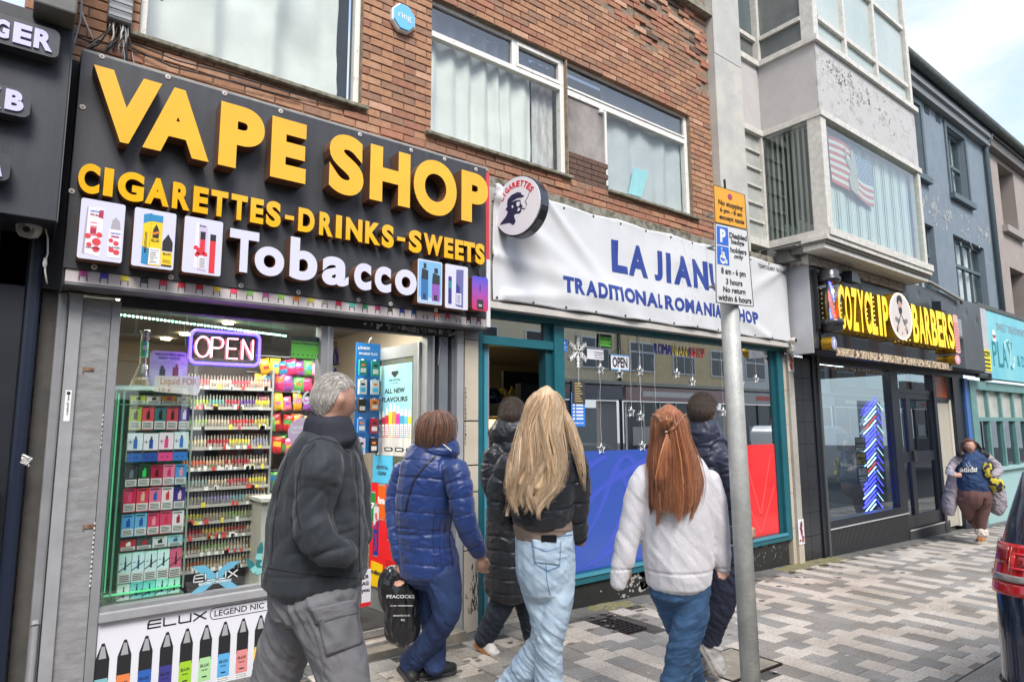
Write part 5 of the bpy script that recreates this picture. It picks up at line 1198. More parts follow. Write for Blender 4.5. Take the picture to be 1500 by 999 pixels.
for i in range(26): x = 5.25+abs(rf.gauss(0,.28));z = min(.07,gz(x)+.06+rf.uniform(0,.2));blob(mb,x,z,rf.uniform(.03,.06),YW-.0102,12)
for i in range(30): x = rf.uniform(7.3,8.05);blob(mb,x,.085,rf.uniform(.008,.016),YW-.0102,8)
for i in range(22): x = rf.uniform(7.0,8.05);z = gz(x)+rf.uniform(.06,.25);mb.box(x,x+.004,YW-.0112,YW-.0102,z,z+rf.uniform(.01,.05))
mb.build('bare_patches',mat('bare_render',(.42,.41,.37),.8,var=.3,vs=20),tf)
mb = MB()
for i in range(40): x = 5.2+abs(rf.gauss(0,.33));z = min(.07,gz(x)+.05+rf.uniform(0,.2));blob(mb,x,z,rf.choice((.006,.01,.016)),YW-.0118)
mb.build('black_flecks',black_paint,tf)
B('threshold',thr,tf,3.30,4.075,YW-.02,YW+.02,gz(3.6)-.05,gz(3.6)+.02);
tag(B('interior_floor',mat('shop_floor_grey',(.20,.18,.155),.8,var=.2,vs=4),None,3.20,8.2,YW+.10,9.2,-.2,gz(4)+.012),kind='structure')
# vinyl films
filmb = mat('film_blue',(.04,.095,.42),.3,coat=.5);filmr = mat('film_red',(.80,.030,.035),.35,coat=.5)
B('blue_film',filmb,tf,4.209,6.35,YW+.012,YW+.0185,.20,1.325);B('red_film',filmr,tf,7.0,7.95,YW+.012,YW+.0185,.20,1.325);B('yellow_film',mat('film_yellow',(.85,.62,.04),.35,coat=.5),tf,6.352,6.998,YW+.012,YW+.0185,.20,1.325)
mb = MB()
for si_,s in enumerate(([(4.3,.3),(4.7,.75),(4.9,1.1),(5.1,1.25),(5.3,1.1),(5.2,.9)],[(4.6,.25),(4.9,.5),(5.1,.9),(4.95,1.15)],[(4.25,.55),(4.7,.95),(5.4,1.2),(5.7,1.28)],[(5.0,.3),(5.3,.6),(5.5,1.0),(5.45,1.25)],[(4.3,.9),(4.5,1.15),(4.85,1.28)],[(4.4,.22),(4.8,.34),(5.2,.62),(5.6,.75),(5.9,1.2)])):
	YQ = YW+.0113-si_*.0006
	c = [Vector((a,0,b3)) for a,b3 in s];pts = []
	for i in range(len(c)-1):
		p0,p1,p2,p3 = c[max(i-1,0)],c[i],c[i+1],c[min(i+2,len(c)-1)]
		for k in range(6):
			t_ = k/6;pts.append(.5*((2*p1)+(p2-p0)*t_+(2*p0-5*p1+4*p2-p3)*t_*t_+(3*p1-p0-3*p2+p3)*t_**3))
	n = len(pts)
	for i in range(n-1):
		w = .006+.030*math.sin(math.pi*i/n);a,b3 = pts[i],pts[i+1];d = (b3-a).normalized();nn_ = Vector((-d.z,0,d.x))*w
		mb.quad((a.x-nn_.x,YQ,a.z-nn_.z),(b3.x-nn_.x,YQ,b3.z-nn_.z),(b3.x+nn_.x,YQ,b3.z+nn_.z),(a.x+nn_.x,YQ,a.z+nn_.z))
mb.build('swirl_print',mat('film_blue_light',(.06,.10,.52),.35),tf)
mb = MB()
for a in ((7.25,1.2,7.55,.45),(7.85,1.2,7.55,.45),(7.15,.8,7.52,.25),(7.9,.8,7.55,.25)):
	mb.hexa([(a[0]-.012,YW+.0108,a[1]),(a[0]+.012,YW+.0108,a[1]),(a[0]+.012,YW+.012,a[1]),(a[0]-.012,YW+.012,a[1]),(a[2]-.012,YW+.0108,a[3]),(a[2]+.012,YW+.0108,a[3]),(a[2]+.012,YW+.012,a[3]),(a[2]-.012,YW+.012,a[3])])
mb.build('diamond_print',mat('film_red_light',(.86,.09,.08),.35),tf)
# decor on and behind the glass
def spin(mb,x,z,r,y,m=0,arms=6):
	for i in range(arms):
		a = math.pi/2+2*math.pi*i/arms;c_,s_ = math.cos(a),math.sin(a)
		P = lambda u,v: (x+(u*c_-v*s_)*r*.82,y,z+(u*s_+v*c_)*r)
		mb.tube([P(.08,0),P(1,0)],r*.035,4,m)
		for u in (.42,.62,.80): mb.tube([P(u,0),P(u+.17,.17)],r*.03,4,m);mb.tube([P(u,0),P(u+.17,-.17)],r*.03,4,m)
		mb.tube([P(.25,0),P(.42,.18),P(.5,.0)],r*.03,4,m);mb.tube([P(.25,0),P(.42,-.18),P(.5,.0)],r*.03,4,m)
q = at(847,515,YW+.006);t = thing('snowflake','large white sparkly snowflake hanging at the left end of the teal framed window','snowflake',q)
mb = MB();spin(mb,q.x,q.z,.165,YW+.006);mb.build('flake',mat('snow_white',(.85,.86,.86),.6),t);MB().tube([(q.x,YW+.006,q.z+.165),(q.x,YW+.006,2.54)],.0018,4).build('thread',mat('snow_white',None),t)
MB().tube([(q.x,YW+.006,q.z-.165),(q.x,YW+.006,q.z-.34)],.0018,4).build('thread',mat('snow_white',None),t)
def star(mb,x,z,r,y):
	p = [(x+r*(1 if i % 2 == 0 else .45)*math.sin(math.pi*i/5),y,z+r*(1 if i % 2 == 0 else .45)*math.cos(math.pi*i/5)) for i in range(10)]
	mb.tube(p+[p[0]],.006,4)
silver = mat('tinsel_silver',(.75,.77,.77),.35,.2)
gar = [(880,541,490),(908,548,500),(925,604,500),(939,610,500),(961,614,498),(992,548,505),(938,544,495),(881,658,560),(941,654,620),(1015,560,500),(1060,604,520),(1087,562,510),(1108,556,515)]
pos = ['nearest the snowflake','just under the OPEN card','second along, hanging low','third along, lower than its neighbours','fourth along, above the red hair','high and right of the red lettering','high, left of the coloured lettering','resting on the blue film behind blonde hair','touching the top of the blue film','high beside the pole','right behind the man in the navy coat','just right of the pole','farthest right by the window edge']
for (px_,py_,pt_),ps_ in zip(gar,pos):
	q = at(px_,py_,YW+.006);t = thing('star_garland','silver star on a thread in the window, '+ps_,'star garland',q,'star garlands in the long window')
	mb = MB();star(mb,q.x,q.z,.055,YW+.006);mb.build('star',silver,t)
	mb = MB();zt2 = 2.54;n = 16
	mb.tube([(q.x+.006*math.sin(i*1.7),YW+.006,q.z+.05+(zt2-q.z-.05)*i/n) for i in range(n+1)],.0017,3);mb.build('thread',silver,t)
def card(name,label,cat,pl,pr,pt,pb,y,mats,fn,m0,back=None):
	x0,x1 = at(pl,(pt+pb)/2,y).x,at(pr,(pt+pb)/2,y).x;z1,z0 = at(pl,pt,y).z,at(pl,pb,y).z
	t = thing(name,label,cat,((x0+x1)/2,y,z0));B('sheet',m0,t,x0,x1,y,y+.003,z0,z1)
	mb = MB();fn(mb,lambda u: x0+u*(x1-x0),lambda v: z0+v*(z1-z0),y-.0015);mb.build('print',mats,t);return t
blue_p = mat('print_blue',(.02,.10,.50),.45)
card('open_card','hanging OPEN card with blue edging in the long window','sign',895,921,519,542,YW+.006,[blk,mat('print_blue_mid',(.08,.30,.62),.45)],lambda m,X,Z,y: (m.text('OPEN',X(.08),X(.92),Z(.17),Z(.84),y,.001,.035,0),m.box(X(0),X(1),y,y+.0014,Z(.92),Z(1),1),m.box(X(0),X(1),y,y+.0014,Z(0),Z(.07),1),m.tube([(X(.1),y,Z(1)),(X(.5),y,Z(1.45)),(X(.9),y,Z(1))],.0025,4,0)),mat('poster_white',None))
card('hygiene_rating_sticker','green hygiene rating sticker above the OPEN card in the teal framed window','sticker',877,896,489,509,YW+.006,[blk,mat('sticker_green',None)],lambda m,X,Z,y: (m.box(X(.05),X(.95),y,y+.001,Z(.1),Z(.75),1),m.text('FOOD HYGIENE',X(.12),X(.88),Z(.55),Z(.68),y-.001,.001,.03,0),[disc(m,X(.12+.15*i),Z(.28),.006 if i < 5 else .012,y-.001,y,8) for i in range(6)]),mat('sticker_black',None))
card('notice','small white paper notice beside the big snowflake','notice',860,884,511,526,YW+.006,[blk],lambda m,X,Z,y: [m.text(s_,X(.45),X(.95),Z(.62-.25*i),Z(.78-.25*i),y,.001,.02) for i,s_ in enumerate(('If closed','please','ring bell'))],mat('poster_white',None))
card('window_sticker','blue and white sticker at the left edge of the long window next to the mullion','sticker',822.5,831,497,515,YW+.006,[white],lambda m,X,Z,y: (disc(m,X(.5),Z(.7),.012,y,y+.001),m.box(X(.1),X(.9),y,y+.001,Z(.35),Z(.39)),m.text('R',X(.4),X(.6),Z(.1),Z(.25),y,.001)),mat('sticker_royal',(.04,.20,.66),.4))
card('opening_hours_sheet','blue and white opening hours sheet half hidden by the blonde hair','notice',837,857,575,625,YW+.008,[white,blk],lambda m,X,Z,y: ([m.box(X(.35),X(.85),y,y+.001,Z(.20+.10*i),Z(.25+.10*i),0) for i in range(6)]+[m.box(X(.1),X(.25),y,y+.001,Z(.20+.10*i),Z(.25+.10*i),0) for i in range(6)]+[m.text('THANK YOU',X(.2),X(.85),Z(.07),Z(.12),y,.001,.03,0)]),mat('sticker_royal',None))
# a small dark price list hung above that sheet
card('price_list','narrow dark list with gold lettering hanging above the opening hours sheet','notice',838,857,558,592,YW+.006,[mat('print_gold',(.45,.35,.14),.5)],lambda m,X,Z,y: [m.box(X(.2),X(.8-.1*(i % 3)),y,y+.001,Z(.1+.11*i),Z(.15+.11*i)) for i in range(8)],charc)
# coloured lettering ROMANIAN SHOP on the glass
t = thing('window_lettering','coloured lettering ROMANIAN SHOP along the top of the long window','lettering',at(995,512,YW+.016))
lett = 'ROMANIAN SHOP';xs = [(958.5,963),(964.8,970),(971,977.5),(978,984.5),(985,990),(991,992.6),(994,999.5),(1000.5,1006),None,(1010,1015),(1017,1021.5),(1023.5,1027.5),(1029,1032)]
zz1,zz0 = at(958,503,YW+.016).z,at(958,518,YW+.016).z
for i,ch in enumerate(lett):
	if ch == ' ': continue
	m_ = mat('print_royal',(.05,.05,.42),.4) if i < 4 else mat('film_yellow',None) if i < 8 else mat('print_red_bright',(.85,.05,.05),.4)
	a,b3 = xs[i];a = 958.5+(a-958.5)*1.0;mb = MB();mb.text(ch,at(a,510+(a-958)*.12,YW+.016).x,at(b3,510+(a-958)*.12,YW+.016).x,zz0,zz1,YW+.012,.003,.0);mb.build('letter',m_,t)
# interior of the Romanian shop
for nm,a,c in (('back_wall',(3.2,8.3,9.2,9.3,-.3,2.9),(.33,.29,.21)),('side_wall',(8.2,8.3,YW+.1,9.2,-.3,2.9),(.24,.23,.20)),('ceiling',(3.2,8.3,YW+.10,9.2,2.66,2.75),(.30,.29,.26)),('side_wall',(3.13,3.2,YW+.12,9.2,-.3,2.9),(.42,.37,.27))):
	m = MB();m.box(*a);tag(m.build(nm,mat('rs_%s_%d' % (nm,int(a[0]*10)),c,.85)),kind='structure')
t = thing('strip_light','warm strip light over the counter deep in the Romanian shop','strip light',(3.9,7.6,2.6));B('tube',mat('lamp_strip',(1,.88,.65),.5,emit=10),t,3.4,4.6,7.5,7.56,2.58,2.62);B('housing',white,t,3.38,4.62,7.48,7.58,2.621,2.655)
dcr = mat('produce_crate',(.012,.014,.022),.5)
t = thing('produce_shelf','dark shelf heaped with blue and yellow crisp packets seen through the teal doorway','shelf',(4.4,6.4,0))
zsh = at(760,592,6.4).z;x0,x1 = at(727,590,6.4).x,at(812,590,6.4).x
B('shelf',dcr,t,x0,x1+.6,6.3,6.8,zsh-.16,zsh);B('shelf_back',dcr,t,x0+.4,x1+.6,6.78,6.82,zsh,zsh+.45);B('leg',dcr,t,x0+.05,x0+.12,6.35,6.42,-.1,zsh-.161)
B('shelf',dcr,t,x0-.1,x1+.6,6.3,6.8,zsh-.75,zsh-.6);
rf = random.Random(8)
pc = [('#1c3c78','navy'),('#d8c030','yellow'),('#c8ccd0','silver'),('#28508c','blue'),('#20303c','dark'),('#1c3a6a','deep blue'),('#e0c828','bright yellow'),('#7a8088','grey')]
for i in range(16):
	c,nm = pc[i % 8];o = link('crisp_packet',bag_mesh(c,'#c8ccd0' if i % 3 else '#1c1c30',i % 4),None,(x0+.1+(i % 8)*(x1-x0+.2)/8,6.42+.2*(i//8),zsh+.005));o.rotation_euler = (R_(rf.uniform(-35,5)),jit(.4),jit(.8));o.scale = (1.6,1.6,1.3)
	tag(o,'%s crisp packet, %s in the %s row on the shelf through the teal doorway' % (nm,on9[i % 8],('front','back')[i//8]),'crisp packet','crisp packets on the shelf in the Romanian shop')
q0,q1 = at(716,620,6.8),at(745,608,6.8)
t = thing('bakery_case','lit bakery case with a black board behind the person in the long black coat','display case',(q0.x,6.8,0))
B('board',blk,t,q0.x-.05,q1.x+.1,6.8,6.84,at(720,612,6.8).z,at(720,596,6.8).z);mb = MB();mb.text('HELL',at(721,604,6.8).x,at(736,604,6.8).x,at(720,608,6.8).z,at(720,602,6.8).z,6.795,.003,.04);mb.build('lettering',white,t)
B('light_box',mat('bakery_glow',(1,.62,.16),.5,emit=2.2),t,q0.x-.05,q1.x+.1,6.8,6.84,at(720,640,6.8).z,at(720,615,6.8).z);B('case',mat('case_brown',(.12,.08,.05),.5),t,q0.x-.05,q1.x+.1,6.78,7.1,-.1,at(720,641,6.8).z)
t = thing('grab_rail','curved grey metal rail just inside the window above the blue film','rail',at(880,655,YW+.3));MB().tube([at(840,652,YW+.3),at(885,652,YW+.3),at(893,655,YW+.3),at(896,664,YW+.3),at(896,700,YW+.3)],.022,8).build('tube',mat('rail_grey',(.38,.40,.40),.4,.5),t,smooth=True)
t = thing('magazine_rack','dark rack with red and white faces just inside the left of the long window','rack',(4.9,5.6,1.3))
B('frame',dcr,t,4.5,5.7,5.6,5.7,.1,2.05);
for i,(px_,py_) in enumerate(((835,560),(868,563),(887,565))):
	q = at(px_,py_,5.58);mb = MB();disc(mb,q.x,q.z,.13,5.575,5.59,16);mb.build('picture',[mat('mag_a','#b8b0b0',.5),mat('mag_b','#c0405a',.5),mat('mag_c','#8a2440',.5)][i],t)
# banner --------------------------------------------------------------
bann = mat('banner_pvc',(.66,.67,.69),.42,var=.08,vs=2.5,bump=.06,bs=12)
YBn = 4.42
bx0,bx1,bz0,bz1 = 3.248,8.165,2.655,3.70
bn = thing('shop_banner','wrinkled white banner reading LA JIANU TRADITIONAL ROMANIAN SHOP tied over the fascia','banner',((bx0+bx1)/2,YBn,bz0))
def bdisp(x,z):
	u = (x-bx0)/(bx1-bx0);v = (z-bz0)/(bz1-bz0)
	d = .016*noi(x*.9,z*1.5,1)+.010*noi(x*2.6+z*1.5,z*2.2-x*.6,4)
	for (px_,pz_,dx_,dz_,w,a) in ((0,1,1,-.95,.05,.030),(0,.9,1,-.55,.04,.022),(0,.4,1,-.12,.05,.016),(.12,1,.9,-.8,.03,.018),(.02,.05,1,.10,.04,.018),(.9,0,-.8,.3,.05,.016),(1,1,-1,-.5,.04,.018),(.5,1,.3,-1,.03,.010),(.62,1,.15,-1,.02,.016),(.8,1,-.2,-1,.03,.012),(.32,1,.2,-1,.03,.012)):
		X = (x-(bx0+px_*(bx1-bx0)));Z = z-(bz0+pz_*(bz1-bz0));L_ = math.hypot(dx_,dz_);dx2,dz2 = dx_/L_,dz_/L_
		s = X*dx2+Z*dz2;n_ = -X*dz2+Z*dx2
		if s > 0: d -= 1.6*a*math.exp(-(n_/(w+.12*s*.5))**2)*math.exp(-s/1.6)
	# tied edge: scallops between eyelets
	d -= .012*abs(math.sin(math.pi*(x-bx0)/.41))*math.exp(-(1-v)/.12);d -= .010*abs(math.sin(math.pi*(x-bx0)/.41))*math.exp(-v/.12)
	return d
mb = MB();nx,nz_ = 230,52;vs = [];fs = []
for j in range(nz_+1):
	for i in range(nx+1):
		x = bx0+(bx1-bx0)*i/nx;z = bz0+(bz1-bz0)*j/nz_;sag = (.022*abs(math.sin(math.pi*(x-bx0)/.82)))
		zz2 = z-sag*(j/nz_)**6+sag*.5*(1-j/nz_)**6
		vs.append((x,YBn+bdisp(x,z),zz2))
for j in range(nz_):
	for i in range(nx): a = j*(nx+1)+i;fs.append((a,a+1,a+nx+2,a+nx+1))
sheet = MB().add(vs,fs).build('sheet',bann,bn,smooth=True);s_ = sheet.modifiers.new('thickness','SOLIDIFY');s_.thickness = .0025;s_.offset = 1
bl_ = mat('banner_blue',(.022,.05,.27),.45)
def blet(ch,x0,x1,z0,z1,bold=.05,m_=bl_,name='letter'):
	mb = MB();mb.text(ch,x0,x1,z0,z1,0,.0012,bold)
	t_ = bpy.data.meshes.new('t');t_.from_pydata(mb.v,[],mb.f);bq = bmesh.new();bq.from_mesh(t_);bmesh.ops.triangulate(bq,faces=bq.faces)
	for _ in range(4 if name == 'letter' else 0):
		e_ = [e for e in bq.edges if e.calc_length() > .035]
		if e_: bmesh.ops.subdivide_edges(bq,edges=e_,cuts=1);bmesh.ops.triangulate(bq,faces=bq.faces)
	mb.v = [tuple(v.co) for v in bq.verts];bq.verts.index_update();mb.f = [tuple(v.index for v in f.verts) for f in bq.faces];mb.m = [0]*len(mb.f);bq.free();bpy.data.meshes.remove(t_)
	mb.v = [(x,YBn+min(bdisp(x+a,z+b) for a in (-.012,0,.012) for b in (-.012,0,.012))-.0045+y,z) for x,y,z in mb.v];mb.build(name,m_,bn)
def word(px_list,word_,pyc,pt,pb,pxt,bold):
	z1 = at(pxt,pt,YBn).z;z0 = at(pxt,pb,YBn).z
	for ch,(a,b3) in zip(word_,px_list):
		ym = pyc+(a-px_list[0][0])*.26;blet(ch,at(a,ym,YBn).x,at(b3,ym,YBn).x,z0,z1,bold)
z_ = lambda a: 700+a/3.125
word([(z_(612),z_(683)),(z_(690),z_(775)),(z_(806),z_(843)),(z_(860),z_(880)),(z_(893),z_(968)),(z_(978),z_(1042)),(z_(1056),z_(1118))],'LAJIANU',375,351.5,398.5,897,.05)
w2_ = 'TRADITIONALROMANIANSHOP'
pxl = [(378,428),(431,477),(482,534),(540,581),(587,600),(601,640),(643,655),(661,709),(713,762),(765,817),(820,832+6),(850,892),(894,935),(938,980),(984,1021),(1026,1058),(1062,1072),(1075,1108),(1112,1142),(1152,1180),(1184,1213),(1219,1250),(1255,1282)]
z1 = at(z_(380),230+548/3.125,YBn).z;z0 = at(z_(385),230+622/3.125,YBn).z
for ch,(a,b3) in zip(w2_,pxl):
	ym = 230+(585+(a-380)*.175)/3.125;blet(ch,at(z_(a),ym,YBn).x,at(z_(b3),ym,YBn).x,z0,z1,.05)
q0,q1 = at(z_(1280),230+497/3.125,YBn),at(z_(1405),230+525/3.125,YBn)
blet('TEMPORARY SIGNAGE',q0.x,q1.x,q0.z-.035,q0.z+.02,.01,mat('print_grey',(.08,.08,.09),.5),'lettering')
eye = mat('eyelet_dark',(.12,.11,.10),.4,.8)
for i in range(13):
	x = bx0+.04+i*(bx1-bx0-.08)/12
	for z in (bz0+.03,bz1-.04):
		if i == 0 and z > 3: continue
		mb = MB();y = YBn+bdisp(x,z);mb.lathe((x,y-.003,z),[(.012,0),(.013,-.003),(.006,-.005)],10,0,'y');mb.build('eyelet',eye,bn)
mb = MB();rf = random.Random(31)
for i in range(60):
	x = rf.gauss(6.02,.10);z = rf.uniform(bz0+.05,bz1-.03);h = rf.uniform(.01,.05);w = rf.uniform(.003,.007)
	mb.box(x,x+w,0,.001,z,z+h)
mb.v = [(x,YBn+bdisp(x,z)-.0045+y,z) for x,y,z in mb.v];mb.build('dirt_streaks',mat('streak_grey',(.48,.48,.47),.8),bn)
fb = thing('fascia_box','pale old fascia box behind and below the white banner','fascia',(5.7,YW,2.5))
B('board',mat('fascia_pale',(.50,.49,.46),.7,var=.2,vs=5),fb,3.21,8.20,YBn+.045,YW-.041,2.60,3.70);B('bottom_lip',mat('fascia_lip',(.58,.55,.51),.6,var=.15,vs=6),fb,3.21,8.20,YBn+.0,YBn+.043,2.592,2.65)
mb = MB();mb.box(3.2,3.245,4.47,4.50,2.60,3.70,0)
for i in range(12): mb.box(3.205,3.24,4.466,4.47,2.65+i*.085,2.69+i*.085,1)
mb.build('blue_flashing',[white,mat('banner_blue',None)],fb)
# right-hand stone pier of the Romanian shop, menu sticker tiles
rp2 = thing('stone_pier','speckled stone pier with two white food posters right of the red film','pier',(8.3,YW,gz(8.3)))
stg = speck('pier_stone',(.40,.385,.35),(.28,.27,.24),(.50,.48,.44))
B('core',stg,rp2,8.27,8.40,YW-.07,YW+.08,.12,2.52)
for i in range(6): B('tile',st,rp2,8.19,8.265,YW-.035,YW+.05,gz(8.2)+i*.45,min(gz(8.2)+i*.45+.444,2.52))
B('base_block',st,rp2,8.27,8.40,YW-.07,YW+.08,gz(8.3)-.03,.118)
def pcard(pt,pb,c,lb):
	y = YW-.075;x0,x1 = at(1146,(pt+pb)/2,y).x,at(1155,(pt+pb)/2,y).x;x0,x1 = 8.262,8.405;z1,z0 = at(1150,pt,y).z,at(1150,pb,y).z
	t = thing('food_poster',lb,'poster',(8.33,y,z0));B('sheet',mat('poster_white',None),t,x0,x1,y-.004,y+.003,z0,z1);mb = MB()
	rf = random.Random(len(lb))
	for i in range(26): disc(mb,8.333+rf.gauss(0,.016),z0+(z1-z0)*rf.uniform(.12,.88),rf.uniform(.012,.026),y-.0055-i*.0001,y-.0045,8,i % 3)
	mb.build('food_print',c,t)
pcard(510,544,[mat('fd_a','#b8401c',.5),mat('fd_b','#d88a50',.5),mat('fd_c','#7a1c10',.5)],'white poster with an orange-red dish at the top of the stone pier')
pcard(765,803,[mat('fd_d','#7a1c24',.5),mat('fd_e','#b86a60',.5),mat('fd_f','#3a1418',.5)],'white poster with a dark red box of food near the foot of the stone pier')
q = at(1163,499,4.35)
cm2 = thing('security_camera','white bullet security camera at the right end of the banner','security camera',q)
mb = MB();mb.lathe((q.x,q.y+.05,q.z),[(.02,.03),(.034,.02),(.036,-.06),(.030,-.075)],14,0,'y');mb.build('body',camw,cm2,smooth=True);mb = MB();mb.lathe((q.x,q.y-.026,q.z),[(.026,0),(.024,-.004)],12,0,'y');mb.build('lens',blk,cm2);mb = MB();mb.lathe((q.x+.07,q.y+.10,q.z-.10),[(.01,-.06),(.045,-.03),(.05,.02),(.03,.05)],12);mb.build('junction_box',camw,cm2)
# ================================================================== barber shop
YBf = 4.15
barb = thing('barber_shop','black tiled barber shop front with a wide window and a double glazed door','shop front',(11.2,YW,gz(11)))
bkp = mat('black_frame',(.012,.015,.022),.35);bkt = mat('black_tile',(.030,.032,.038),.25,var=.3,vs=4)
B('pier_core',mat('grout_grey',(.14,.14,.14),.8),barb,8.42,8.98,YW-.0,YW+.08,gz(8.6)-.05,2.5)
for i in range(9):
	z0 = -.22+i*.305
	for x in (8.425,8.705): B('tile',bkt,barb,x,x+.274,YW-.016,YW-.001,z0,min(z0+.300,2.50),bevel=.002)
B('corner_post',bkp,barb,8.99,9.10,YW-.04,YW+.10,gz(9)-.05,2.60,bevel=.004);B('corner_bead',mat('frame_bead_grey',(.07,.075,.08),.4),barb,9.102,9.16,YW-.06,YW+.02,gz(9)-.05,2.55,bevel=.003)
B('head',bkp,barb,9.162,15.0,YW-.03,YW+.10,2.46,2.62)
wx0,wx1 = 9.162,11.55
B('window_sill',bkp,barb,wx0,wx1,YW-.05,YW+.10,.14,.235,bevel=.004);B('sill_line',mat('white_line',(.50,.50,.50),.5),barb,wx0,11.84,YW-.052,YW-.0505,.112,.13)
B('stall_panel',mat('ribbed_black',(.022,.023,.027),.45),barb,wx0,11.84,YW-.03,YW+.08,gz(11.8)-.05,.111)
for i in range(66): mb = MB() if i == 0 else mb;mb.box(wx0+.02+i*.04,wx0+.042+i*.04,YW-.036,YW-.0301,-.17,.105)
mb.build('ribs',mat('rib_black',(.040,.041,.045),.45),barb)
bg_ = glass('barber_pane',1.1,(.62,.68,.70),.10)
B('pane',bg_,barb,wx0,wx1,YW+.02,YW+.026,.236,2.458)
B('mullion',bkp,barb,11.552,11.84,YW-.04,YW+.09,.236 if False else .131,2.458,bevel=.004)
dx0,dx1 = 11.842,13.34
B('door_head',bkp,barb,dx0,dx1,YW-.02,YW+.08,2.10,2.17);B('pane',bg_,barb,dx0,dx1,YW+.02,YW+.026,2.172,2.458)
B('door_step',mat('step_dark',(.045,.045,.045),.7),barb,11.842,13.6,YW-.04,YW+.15,gz(13)-.08,-.155);B('step_edge',mat('white_line',None),barb,11.85,13.5,YW-.046,YW-.041,-.175,-.156)
for a,b3 in ((dx0,12.26),(12.262,dx1)):
	B('door_stile',bkp,barb,a,a+.08,YW-.01,YW+.05,-.14,2.098);B('door_stile',bkp,barb,b3-.08,b3,YW-.01,YW+.05,-.14,2.098);B('door_rail',bkp,barb,a+.081,b3-.081,YW-.008,YW+.048,-.14,.06);B('door_rail',bkp,barb,a+.081,b3-.081,YW-.008,YW+.048,2.0,2.098);B('door_rail',bkp,barb,a+.081,b3-.081,YW-.008,YW+.048,.93,1.10)
	B('pane',bg_,barb,a+.081,b3-.081,YW+.02,YW+.026,.061,.929);B('pane',bg_,barb,a+.081,b3-.081,YW+.02,YW+.026,1.101,1.999)
B('door_lock',mat('lock_black',(.03,.03,.032),.3),barb,12.27,12.40,YW-.04,YW-.011,.94,1.12)
B('side_post',bkp,barb,13.342,13.46,YW-.05,YW+.09,gz(13.4)-.05,2.458)
# plain cream side door beyond, with an orange toplight
B('cream_door',mat('cream_door',(.46,.43,.36),.5),barb,13.46,14.2,YW+.03,YW+.08,-.30,1.98);B('door_frame',bkp,barb,13.462,14.2,YW-.0,YW+.029,1.98,2.06);B('toplight',mat('toplight_orange',(.48,.10,.03),.3),barb,13.462,14.2,YW+.02,YW+.04,2.062,2.458)
B('door_trim',mat('trim_cream2',(.62,.60,.53),.5),barb,14.202,14.30,YW-.0,YW+.08,-.32,2.02);B('end_pier',bkp,barb,14.302,14.80,YW-.06,YW+.08,-.40,2.458);B('blue_strip',mat('blue_strip',(.06,.16,.42),.5),barb,14.802,15.0,YW-.10,YW+.08,-.42,2.458)
mb = MB();mb.box(13.5,13.53,YW+.0,YW+.029,.75,1.0);mb.build('door_handle',mat('brass',(.55,.40,.15),.3,.9),barb)
# fascia: projects, with dented sheet metal
zinc = mat('dented_zinc',(.085,.095,.10),.38,.35,var=.25,vs=1.2)
bs = thing('barber_sign','black barber fascia with yellow illuminated COZYCLIP BARBERS letters either side of a round portrait','shop sign',(11,YBf,2.5))
fz0,fz1 = at(1200,514,YBf).z,at(1187,391,YBf).z
fz0 = 2.545
fx0,fx1 = 8.255,14.9
B('box',mat('box_black',(.02,.022,.026),.5),bs,fx0,fx1,YBf+.02,YW+.02,fz0+.005,3.55)
vs = [];fs = [];nx,nz_ = 160,26;zz_0,zz_1 = 3.18,at(1187,368,YBf).z
zt2 = at(1187,368,YBf).z
for j in range(nz_+1):
	for i in range(nx+1):
		x = fx0+(fx1-fx0)*i/nx;z = fz0+.02+(zt2-fz0-.02)*j/nz_
		d = .010*noi(x*.8,z*.9,3)
		for k in range(12): cx_ = fx0+.35+k*.55;cz_ = zt2-.15-.10*(k % 3);d += .016*math.exp(-((x-cx_)/.06)**2-((z-cz_)/.05)**2)
		vs.append((x,YBf+d,z))
for j in range(nz_):
	for i in range(nx): a = j*(nx+1)+i;fs.append((a,a+1,a+nx+2,a+nx+1))
MB().add(vs,fs).build('metal_facing',zinc,bs,smooth=True)
B('side_panel',mat('side_white',(.50,.51,.54),.55,var=.12,vs=3),bs,fx0-.012,fx0-.001,YBf+.0,YW-.12,2.50,3.74);
B('side_return',mat('side_grey_dark',(.04,.045,.05),.5),bs,fx0-.001,fx0+.004,YBf-.003,YW,fz0,zt2)
B('top_flashing',mat('lead_flashing',(.20,.20,.19),.6,var=.3,vs=8),bs,7.9,11.3,YBf-.02,YBf+.30,zt2+.001,zt2+.022)
YSn = YBf-.035
sx0,sx1 = 8.42,13.2
bz_1,bz_0 = 3.46,fz0+.01
gb = mat('gloss_black',(.008,.009,.012),.06,coat=1.0)
B('gloss_panel',gb,bs,8.40,at(1405,470,YSn).x+.1,YSn,YBf-.018,bz_0,bz_1)
yel2 = mat('barber_yellow',(.95,.62,.004),.3,emit=.22);gold = mat('led_gold_return',(.45,.26,.02),.3,.6)
led = mat('led_point',(1,.85,.4),.4,emit=1.2)
YL = YSn-.16
zz0,zz1 = at(1240,483,YL).z,at(1240,420,YL).z
zB0 = at(1300,500,YL).z;zB1 = at(1300,434,YL).z
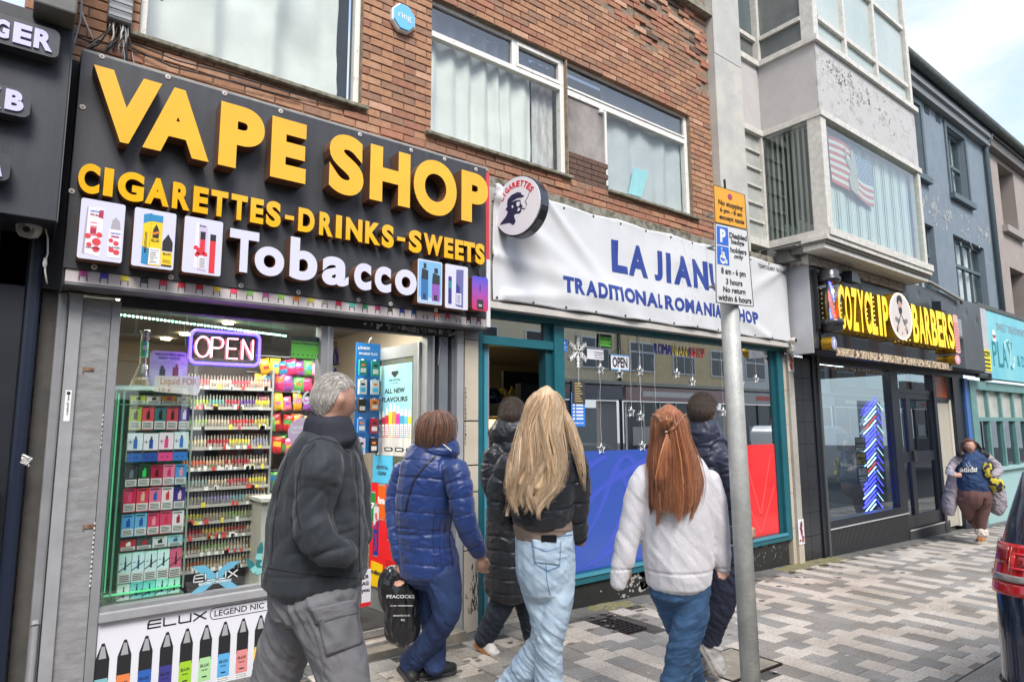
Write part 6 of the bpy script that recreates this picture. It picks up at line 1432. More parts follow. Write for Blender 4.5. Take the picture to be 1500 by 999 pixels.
def word3(word_,p0,p1,pyc,z0,z1):
	n = len(word_);x0,x1 = at(p0,pyc,YL).x,at(p1,pyc+(p1-p0)*.22,YL).x;w = (x1-x0)/n
	for i,ch in enumerate(word_):
		a,b3 = x0+i*w+w*.04,x0+(i+1)*w-w*.04
		if ch == 'I': a += w*.22;b3 -= w*.22
		mb = MB();mb.text(ch,a,b3,z0,z1,YL,.145,.034,0,1);o = mb.build('letter',[yel2,gold],bs)
		m2 = MB();n2 = 9
		for k in range(n2): z = z0+(z1-z0)*(k+.5)/n2;m2.box(a-.006,a,YL+.05,YL+.062,z-.006,z+.006);m2.box(a-.006,a,YL+.10,YL+.112,z-.006,z+.006)
		m2.build('led_dots',led,o)
word3('COZYCLIP',1228,1302,452,zz0,zz1);word3('BARBERS',1336,1397,470,zz0,zz1)
# round portrait
q = at(1320,464,YL-.02);R2 = at(1336,464,YL-.02).x-q.x;Rz = (at(1320,431,YL-.02).z-at(1320,499,YL-.02).z)/2
mb = MB();n = 36;mb.prism([(q.x+R2*math.cos(2*math.pi*i/n),q.z+Rz*math.sin(2*math.pi*i/n)) for i in range(n)],YL-.02,YSn-.002,0,1)
ro = mb.build('portrait_disc',[mat('disc_pinkwhite',(.68,.62,.60),.4),gold],bs)
PP = lambda l: [(q.x+a*R2,q.z+b3*Rz) for a,b3 in l]
mb = MB();yq = YL-.023
flat(mb,PP([(-.22,.45),(-.30,.62),(-.24,.80),(-.05,.90),(.12,.86),(.20,.70),(.16,.50),(.10,.58),(-.05,.66),(-.14,.62)]),yq,.002,0);flat(mb,PP([(-.16,.60),(.10,.60),(.10,.30),(-.14,.30)]),yq+.0006,.001,1)
flat(mb,PP([(-.20,.38),(-.08,.34),(.0,.38),(.12,.36),(.10,.16),(-.02,.06),(-.14,.14)]),yq,.002,0)
for s_ in (-1,1):
	stroke(mb,[(0,.1),(s_*.45,-.55)],q.x,q.x+R2,q.z,q.z+Rz,.014,yq,.002,0)
	flat(mb,PP([(s_*.1,-.15),(s_*.5,-.05),(s_*.55,-.2),(s_*.25,-.35)]),yq,.002,2);disc(mb,q.x+s_*.42*R2,q.z-.62*Rz,.028,yq-.001,yq+.001,10,0,.8)
for a,b3 in ((-.3,-.5),(0,-.7),(.3,-.5)): disc(mb,q.x+a*R2,q.z+b3*Rz,.022,yq-.002,yq+.0,8,3)
mb.build('portrait_print',[blk,mat('print_skin',(.55,.33,.24),.5),mat('print_greybrown',(.22,.19,.17),.5),mat('print_orange',(.75,.35,.08),.5)],ro)
m2 = MB()
for k in range(44): a = 2*math.pi*k/44;m2.box(q.x+R2*.93*math.cos(a)-.006,q.x+R2*.93*math.cos(a)+.006,YL-.026,YL-.02,q.z+Rz*.95*math.sin(a)-.006,q.z+Rz*.95*math.sin(a)+.006)
m2.build('led_dots',led,ro)
# service line
zz0,zz1 = at(1240,523,YSn-.03).z,at(1240,511,YSn-.03).z
cream_l = mat('letter_cream',(.72,.58,.42),.4)
for s_,p0,p1 in (('★',1227,1231),('HAIRCUT',1232,1252),('★',1254,1260),('SKIN FADE',1262,1286),('★',1288,1293),('BEARD TRIM',1295,1320),('★',1323,1328),('SHAPE UP',1329,1349),('★',1350,1354),('HOT TOWEL SHAVE',1356,1390),('★',1391,1395)):
	pm_ = 517+(p0-1240)*.10;mb = MB();mb.text(s_,at(p0,pm_,YSn-.03).x,at(p1,pm_,YSn-.03).x,zz0,zz1,YSn-.03,.028,.0);mb.build('lettering' if s_ != '★' else 'star',cream_l,bs)
for px_,py_,c,ch in ((1222,503,(.32,.33,.52),'f'),(1403,527,(.75,.30,.38),'o')):
	q = at(px_,py_,YSn-.14);rx = (at(px_+4,py_,YSn-.14).x-q.x);mb = MB();mb.prism([(q.x+rx*math.cos(2*math.pi*i/20),q.z+.085*math.sin(2*math.pi*i/20)) for i in range(20)],YSn-.14,YSn-.001,0,1);o = mb.build('logo_disc',[mat('logo_%s' % ch,c,.4),gold],bs);mb = MB();mb.text(ch,q.x-rx*.3,q.x+rx*.3,q.z-.04,q.z+.05,YSn-.143,.003,.04);mb.build('print',white,o)
xs_,xe_ = at(1397,480,YL).x,at(1404,482,YL).x
mb = MB();z0,z1 = at(1400,517,YL).z,at(1400,462,YL).z;mb.prism(rrect(xs_,xe_,z0,z1,.04),YL,YSn-.002,0,1);o = mb.build('side_badge',[mat('badge_pink',(.72,.42,.38),.4),gold],bs)
m2 = MB();[m2.box(xs_+.02,xe_-.02,YL-.002,YL,z0+.05+k*.05,z0+.07+k*.05) for k in range(10)];m2.build('print',mat('badge_red',(.62,.10,.10),.4),o)
# spot lamps above the sign
for px_,py_ in ((1249,405),(1378,448)):
	q = at(px_,py_,YSn-.12);mb = MB();mb.hexa([(q.x-.14,q.y-.05,q.z-.10),(q.x+.14,q.y-.05,q.z-.10),(q.x+.14,q.y+.1,q.z-.08),(q.x-.14,q.y+.1,q.z-.08),(q.x-.08,q.y-.03,q.z+.06),(q.x+.08,q.y-.03,q.z+.06),(q.x+.08,q.y+.1,q.z+.08),(q.x-.08,q.y+.1,q.z+.08)]);mb.build('sign_lamp',bkp,bs)
MB().tube([at(a,b3,YBf-.01) for a,b3 in ((1286,396),(1288,404),(1296,407),(1304,404),(1310,401))],.006,5).build('cable',wires[0],bs)
# barber pole
Yp = YBf-.13;q0,q1 = at(1215,394,Yp),at(1218,488,Yp)
bp = thing('barber_pole','barber pole with black caps and a clear tube of red and blue lights','barber pole',(q1.x,Yp,q1.z))
zc0,zc1 = at(1218,488,Yp).z,at(1215,394,Yp).z;H2 = zc1-zc0;r2 = .135;cx_ = at(1216.5,440,Yp).x
capm = mat('cap_black',(.045,.047,.055),.25,coat=.3)
mb = MB();mb.lathe((cx_,Yp,zc1-H2*.17),[(r2*1.04,-H2*.05),(r2*1.06,H2*.01),(r2*.96,H2*.02),(r2*.96,H2*.09),(r2*.84,H2*.13),(r2*.5,H2*.16),(r2*.1,H2*.17)],22);mb.build('top_cap',capm,bp,smooth=True)
mb = MB();mb.lathe((cx_,Yp,zc0),[(r2*.5,0),(r2*.82,H2*.02),(r2*.95,H2*.05),(r2*.95,H2*.11),(r2*1.08,H2*.12),(r2*1.08,H2*.185),(r2*.97,H2*.20)],22);mb.build('bottom_cap',capm,bp,smooth=True)
mb = MB();mb.lathe((cx_,Yp,zc0+H2*.192),[(r2*.93,0),(r2*.93,H2*.60)],22);mb.build('tube',glass('pole_glass',1.2,(.93,.94,.96),.06),bp,smooth=True)
B('led_panel',mat('led_panel',(.06,.06,.07),.4),bp,cx_-r2*.55,cx_+r2*.55,Yp-.01,Yp+.01,zc0+H2*.195,zc0+H2*.82)
lw_ = [mat('led_blue',(.12,.15,1),.4,emit=2.2),mat('led_red',(1,.06,.05),.4,emit=2.2),mat('led_off',(.50,.50,.55),.4)]
mb = MB();nr,nc = 30,9
for j in range(nr):
	for i in range(nc):
		k = (i+j*.5) % 15;c = 0 if k < 4 else 2 if k < 7 else 1 if k < 10.5 else 2
		x = cx_-r2*.48+i*r2*.96/(nc-1);z = zc0+H2*.215+j*H2*.59/(nr-1);mb.box(x-.005,x+.005,Yp-.016,Yp-.0105,z-.006,z+.006,c)
mb.build('led_dots',lw_,bp)
B('mount',brk,bp,cx_-r2-.06,cx_-r2-.03,Yp+.07,YBf,zc0+.05,zc1-.02);
for zz2 in (zc0+H2*.14,zc1-H2*.13): B('mount_arm',brk,bp,cx_-r2-.03,cx_,Yp+.075,Yp+.10,zz2,zz2+.03)
# neon stripes of the window pole and a poster stack
YNp = YW+.25
t = thing('window_neon_pole','tall blue, white and red neon barber stripes glowing behind the barber window','neon sign',at(1278,665,YNp))
nb,nw,nr_ = mat('neon_barber_blue',(.05,.05,1),.4,emit=6),mat('neon_barber_white',(.55,.85,1),.4,emit=2.2),mat('neon_barber_red',(.75,.06,.05),.4,emit=1.2)
for i in range(24):
	y0 = 590+i*6.8
	c = (nb,nb,nw,nw,nr_,nw,nb,nb,nb,nw)[i % 10]
	p = [at(1265+(0 if i % 2 else 2),y0+12,YNp),at(1275,y0+2,YNp),at(1283,y0-8,YNp)]
	if y0 > 752: break
	MB().tube([p[0],p[1],p[2]],.011,5).build('stripe_tube',c,t)
for i in range(14):
	y0 = 590+i*11;MB().tube([at(1285,y0,YNp),at(1294,y0+12,YNp)],.006,4).build('stripe_tube',nb if i % 3 else nw,t)
B('backing',glass('acrylic_dark',.8,(.5,.5,.55),.06),t,at(1262,665,YNp+.02).x,at(1296,665,YNp+.02).x,YNp+.03,YNp+.036,at(1280,752,YNp).z,at(1280,588,YNp).z)
for k,(pt_,pb_,s1,c) in enumerate(((641,660,'CUTS',charc),(663,682,'FREE',mat('poster_goldblk',(.03,.028,.02),.5)),(685,708,'BEARD',charc))):
	yv_ = YW+.05;x0,x1 = at(1254,665,yv_).x,at(1269,665,yv_).x;z1,z0 = at(1254,pt_,yv_).z,at(1254,pb_,yv_).z
	t = thing('window_poster',('small black poster with cream lettering, top of the stack in the barber window','small black and gold FREE poster, middle of the stack in the barber window','small black and white poster, bottom of the stack in the barber window')[k],'poster',(x0,yv_,z0));B('sheet',c,t,x0,x1,yv_,yv_+.003,z0,z1)
	mb = MB();mb.text(s1,x0+.03,x1-.03,z0+.11,z1-.02,yv_-.002,.001,.04);mb.box(x0+.03,x1-.05,yv_-.002,yv_,z0+.02,z0+.04);mb.box(x0+.03,x1-.03,yv_-.002,yv_,z0+.06,z0+.08);mb.build('print',(cream_l,mat('film_yellow',None),white)[k],t)
# barber interior
for nm,a,c in (('back_wall',(8.4,15,9.6,9.7,-.4,2.9),(.13,.10,.08)),('side_wall',(8.4,8.5,YW+.1,9.6,-.4,2.9),(.10,.09,.08)),('ceiling',(8.4,15,YW+.10,9.6,2.62,2.7),(.10,.10,.11)),('interior_floor',(8.42,15,YW+.10,9.6,-.5,-.2),(.20,.19,.18))):
	m = MB();m.box(*a);m_ = mat('bi_'+nm,c,.7)
	if nm == 'back_wall': m_ = mat('bi_stone_cladding',(.26,.20,.15),.8,col2=(.10,.075,.055),vs=5,stretch=(.5,1,6),bump=.4)
	tag(m.build(nm,m_),kind='structure')
lt_ = mat('lamp_white',(.92,.96,1),.5,emit=11)
for i in range(3):
	t = thing('strip_light','white ceiling strip light in the barber shop, %s from the window' % ('first','second','third')[i],'strip light',(9.8,5.3+i*.9,2.6),'strip lights in the barber shop');B('tube',lt_,t,9.2,11.4,5.2+i*.8,5.26+i*.8,2.56,2.60);B('housing',white,t,9.18,11.42,5.18+i*.8,5.28+i*.8,2.601,2.62)
t = thing('barber_chair','black and chrome barber chair with a brown arm pad behind the barber window','chair',(9.9,5.6,-.2))
lea = mat('leather_black',(.02,.02,.022),.3,coat=.3);chm = mat('chrome',(.6,.6,.62),.12,1)
mb = MB();mb.prism(rrect(9.65,10.25,.30,.95,.18,6),5.35,5.45);mb.build('backrest',lea,t,bevel=.02);B('seat',lea,t,9.62,10.28,5.45,5.95,.25,.38,bevel=.04);mb = MB();mb.lathe((9.95,5.7,-.199),[(.30,0),(.28,.04),(.06,.07),(.05,.43)],18);mb.build('pedestal',chm,t,smooth=True);B('arm',mat('leather_brown',(.12,.05,.03),.4),t,9.52,9.60,5.4,5.85,.5,.58,bevel=.02);mb = MB();mb.tube([(9.6,5.34,.35),(9.75,5.34,.85),(10.1,5.34,.9),(10.3,5.34,.4)],.012,6);mb.build('chrome_trim',chm,t)
# ================================================================== white bay-window building
conc = mat('pier_concrete',(.43,.43,.42),.85,col2=(.54,.53,.48),vs=2.2,bump=.35,bs=45,ramp=(.40,.62))
peel = mat('peeling_grey_render',(.50,.49,.485),.75,col2=(.38,.37,.355),vs=5,bump=.55,bs=26,ramp=(.36,.48),det=9)
flatg = mat('bay_grey_panel',(.52,.50,.49),.7,var=.12,vs=3,bump=.1)
bw = mat('bay_white_frame',(.70,.68,.63),.6,var=.25,vs=14,bump=.2,bs=70)
bay = thing('bay_building','grey and white building with a two storey projecting window bay above the barber shop','building',(9.2,YW,3.9))
YB_ = 3.79;XB0,XB1,XR0 = 8.10,11.35,7.48
B('pier',conc,bay,6.865,7.475,4.50,4.95,3.72,9.4)
B('pier_cap',mat('pier_pale',(.50,.50,.48),.85,var=.15,vs=4),bay,6.862,7.478,4.495,4.499,6.35,9.4)
# lower storey window z 4.05..5.60 ; panel 5.66..6.60 ; upper windows from 6.66
B('spandrel',flatg,bay,XR0,XB0-.001,4.62,4.75,5.66,6.62);B('spandrel',flatg,bay,XB0,XB0+.08,YB_+.03,4.62,5.66,6.62);B('spandrel',peel,bay,XB0+.002,XB1,YB_,YB_+.029,5.66,6.62)
mb = MB();rf = random.Random(41)
for i in range(210):
	x = XB0+abs(rf.gauss(.9,.75));z = 6.45-(x-XB0)*.10+rf.gauss(0,.22)
	if not (XB0+.1 < x < XB1-.05 and 5.72 < z < 6.58) or noi(x*1.4,z*2,7) < -.05: continue
	p = [];r = rf.choice((.015,.02,.03,.045));ph = rf.uniform(0,6)
	for k in range(9): w = 2*math.pi*k/9;q_ = r*(.7+.4*math.sin(2*w+ph)+rf.uniform(-.2,.2));p.append((x+q_*math.cos(w),z+q_*math.sin(w)))
	flat(mb,p,YB_-.002,.002)
mb.build('flaked_patches',mat('flaked_render',(.37,.36,.345),.9,var=.4,vs=30),bay)
mb = MB()
for i in range(60):
	x = XB0+abs(rf.gauss(.9,.7));z = 6.35-(x-XB0)*.1+rf.gauss(0,.2)
	if XB0+.1 < x < XB1-.1 and 5.75 < z < 6.55: blob(mb,x,z,rf.uniform(.01,.02),YB_-.0025)
mb.build('lifted_flakes',mat('flake_white2',(.66,.66,.64),.8),bay)
# sills and heads
for nm,z0,z1,o_ in (('sill',6.62,6.70,.05),('head',5.58,5.66,.03),('sill',3.96,4.06,.06)):
	B(nm,bw,bay,XR0,XB0-o_,4.60-o_*.5,4.75,z0,z1);B(nm,bw,bay,XB0-o_,XB0+.09,YB_-o_+.0,4.60,z0,z1-.002);B(nm,bw,bay,XB0+.091,XB1+o_,YB_-o_,YB_+.10,z0,z1)
B('corner_post',bw,bay,XB0-.015,XB0+.13,YB_-.01,YB_+.17,4.061,5.579);B('corner_post',bw,bay,XB0-.01,XB0+.12,YB_-.005,YB_+.17,6.701,9.4);B('end_post',bw,bay,XB1-.10,XB1,YB_-.005,YB_+.12,4.061,5.579);B('end_post',bw,bay,XB1-.10,XB1,YB_-.005,YB_+.12,6.701,9.4)
B('end_wall',flatg,bay,XB1-.02,XB1-.001,YB_+.13,4.62,3.96,9.4)
paleg = glass('bay_pane',1.2,(.92,.96,.94),.07)
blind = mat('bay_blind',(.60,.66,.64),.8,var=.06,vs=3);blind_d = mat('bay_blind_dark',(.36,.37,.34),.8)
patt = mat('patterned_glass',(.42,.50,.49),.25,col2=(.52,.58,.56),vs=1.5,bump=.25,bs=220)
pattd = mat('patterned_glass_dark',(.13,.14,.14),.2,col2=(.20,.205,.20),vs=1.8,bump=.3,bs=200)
# lower front window
B('pane',paleg,bay,XB0+.131,XB1-.101,YB_+.03,YB_+.036,4.061,5.579)
n = 46
for i in range(n):
	x = XB0+.18+(XB1-XB0-.34)*i/n;w = (XB1-XB0-.34)/n;mb = MB();a = .012*(.5+.5*math.sin(i*1.3));mb.hexa([(x,YB_+.13,4.07),(x+w*1.02,YB_+.13+a,4.07),(x+w*1.02,YB_+.133+a,4.07),(x,YB_+.133,4.07),(x,YB_+.13,5.56),(x+w*1.02,YB_+.13+a,5.56),(x+w*1.02,YB_+.133+a,5.56),(x,YB_+.133,5.56)]);mb.build('blind_slat',blind,bay)
B('backing',mat('bay_room',(.50,.56,.54),.9),bay,XB0+.25,XB1-.03,4.30,4.33,3.97,5.6)
# flag with stripes, star field and a standing grey figure, hung inside the glass
fl0,fl1 = at(1218,240,YB_+.07).x,at(1277,250,YB_+.07).x;fz1_,fz0_ = at(1218,204,YB_+.07).z,at(1218,270,YB_+.07).z
fg = thing('flag','stars and stripes flag with a grey statue figure hanging inside the bay window','flag',((fl0+fl1)/2,YB_+.07,fz0_))
fr_,fw_,fb_ = mat('flag_red',(.55,.13,.13),.8),mat('flag_white',(.66,.66,.64),.8),mat('flag_blue',(.20,.27,.40),.8)
def wav(u,v): return (fl0+(fl1-fl0)*u,YB_+.075+.014*math.sin(u*9+v*2),fz0_+(fz1_-fz0_)*v+.03*math.sin(u*5+.5)-.06*(u-.5))
for i in range(13):
	mb = MB();v0,v1 = i/13,(i+1)/13;seg = 18;u_end = .5 if i >= 6 else 1.0;vs = []
	for k in range(seg+1): u = u_end*k/seg;vs += [wav(u,v0),wav(u,v1)]
	mb.add(vs,[(2*k,2*k+2,2*k+3,2*k+1) for k in range(seg)]);mb.build('stripe',fr_ if i % 2 == 0 else fw_,fg)
mb = MB();vs = []
for k in range(10): u = .5+.5*k/9;vs += [wav(u,6/13),wav(u,1)]
mb.add(vs,[(2*k,2*k+2,2*k+3,2*k+1) for k in range(9)]);mb.build('canton',fb_,fg)
mb = MB()
for r in range(6):
	for c in range(6):
		p = wav(.54+.075*c+.03*(r % 2),.52+.08*r);mb.box(p[0]-.010,p[0]+.010,p[1]-.003,p[1]-.001,p[2]-.010,p[2]+.010)
mb.build('star_print',fw_,fg)
mb = MB();hp = [(.40,.02),(.52,.0),(.60,.25),(.56,.45),(.60,.60),(.56,.72),(.54,.90),(.49,.97),(.45,.90),(.44,.72),(.36,.66),(.33,.88),(.30,.88),(.33,.60),(.42,.45),(.36,.25)]
flat(mb,[(wav(a,b3)[0],wav(a,b3)[2]) for a,b3 in hp],YB_+.052,.003);mb.build('figure_print',mat('flag_grey',(.33,.34,.32),.8,col2=(.50,.50,.47),vs=30),fg)
# lower side window with vertical blinds, recessed louvre window
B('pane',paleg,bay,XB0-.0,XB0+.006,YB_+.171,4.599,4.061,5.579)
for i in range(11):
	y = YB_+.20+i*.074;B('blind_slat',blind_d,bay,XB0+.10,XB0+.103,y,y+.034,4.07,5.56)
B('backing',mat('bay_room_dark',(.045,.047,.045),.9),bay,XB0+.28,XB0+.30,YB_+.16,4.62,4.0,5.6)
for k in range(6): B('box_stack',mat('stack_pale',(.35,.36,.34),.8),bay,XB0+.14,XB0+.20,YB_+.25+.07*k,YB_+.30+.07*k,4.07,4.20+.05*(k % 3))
B('frame',bw,bay,XR0,XR0+.05,4.62,4.70,4.061,5.579);B('frame',bw,bay,XB0-.05,XB0-.001,4.60,4.68,4.061,5.579)
for i in range(6): z = 4.061+i*.253;B('glazing_bar',bw,bay,XR0+.051,XB0-.051,4.625,4.67,z,z+.028);B('pane',mat('louvre_pane',(.36,.38,.36),.25,col2=(.50,.51,.48),vs=2),bay,XR0+.051,XB0-.051,4.655,4.662,z+.029,z+.252)
# upper windows: front has three bays with bars, patterned glass
xs_ = [XB0+.12,at(1237.5,50,YB_).x,at(1281,50,YB_).x,XB1-.10]
ztr = at(1192,20,YB_).z
for i in range(3):
	a,b3 = xs_[i],xs_[i+1]
	for z0,z1 in ((6.701,ztr-.035),(ztr+.035,8.02),(8.09,9.4)): B('pane',patt,bay,a+.036,b3-.036,YB_+.05,YB_+.056,z0,z1)
	for zt2 in (ztr,8.055): B('glazing_bar',bw,bay,a+.036,b3-.036,YB_-.0,YB_+.08,zt2-.034,zt2+.034)
	if i: B('glazing_bar',bw,bay,a-.035,a+.035,YB_-.004,YB_+.085,6.701,9.4)
for y0,y1 in ((YB_+.171,4.18),(4.22,4.60)): pass
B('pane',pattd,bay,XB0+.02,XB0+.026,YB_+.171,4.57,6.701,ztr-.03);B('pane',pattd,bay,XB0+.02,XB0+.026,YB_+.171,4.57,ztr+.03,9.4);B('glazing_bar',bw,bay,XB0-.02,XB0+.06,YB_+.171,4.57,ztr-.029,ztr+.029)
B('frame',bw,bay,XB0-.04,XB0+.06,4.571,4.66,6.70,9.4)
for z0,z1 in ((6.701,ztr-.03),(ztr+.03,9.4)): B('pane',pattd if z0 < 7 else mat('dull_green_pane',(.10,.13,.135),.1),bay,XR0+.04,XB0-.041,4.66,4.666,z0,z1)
B('glazing_bar',bw,bay,XR0+.0,XB0-.041,4.61,4.68,ztr-.029,ztr+.029);B('frame',bw,bay,XR0-.003,XR0+.039,4.62,4.68,6.701,ztr-.03)
# mouldings under the bay and the weathered board
B('moulding',bw,bay,XB0-.12,XB1+.03,YB_-.04,YB_+.3,3.90,3.958);B('moulding',mat('bay_dark_line',(.20,.19,.16),.8),bay,XB0-.10,XB1,YB_-.01,YB_+.3,3.865,3.898);B('moulding',bw,bay,XB0-.08,XB1+.02,YB_+.02,YB_+.3,3.80,3.863)
B('weather_board',mat('weathered_board',(.50,.47,.42),.85,col2=(.12,.11,.10),vs=9,bump=.4,stretch=(1,1,2.5),ramp=(.34,.5)),bay,XB0+.05,XB1-.1,YBf-.05,YBf+.2,3.67,3.79)
B('soffit',mat('bay_soffit',(.22,.21,.2),.9),bay,XB0-.05,XB1-.01,YB_+.301,4.7,3.80,3.95)
cwall = mat('bay_backwall',(.45,.44,.43),.85)
B('wall',cwall,bay,6.9,XB1,4.80,4.95,3.7,9.4)
mb = MB();mb.tube([at(a,b3,YBf-.06) for a,b3 in ((1356,412),(1362,414),(1408,440),(1409,446))],.028,8);mb.build('waste_pipe',mat('pipe_greyish',(.30,.29,.27),.6),bay,smooth=True)
# lead covered ledge return beside the banner
mb = MB();a,b3 = at(1138,343,4.35),at(1215,368,4.2)
mb.hexa([(8.02,4.25,3.72),(8.26,4.13,3.72),(8.26,4.6,3.72),(8.02,4.6,3.72),(8.03,4.30,3.93),(8.24,4.2,3.90),(8.24,4.6,3.95),(8.03,4.6,3.95)]);mb.build('lead_ledge',mat('lead_flashing',None),bay)
# ================================================================== blue rendered building
blu = mat('blue_render',(.20,.25,.30),.8,var=.14,vs=3.5,bump=.25,bs=30)
blt = mat('blue_trim',(.10,.14,.165),.6,var=.2,vs=10)
hb = thing('blue_building','blue-grey rendered terrace with sash windows and a heavy gutter','building',(14.6,YW,4))
XU0,XU1 = XB1+.001,17.9
def rwin(p0,p1,Y=YW):      # opening from pixel corners (top-left, bottom-right at mid edges)
	return at(*p0,Y).x,at(*p1,Y).x
U1_ = (at(1326,160,YW).x-1.0,at(1346,150,YW).x,6.30,7.95);U2_ = (at(1385,240,YW).x,at(1408,240,YW).x+.15,6.35,7.90)
U1_ = (12.55,14.05,6.40,7.92);U2_ = (15.45,16.55,6.40,7.92)
L1_ = (12.6,14.25,3.9,5.45);L2_ = (15.30,17.20,3.9,5.50)
mb = MB();wallpanel(mb,[U1_,U2_,L1_,L2_],XU0,XU1,2.6,8.25,YW,YW+.3);mb.build('wall',blu,hb)
def sash(par,W_,cols_,fw=.07,tz=None,frame_m=blt,curtm=mat('nets',(.62,.65,.64),.9,var=.12,vs=4,stretch=(5,1,1))):
	x0,x1,z0,z1 = W_;o = bpy.data.objects.new('window',None);COL.objects.link(o);o.parent = par;o.location = Vector((x0,YW,z0))-wloc(par)
	y0,y1 = YW+.10,YW+.16
	for a,b3 in ((x0,x0+fw),(x1-fw,x1)): B('frame',frame_m,o,a,b3,y0,y1,z0,z1)
	for a,b3 in ((z0,z0+fw),(z1-fw,z1)): B('frame',frame_m,o,x0+fw,x1-fw,y0+.002,y1,a,b3)
	for z in tz: B('glazing_bar',frame_m,o,x0+fw,x1-fw,y0-.01,y1-.004,z-.035,z+.035)
	for c in cols_: B('glazing_bar',frame_m,o,c-.025,c+.025,y0+.004,y1-.006,z0+fw,z1-fw)
	B('pane',upglass,o,x0+fw,x1-fw,YW+.13,YW+.136,z0+fw,z1-fw)
	n = 20;mb = MB();vs = []
	for i in range(n*3+1): x = x0+(x1-x0)*i/(n*3);vs += [(x,YW+.24+.03*math.sin(i*.9),z0),(x,YW+.24+.03*math.sin(i*.9),z1)]
	mb.add(vs,[(2*k,2*k+2,2*k+3,2*k+1) for k in range(n*3)]).build('curtain',curtm,o,smooth=True)
	B('sill',frame_m,o,x0-.12,x1+.12,YW-.10,YW+.09,z0-.12,z0-.001);return o
for W_,c,tz in ((U1_,(13.3,),(7.15,)),(U2_,(16.0,),(7.15,)),(L1_,(13.1,13.7),(4.85,)),(L2_,(15.72,16.15,16.60),(4.90,))): sash(hb,W_,c,.07,tz)
for W_ in (U1_,U2_):
	B('window_surround',blt,hb,W_[0]-.10,W_[0]-.001,YW-.03,YW-.001,W_[2],W_[3]+.12);B('window_surround',blt,hb,W_[1]+.001,W_[1]+.10,YW-.03,YW-.001,W_[2],W_[3]+.12);B('window_surround',blt,hb,W_[0]-.0005,W_[1]+.0005,YW-.03,YW-.001,W_[3]+.002,W_[3]+.12)
for px_,py_ in ((1357,160),(1373.5,173)):
	q = at(px_,py_,YW);B('air_vent',mat('vent_dark',(.04,.055,.065),.8),hb,q.x-.12,q.x+.10,YW-.012,YW-.001,q.z-.11,q.z+.11)
mb = MB();rf = random.Random(5)
for i in range(420):
	x = rf.uniform(12.4,17.75);z = 5.86+rf.gauss(0,.085)+(.0 if rf.random() < .75 else -abs(rf.gauss(0,.28)))
	if noi(x*2.2,z*3,3) < -.12: continue
	p = [];r = rf.uniform(.02,.06);ph = rf.uniform(0,6)
	for k in range(8): w = 2*math.pi*k/8;q_ = r*(.7+.5*math.sin(2*w+ph));p.append((x+q_*math.cos(w)*.9,z+q_*math.sin(w)))
	flat(mb,p,YW-.003-.00001*i,.002)
mb.build('flaked_paint_band',mat('flaked_white',(.44,.47,.48),.85,var=.3,vs=25),hb)
B('cornice',mat('cornice_grey',(.21,.23,.24),.7),hb,XU0,XU1+.05,YW-.14,YW-.001,8.08,8.24);B('cornice',mat('cornice_light',(.33,.35,.36),.7),hb,XU0,XU1+.05,YW-.20,YW+.1,8.242,8.34)
guttm = mat('gutter_mossy',(.13,.15,.14),.7,var=.5,vs=14,bump=.3)
mb = MB();mb.tube([(XU0,YW-.28,8.50),(XU1+.0,YW-.28,8.50)],.095,12);mb.build('gutter',guttm,hb,smooth=True);B('fascia_board',blt,hb,XU0,XU1,YW-.19,YW-.16,8.342,8.52)
slate = mat('slate_roof',(.07,.075,.08),.6,var=.3,vs=6)
mb = MB();mb.hexa([(XU0,YW-.25,8.52),(XU1,YW-.25,8.52),(XU1,YW+4,8.52),(XU0,YW+4,8.52),(XU0,YW-.25,8.56),(XU1,YW-.25,8.56),(XU1,YW+4,9.6),(XU0,YW+4,9.6)]);mb.build('roof',slate,hb)
mb = MB();mb.tube([(XU1-.05,YW-.07,2.7),(XU1-.05,YW-.07,8.1),(XU1-.05,YW-.2,8.35)],.055,10);mb.build('downpipe',blt,hb,smooth=True)
# ================================================================== beige building beyond
bei = mat('beige_render',(.36,.31,.285),.85,var=.12,vs=3,bump=.25,bs=30);beit = mat('beige_trim',(.33,.30,.28),.8)
bg2 = thing('beige_building','dull pink-beige rendered building with deep empty-looking window openings beyond the blue one','building',(23,YW,4))
ops = [(18.9,20.15,6.35,8.0),(21.5,22.8,6.35,8.0),(24.2,25.5,6.35,8.0),(19.0,20.2,3.5,5.35),(22.6,24.0,3.5,5.35)]
mb = MB();wallpanel(mb,ops,XU1+.001,30,2.6,8.25,YW+.0,YW+.45);mb.build('wall',bei,bg2)
for x0,x1,z0,z1 in ops:
	o = bpy.data.objects.new('window',None);COL.objects.link(o);o.parent = bg2;o.location = Vector((x0,YW,z0))-wloc(bg2)
	B('pane',mat('dark_pane',(.05,.055,.06),.15),o,x0,x1,YW+.36,YW+.37,z0,z1);B('glazing_bar',mat('frame_grey',(.28,.27,.26),.6),o,(x0+x1)/2-.03,(x0+x1)/2+.03,YW+.33,YW+.359,z0,z1);B('sill',beit,o,x0-.15,x1+.15,YW-.12,YW+.32,z0-.16,z0-.001)
B('cornice',mat('cornice_brown',(.16,.15,.145),.7),bg2,XU1+.051,30,YW-.16,YW-.001,8.12,8.34);mb = MB();mb.tube([(XU1+.002,YW-.28,8.50),(30,YW-.28,8.50)],.095,12);mb.build('gutter',guttm,bg2,smooth=True);B('fascia_board',mat('fascia_brown',(.12,.115,.11),.7),bg2,XU1+.06,30,YW-.2,YW-.17,8.342,8.52)
mb = MB();mb.hexa([(XU1+.01,YW-.25,8.52),(30,YW-.25,8.52),(30,YW+4,8.52),(XU1+.01,YW+4,8.52),(XU1+.01,YW-.25,8.56),(30,YW-.25,8.56),(30,YW+4,9.6),(XU1+.01,YW+4,9.6)]);mb.build('roof',slate,bg2)
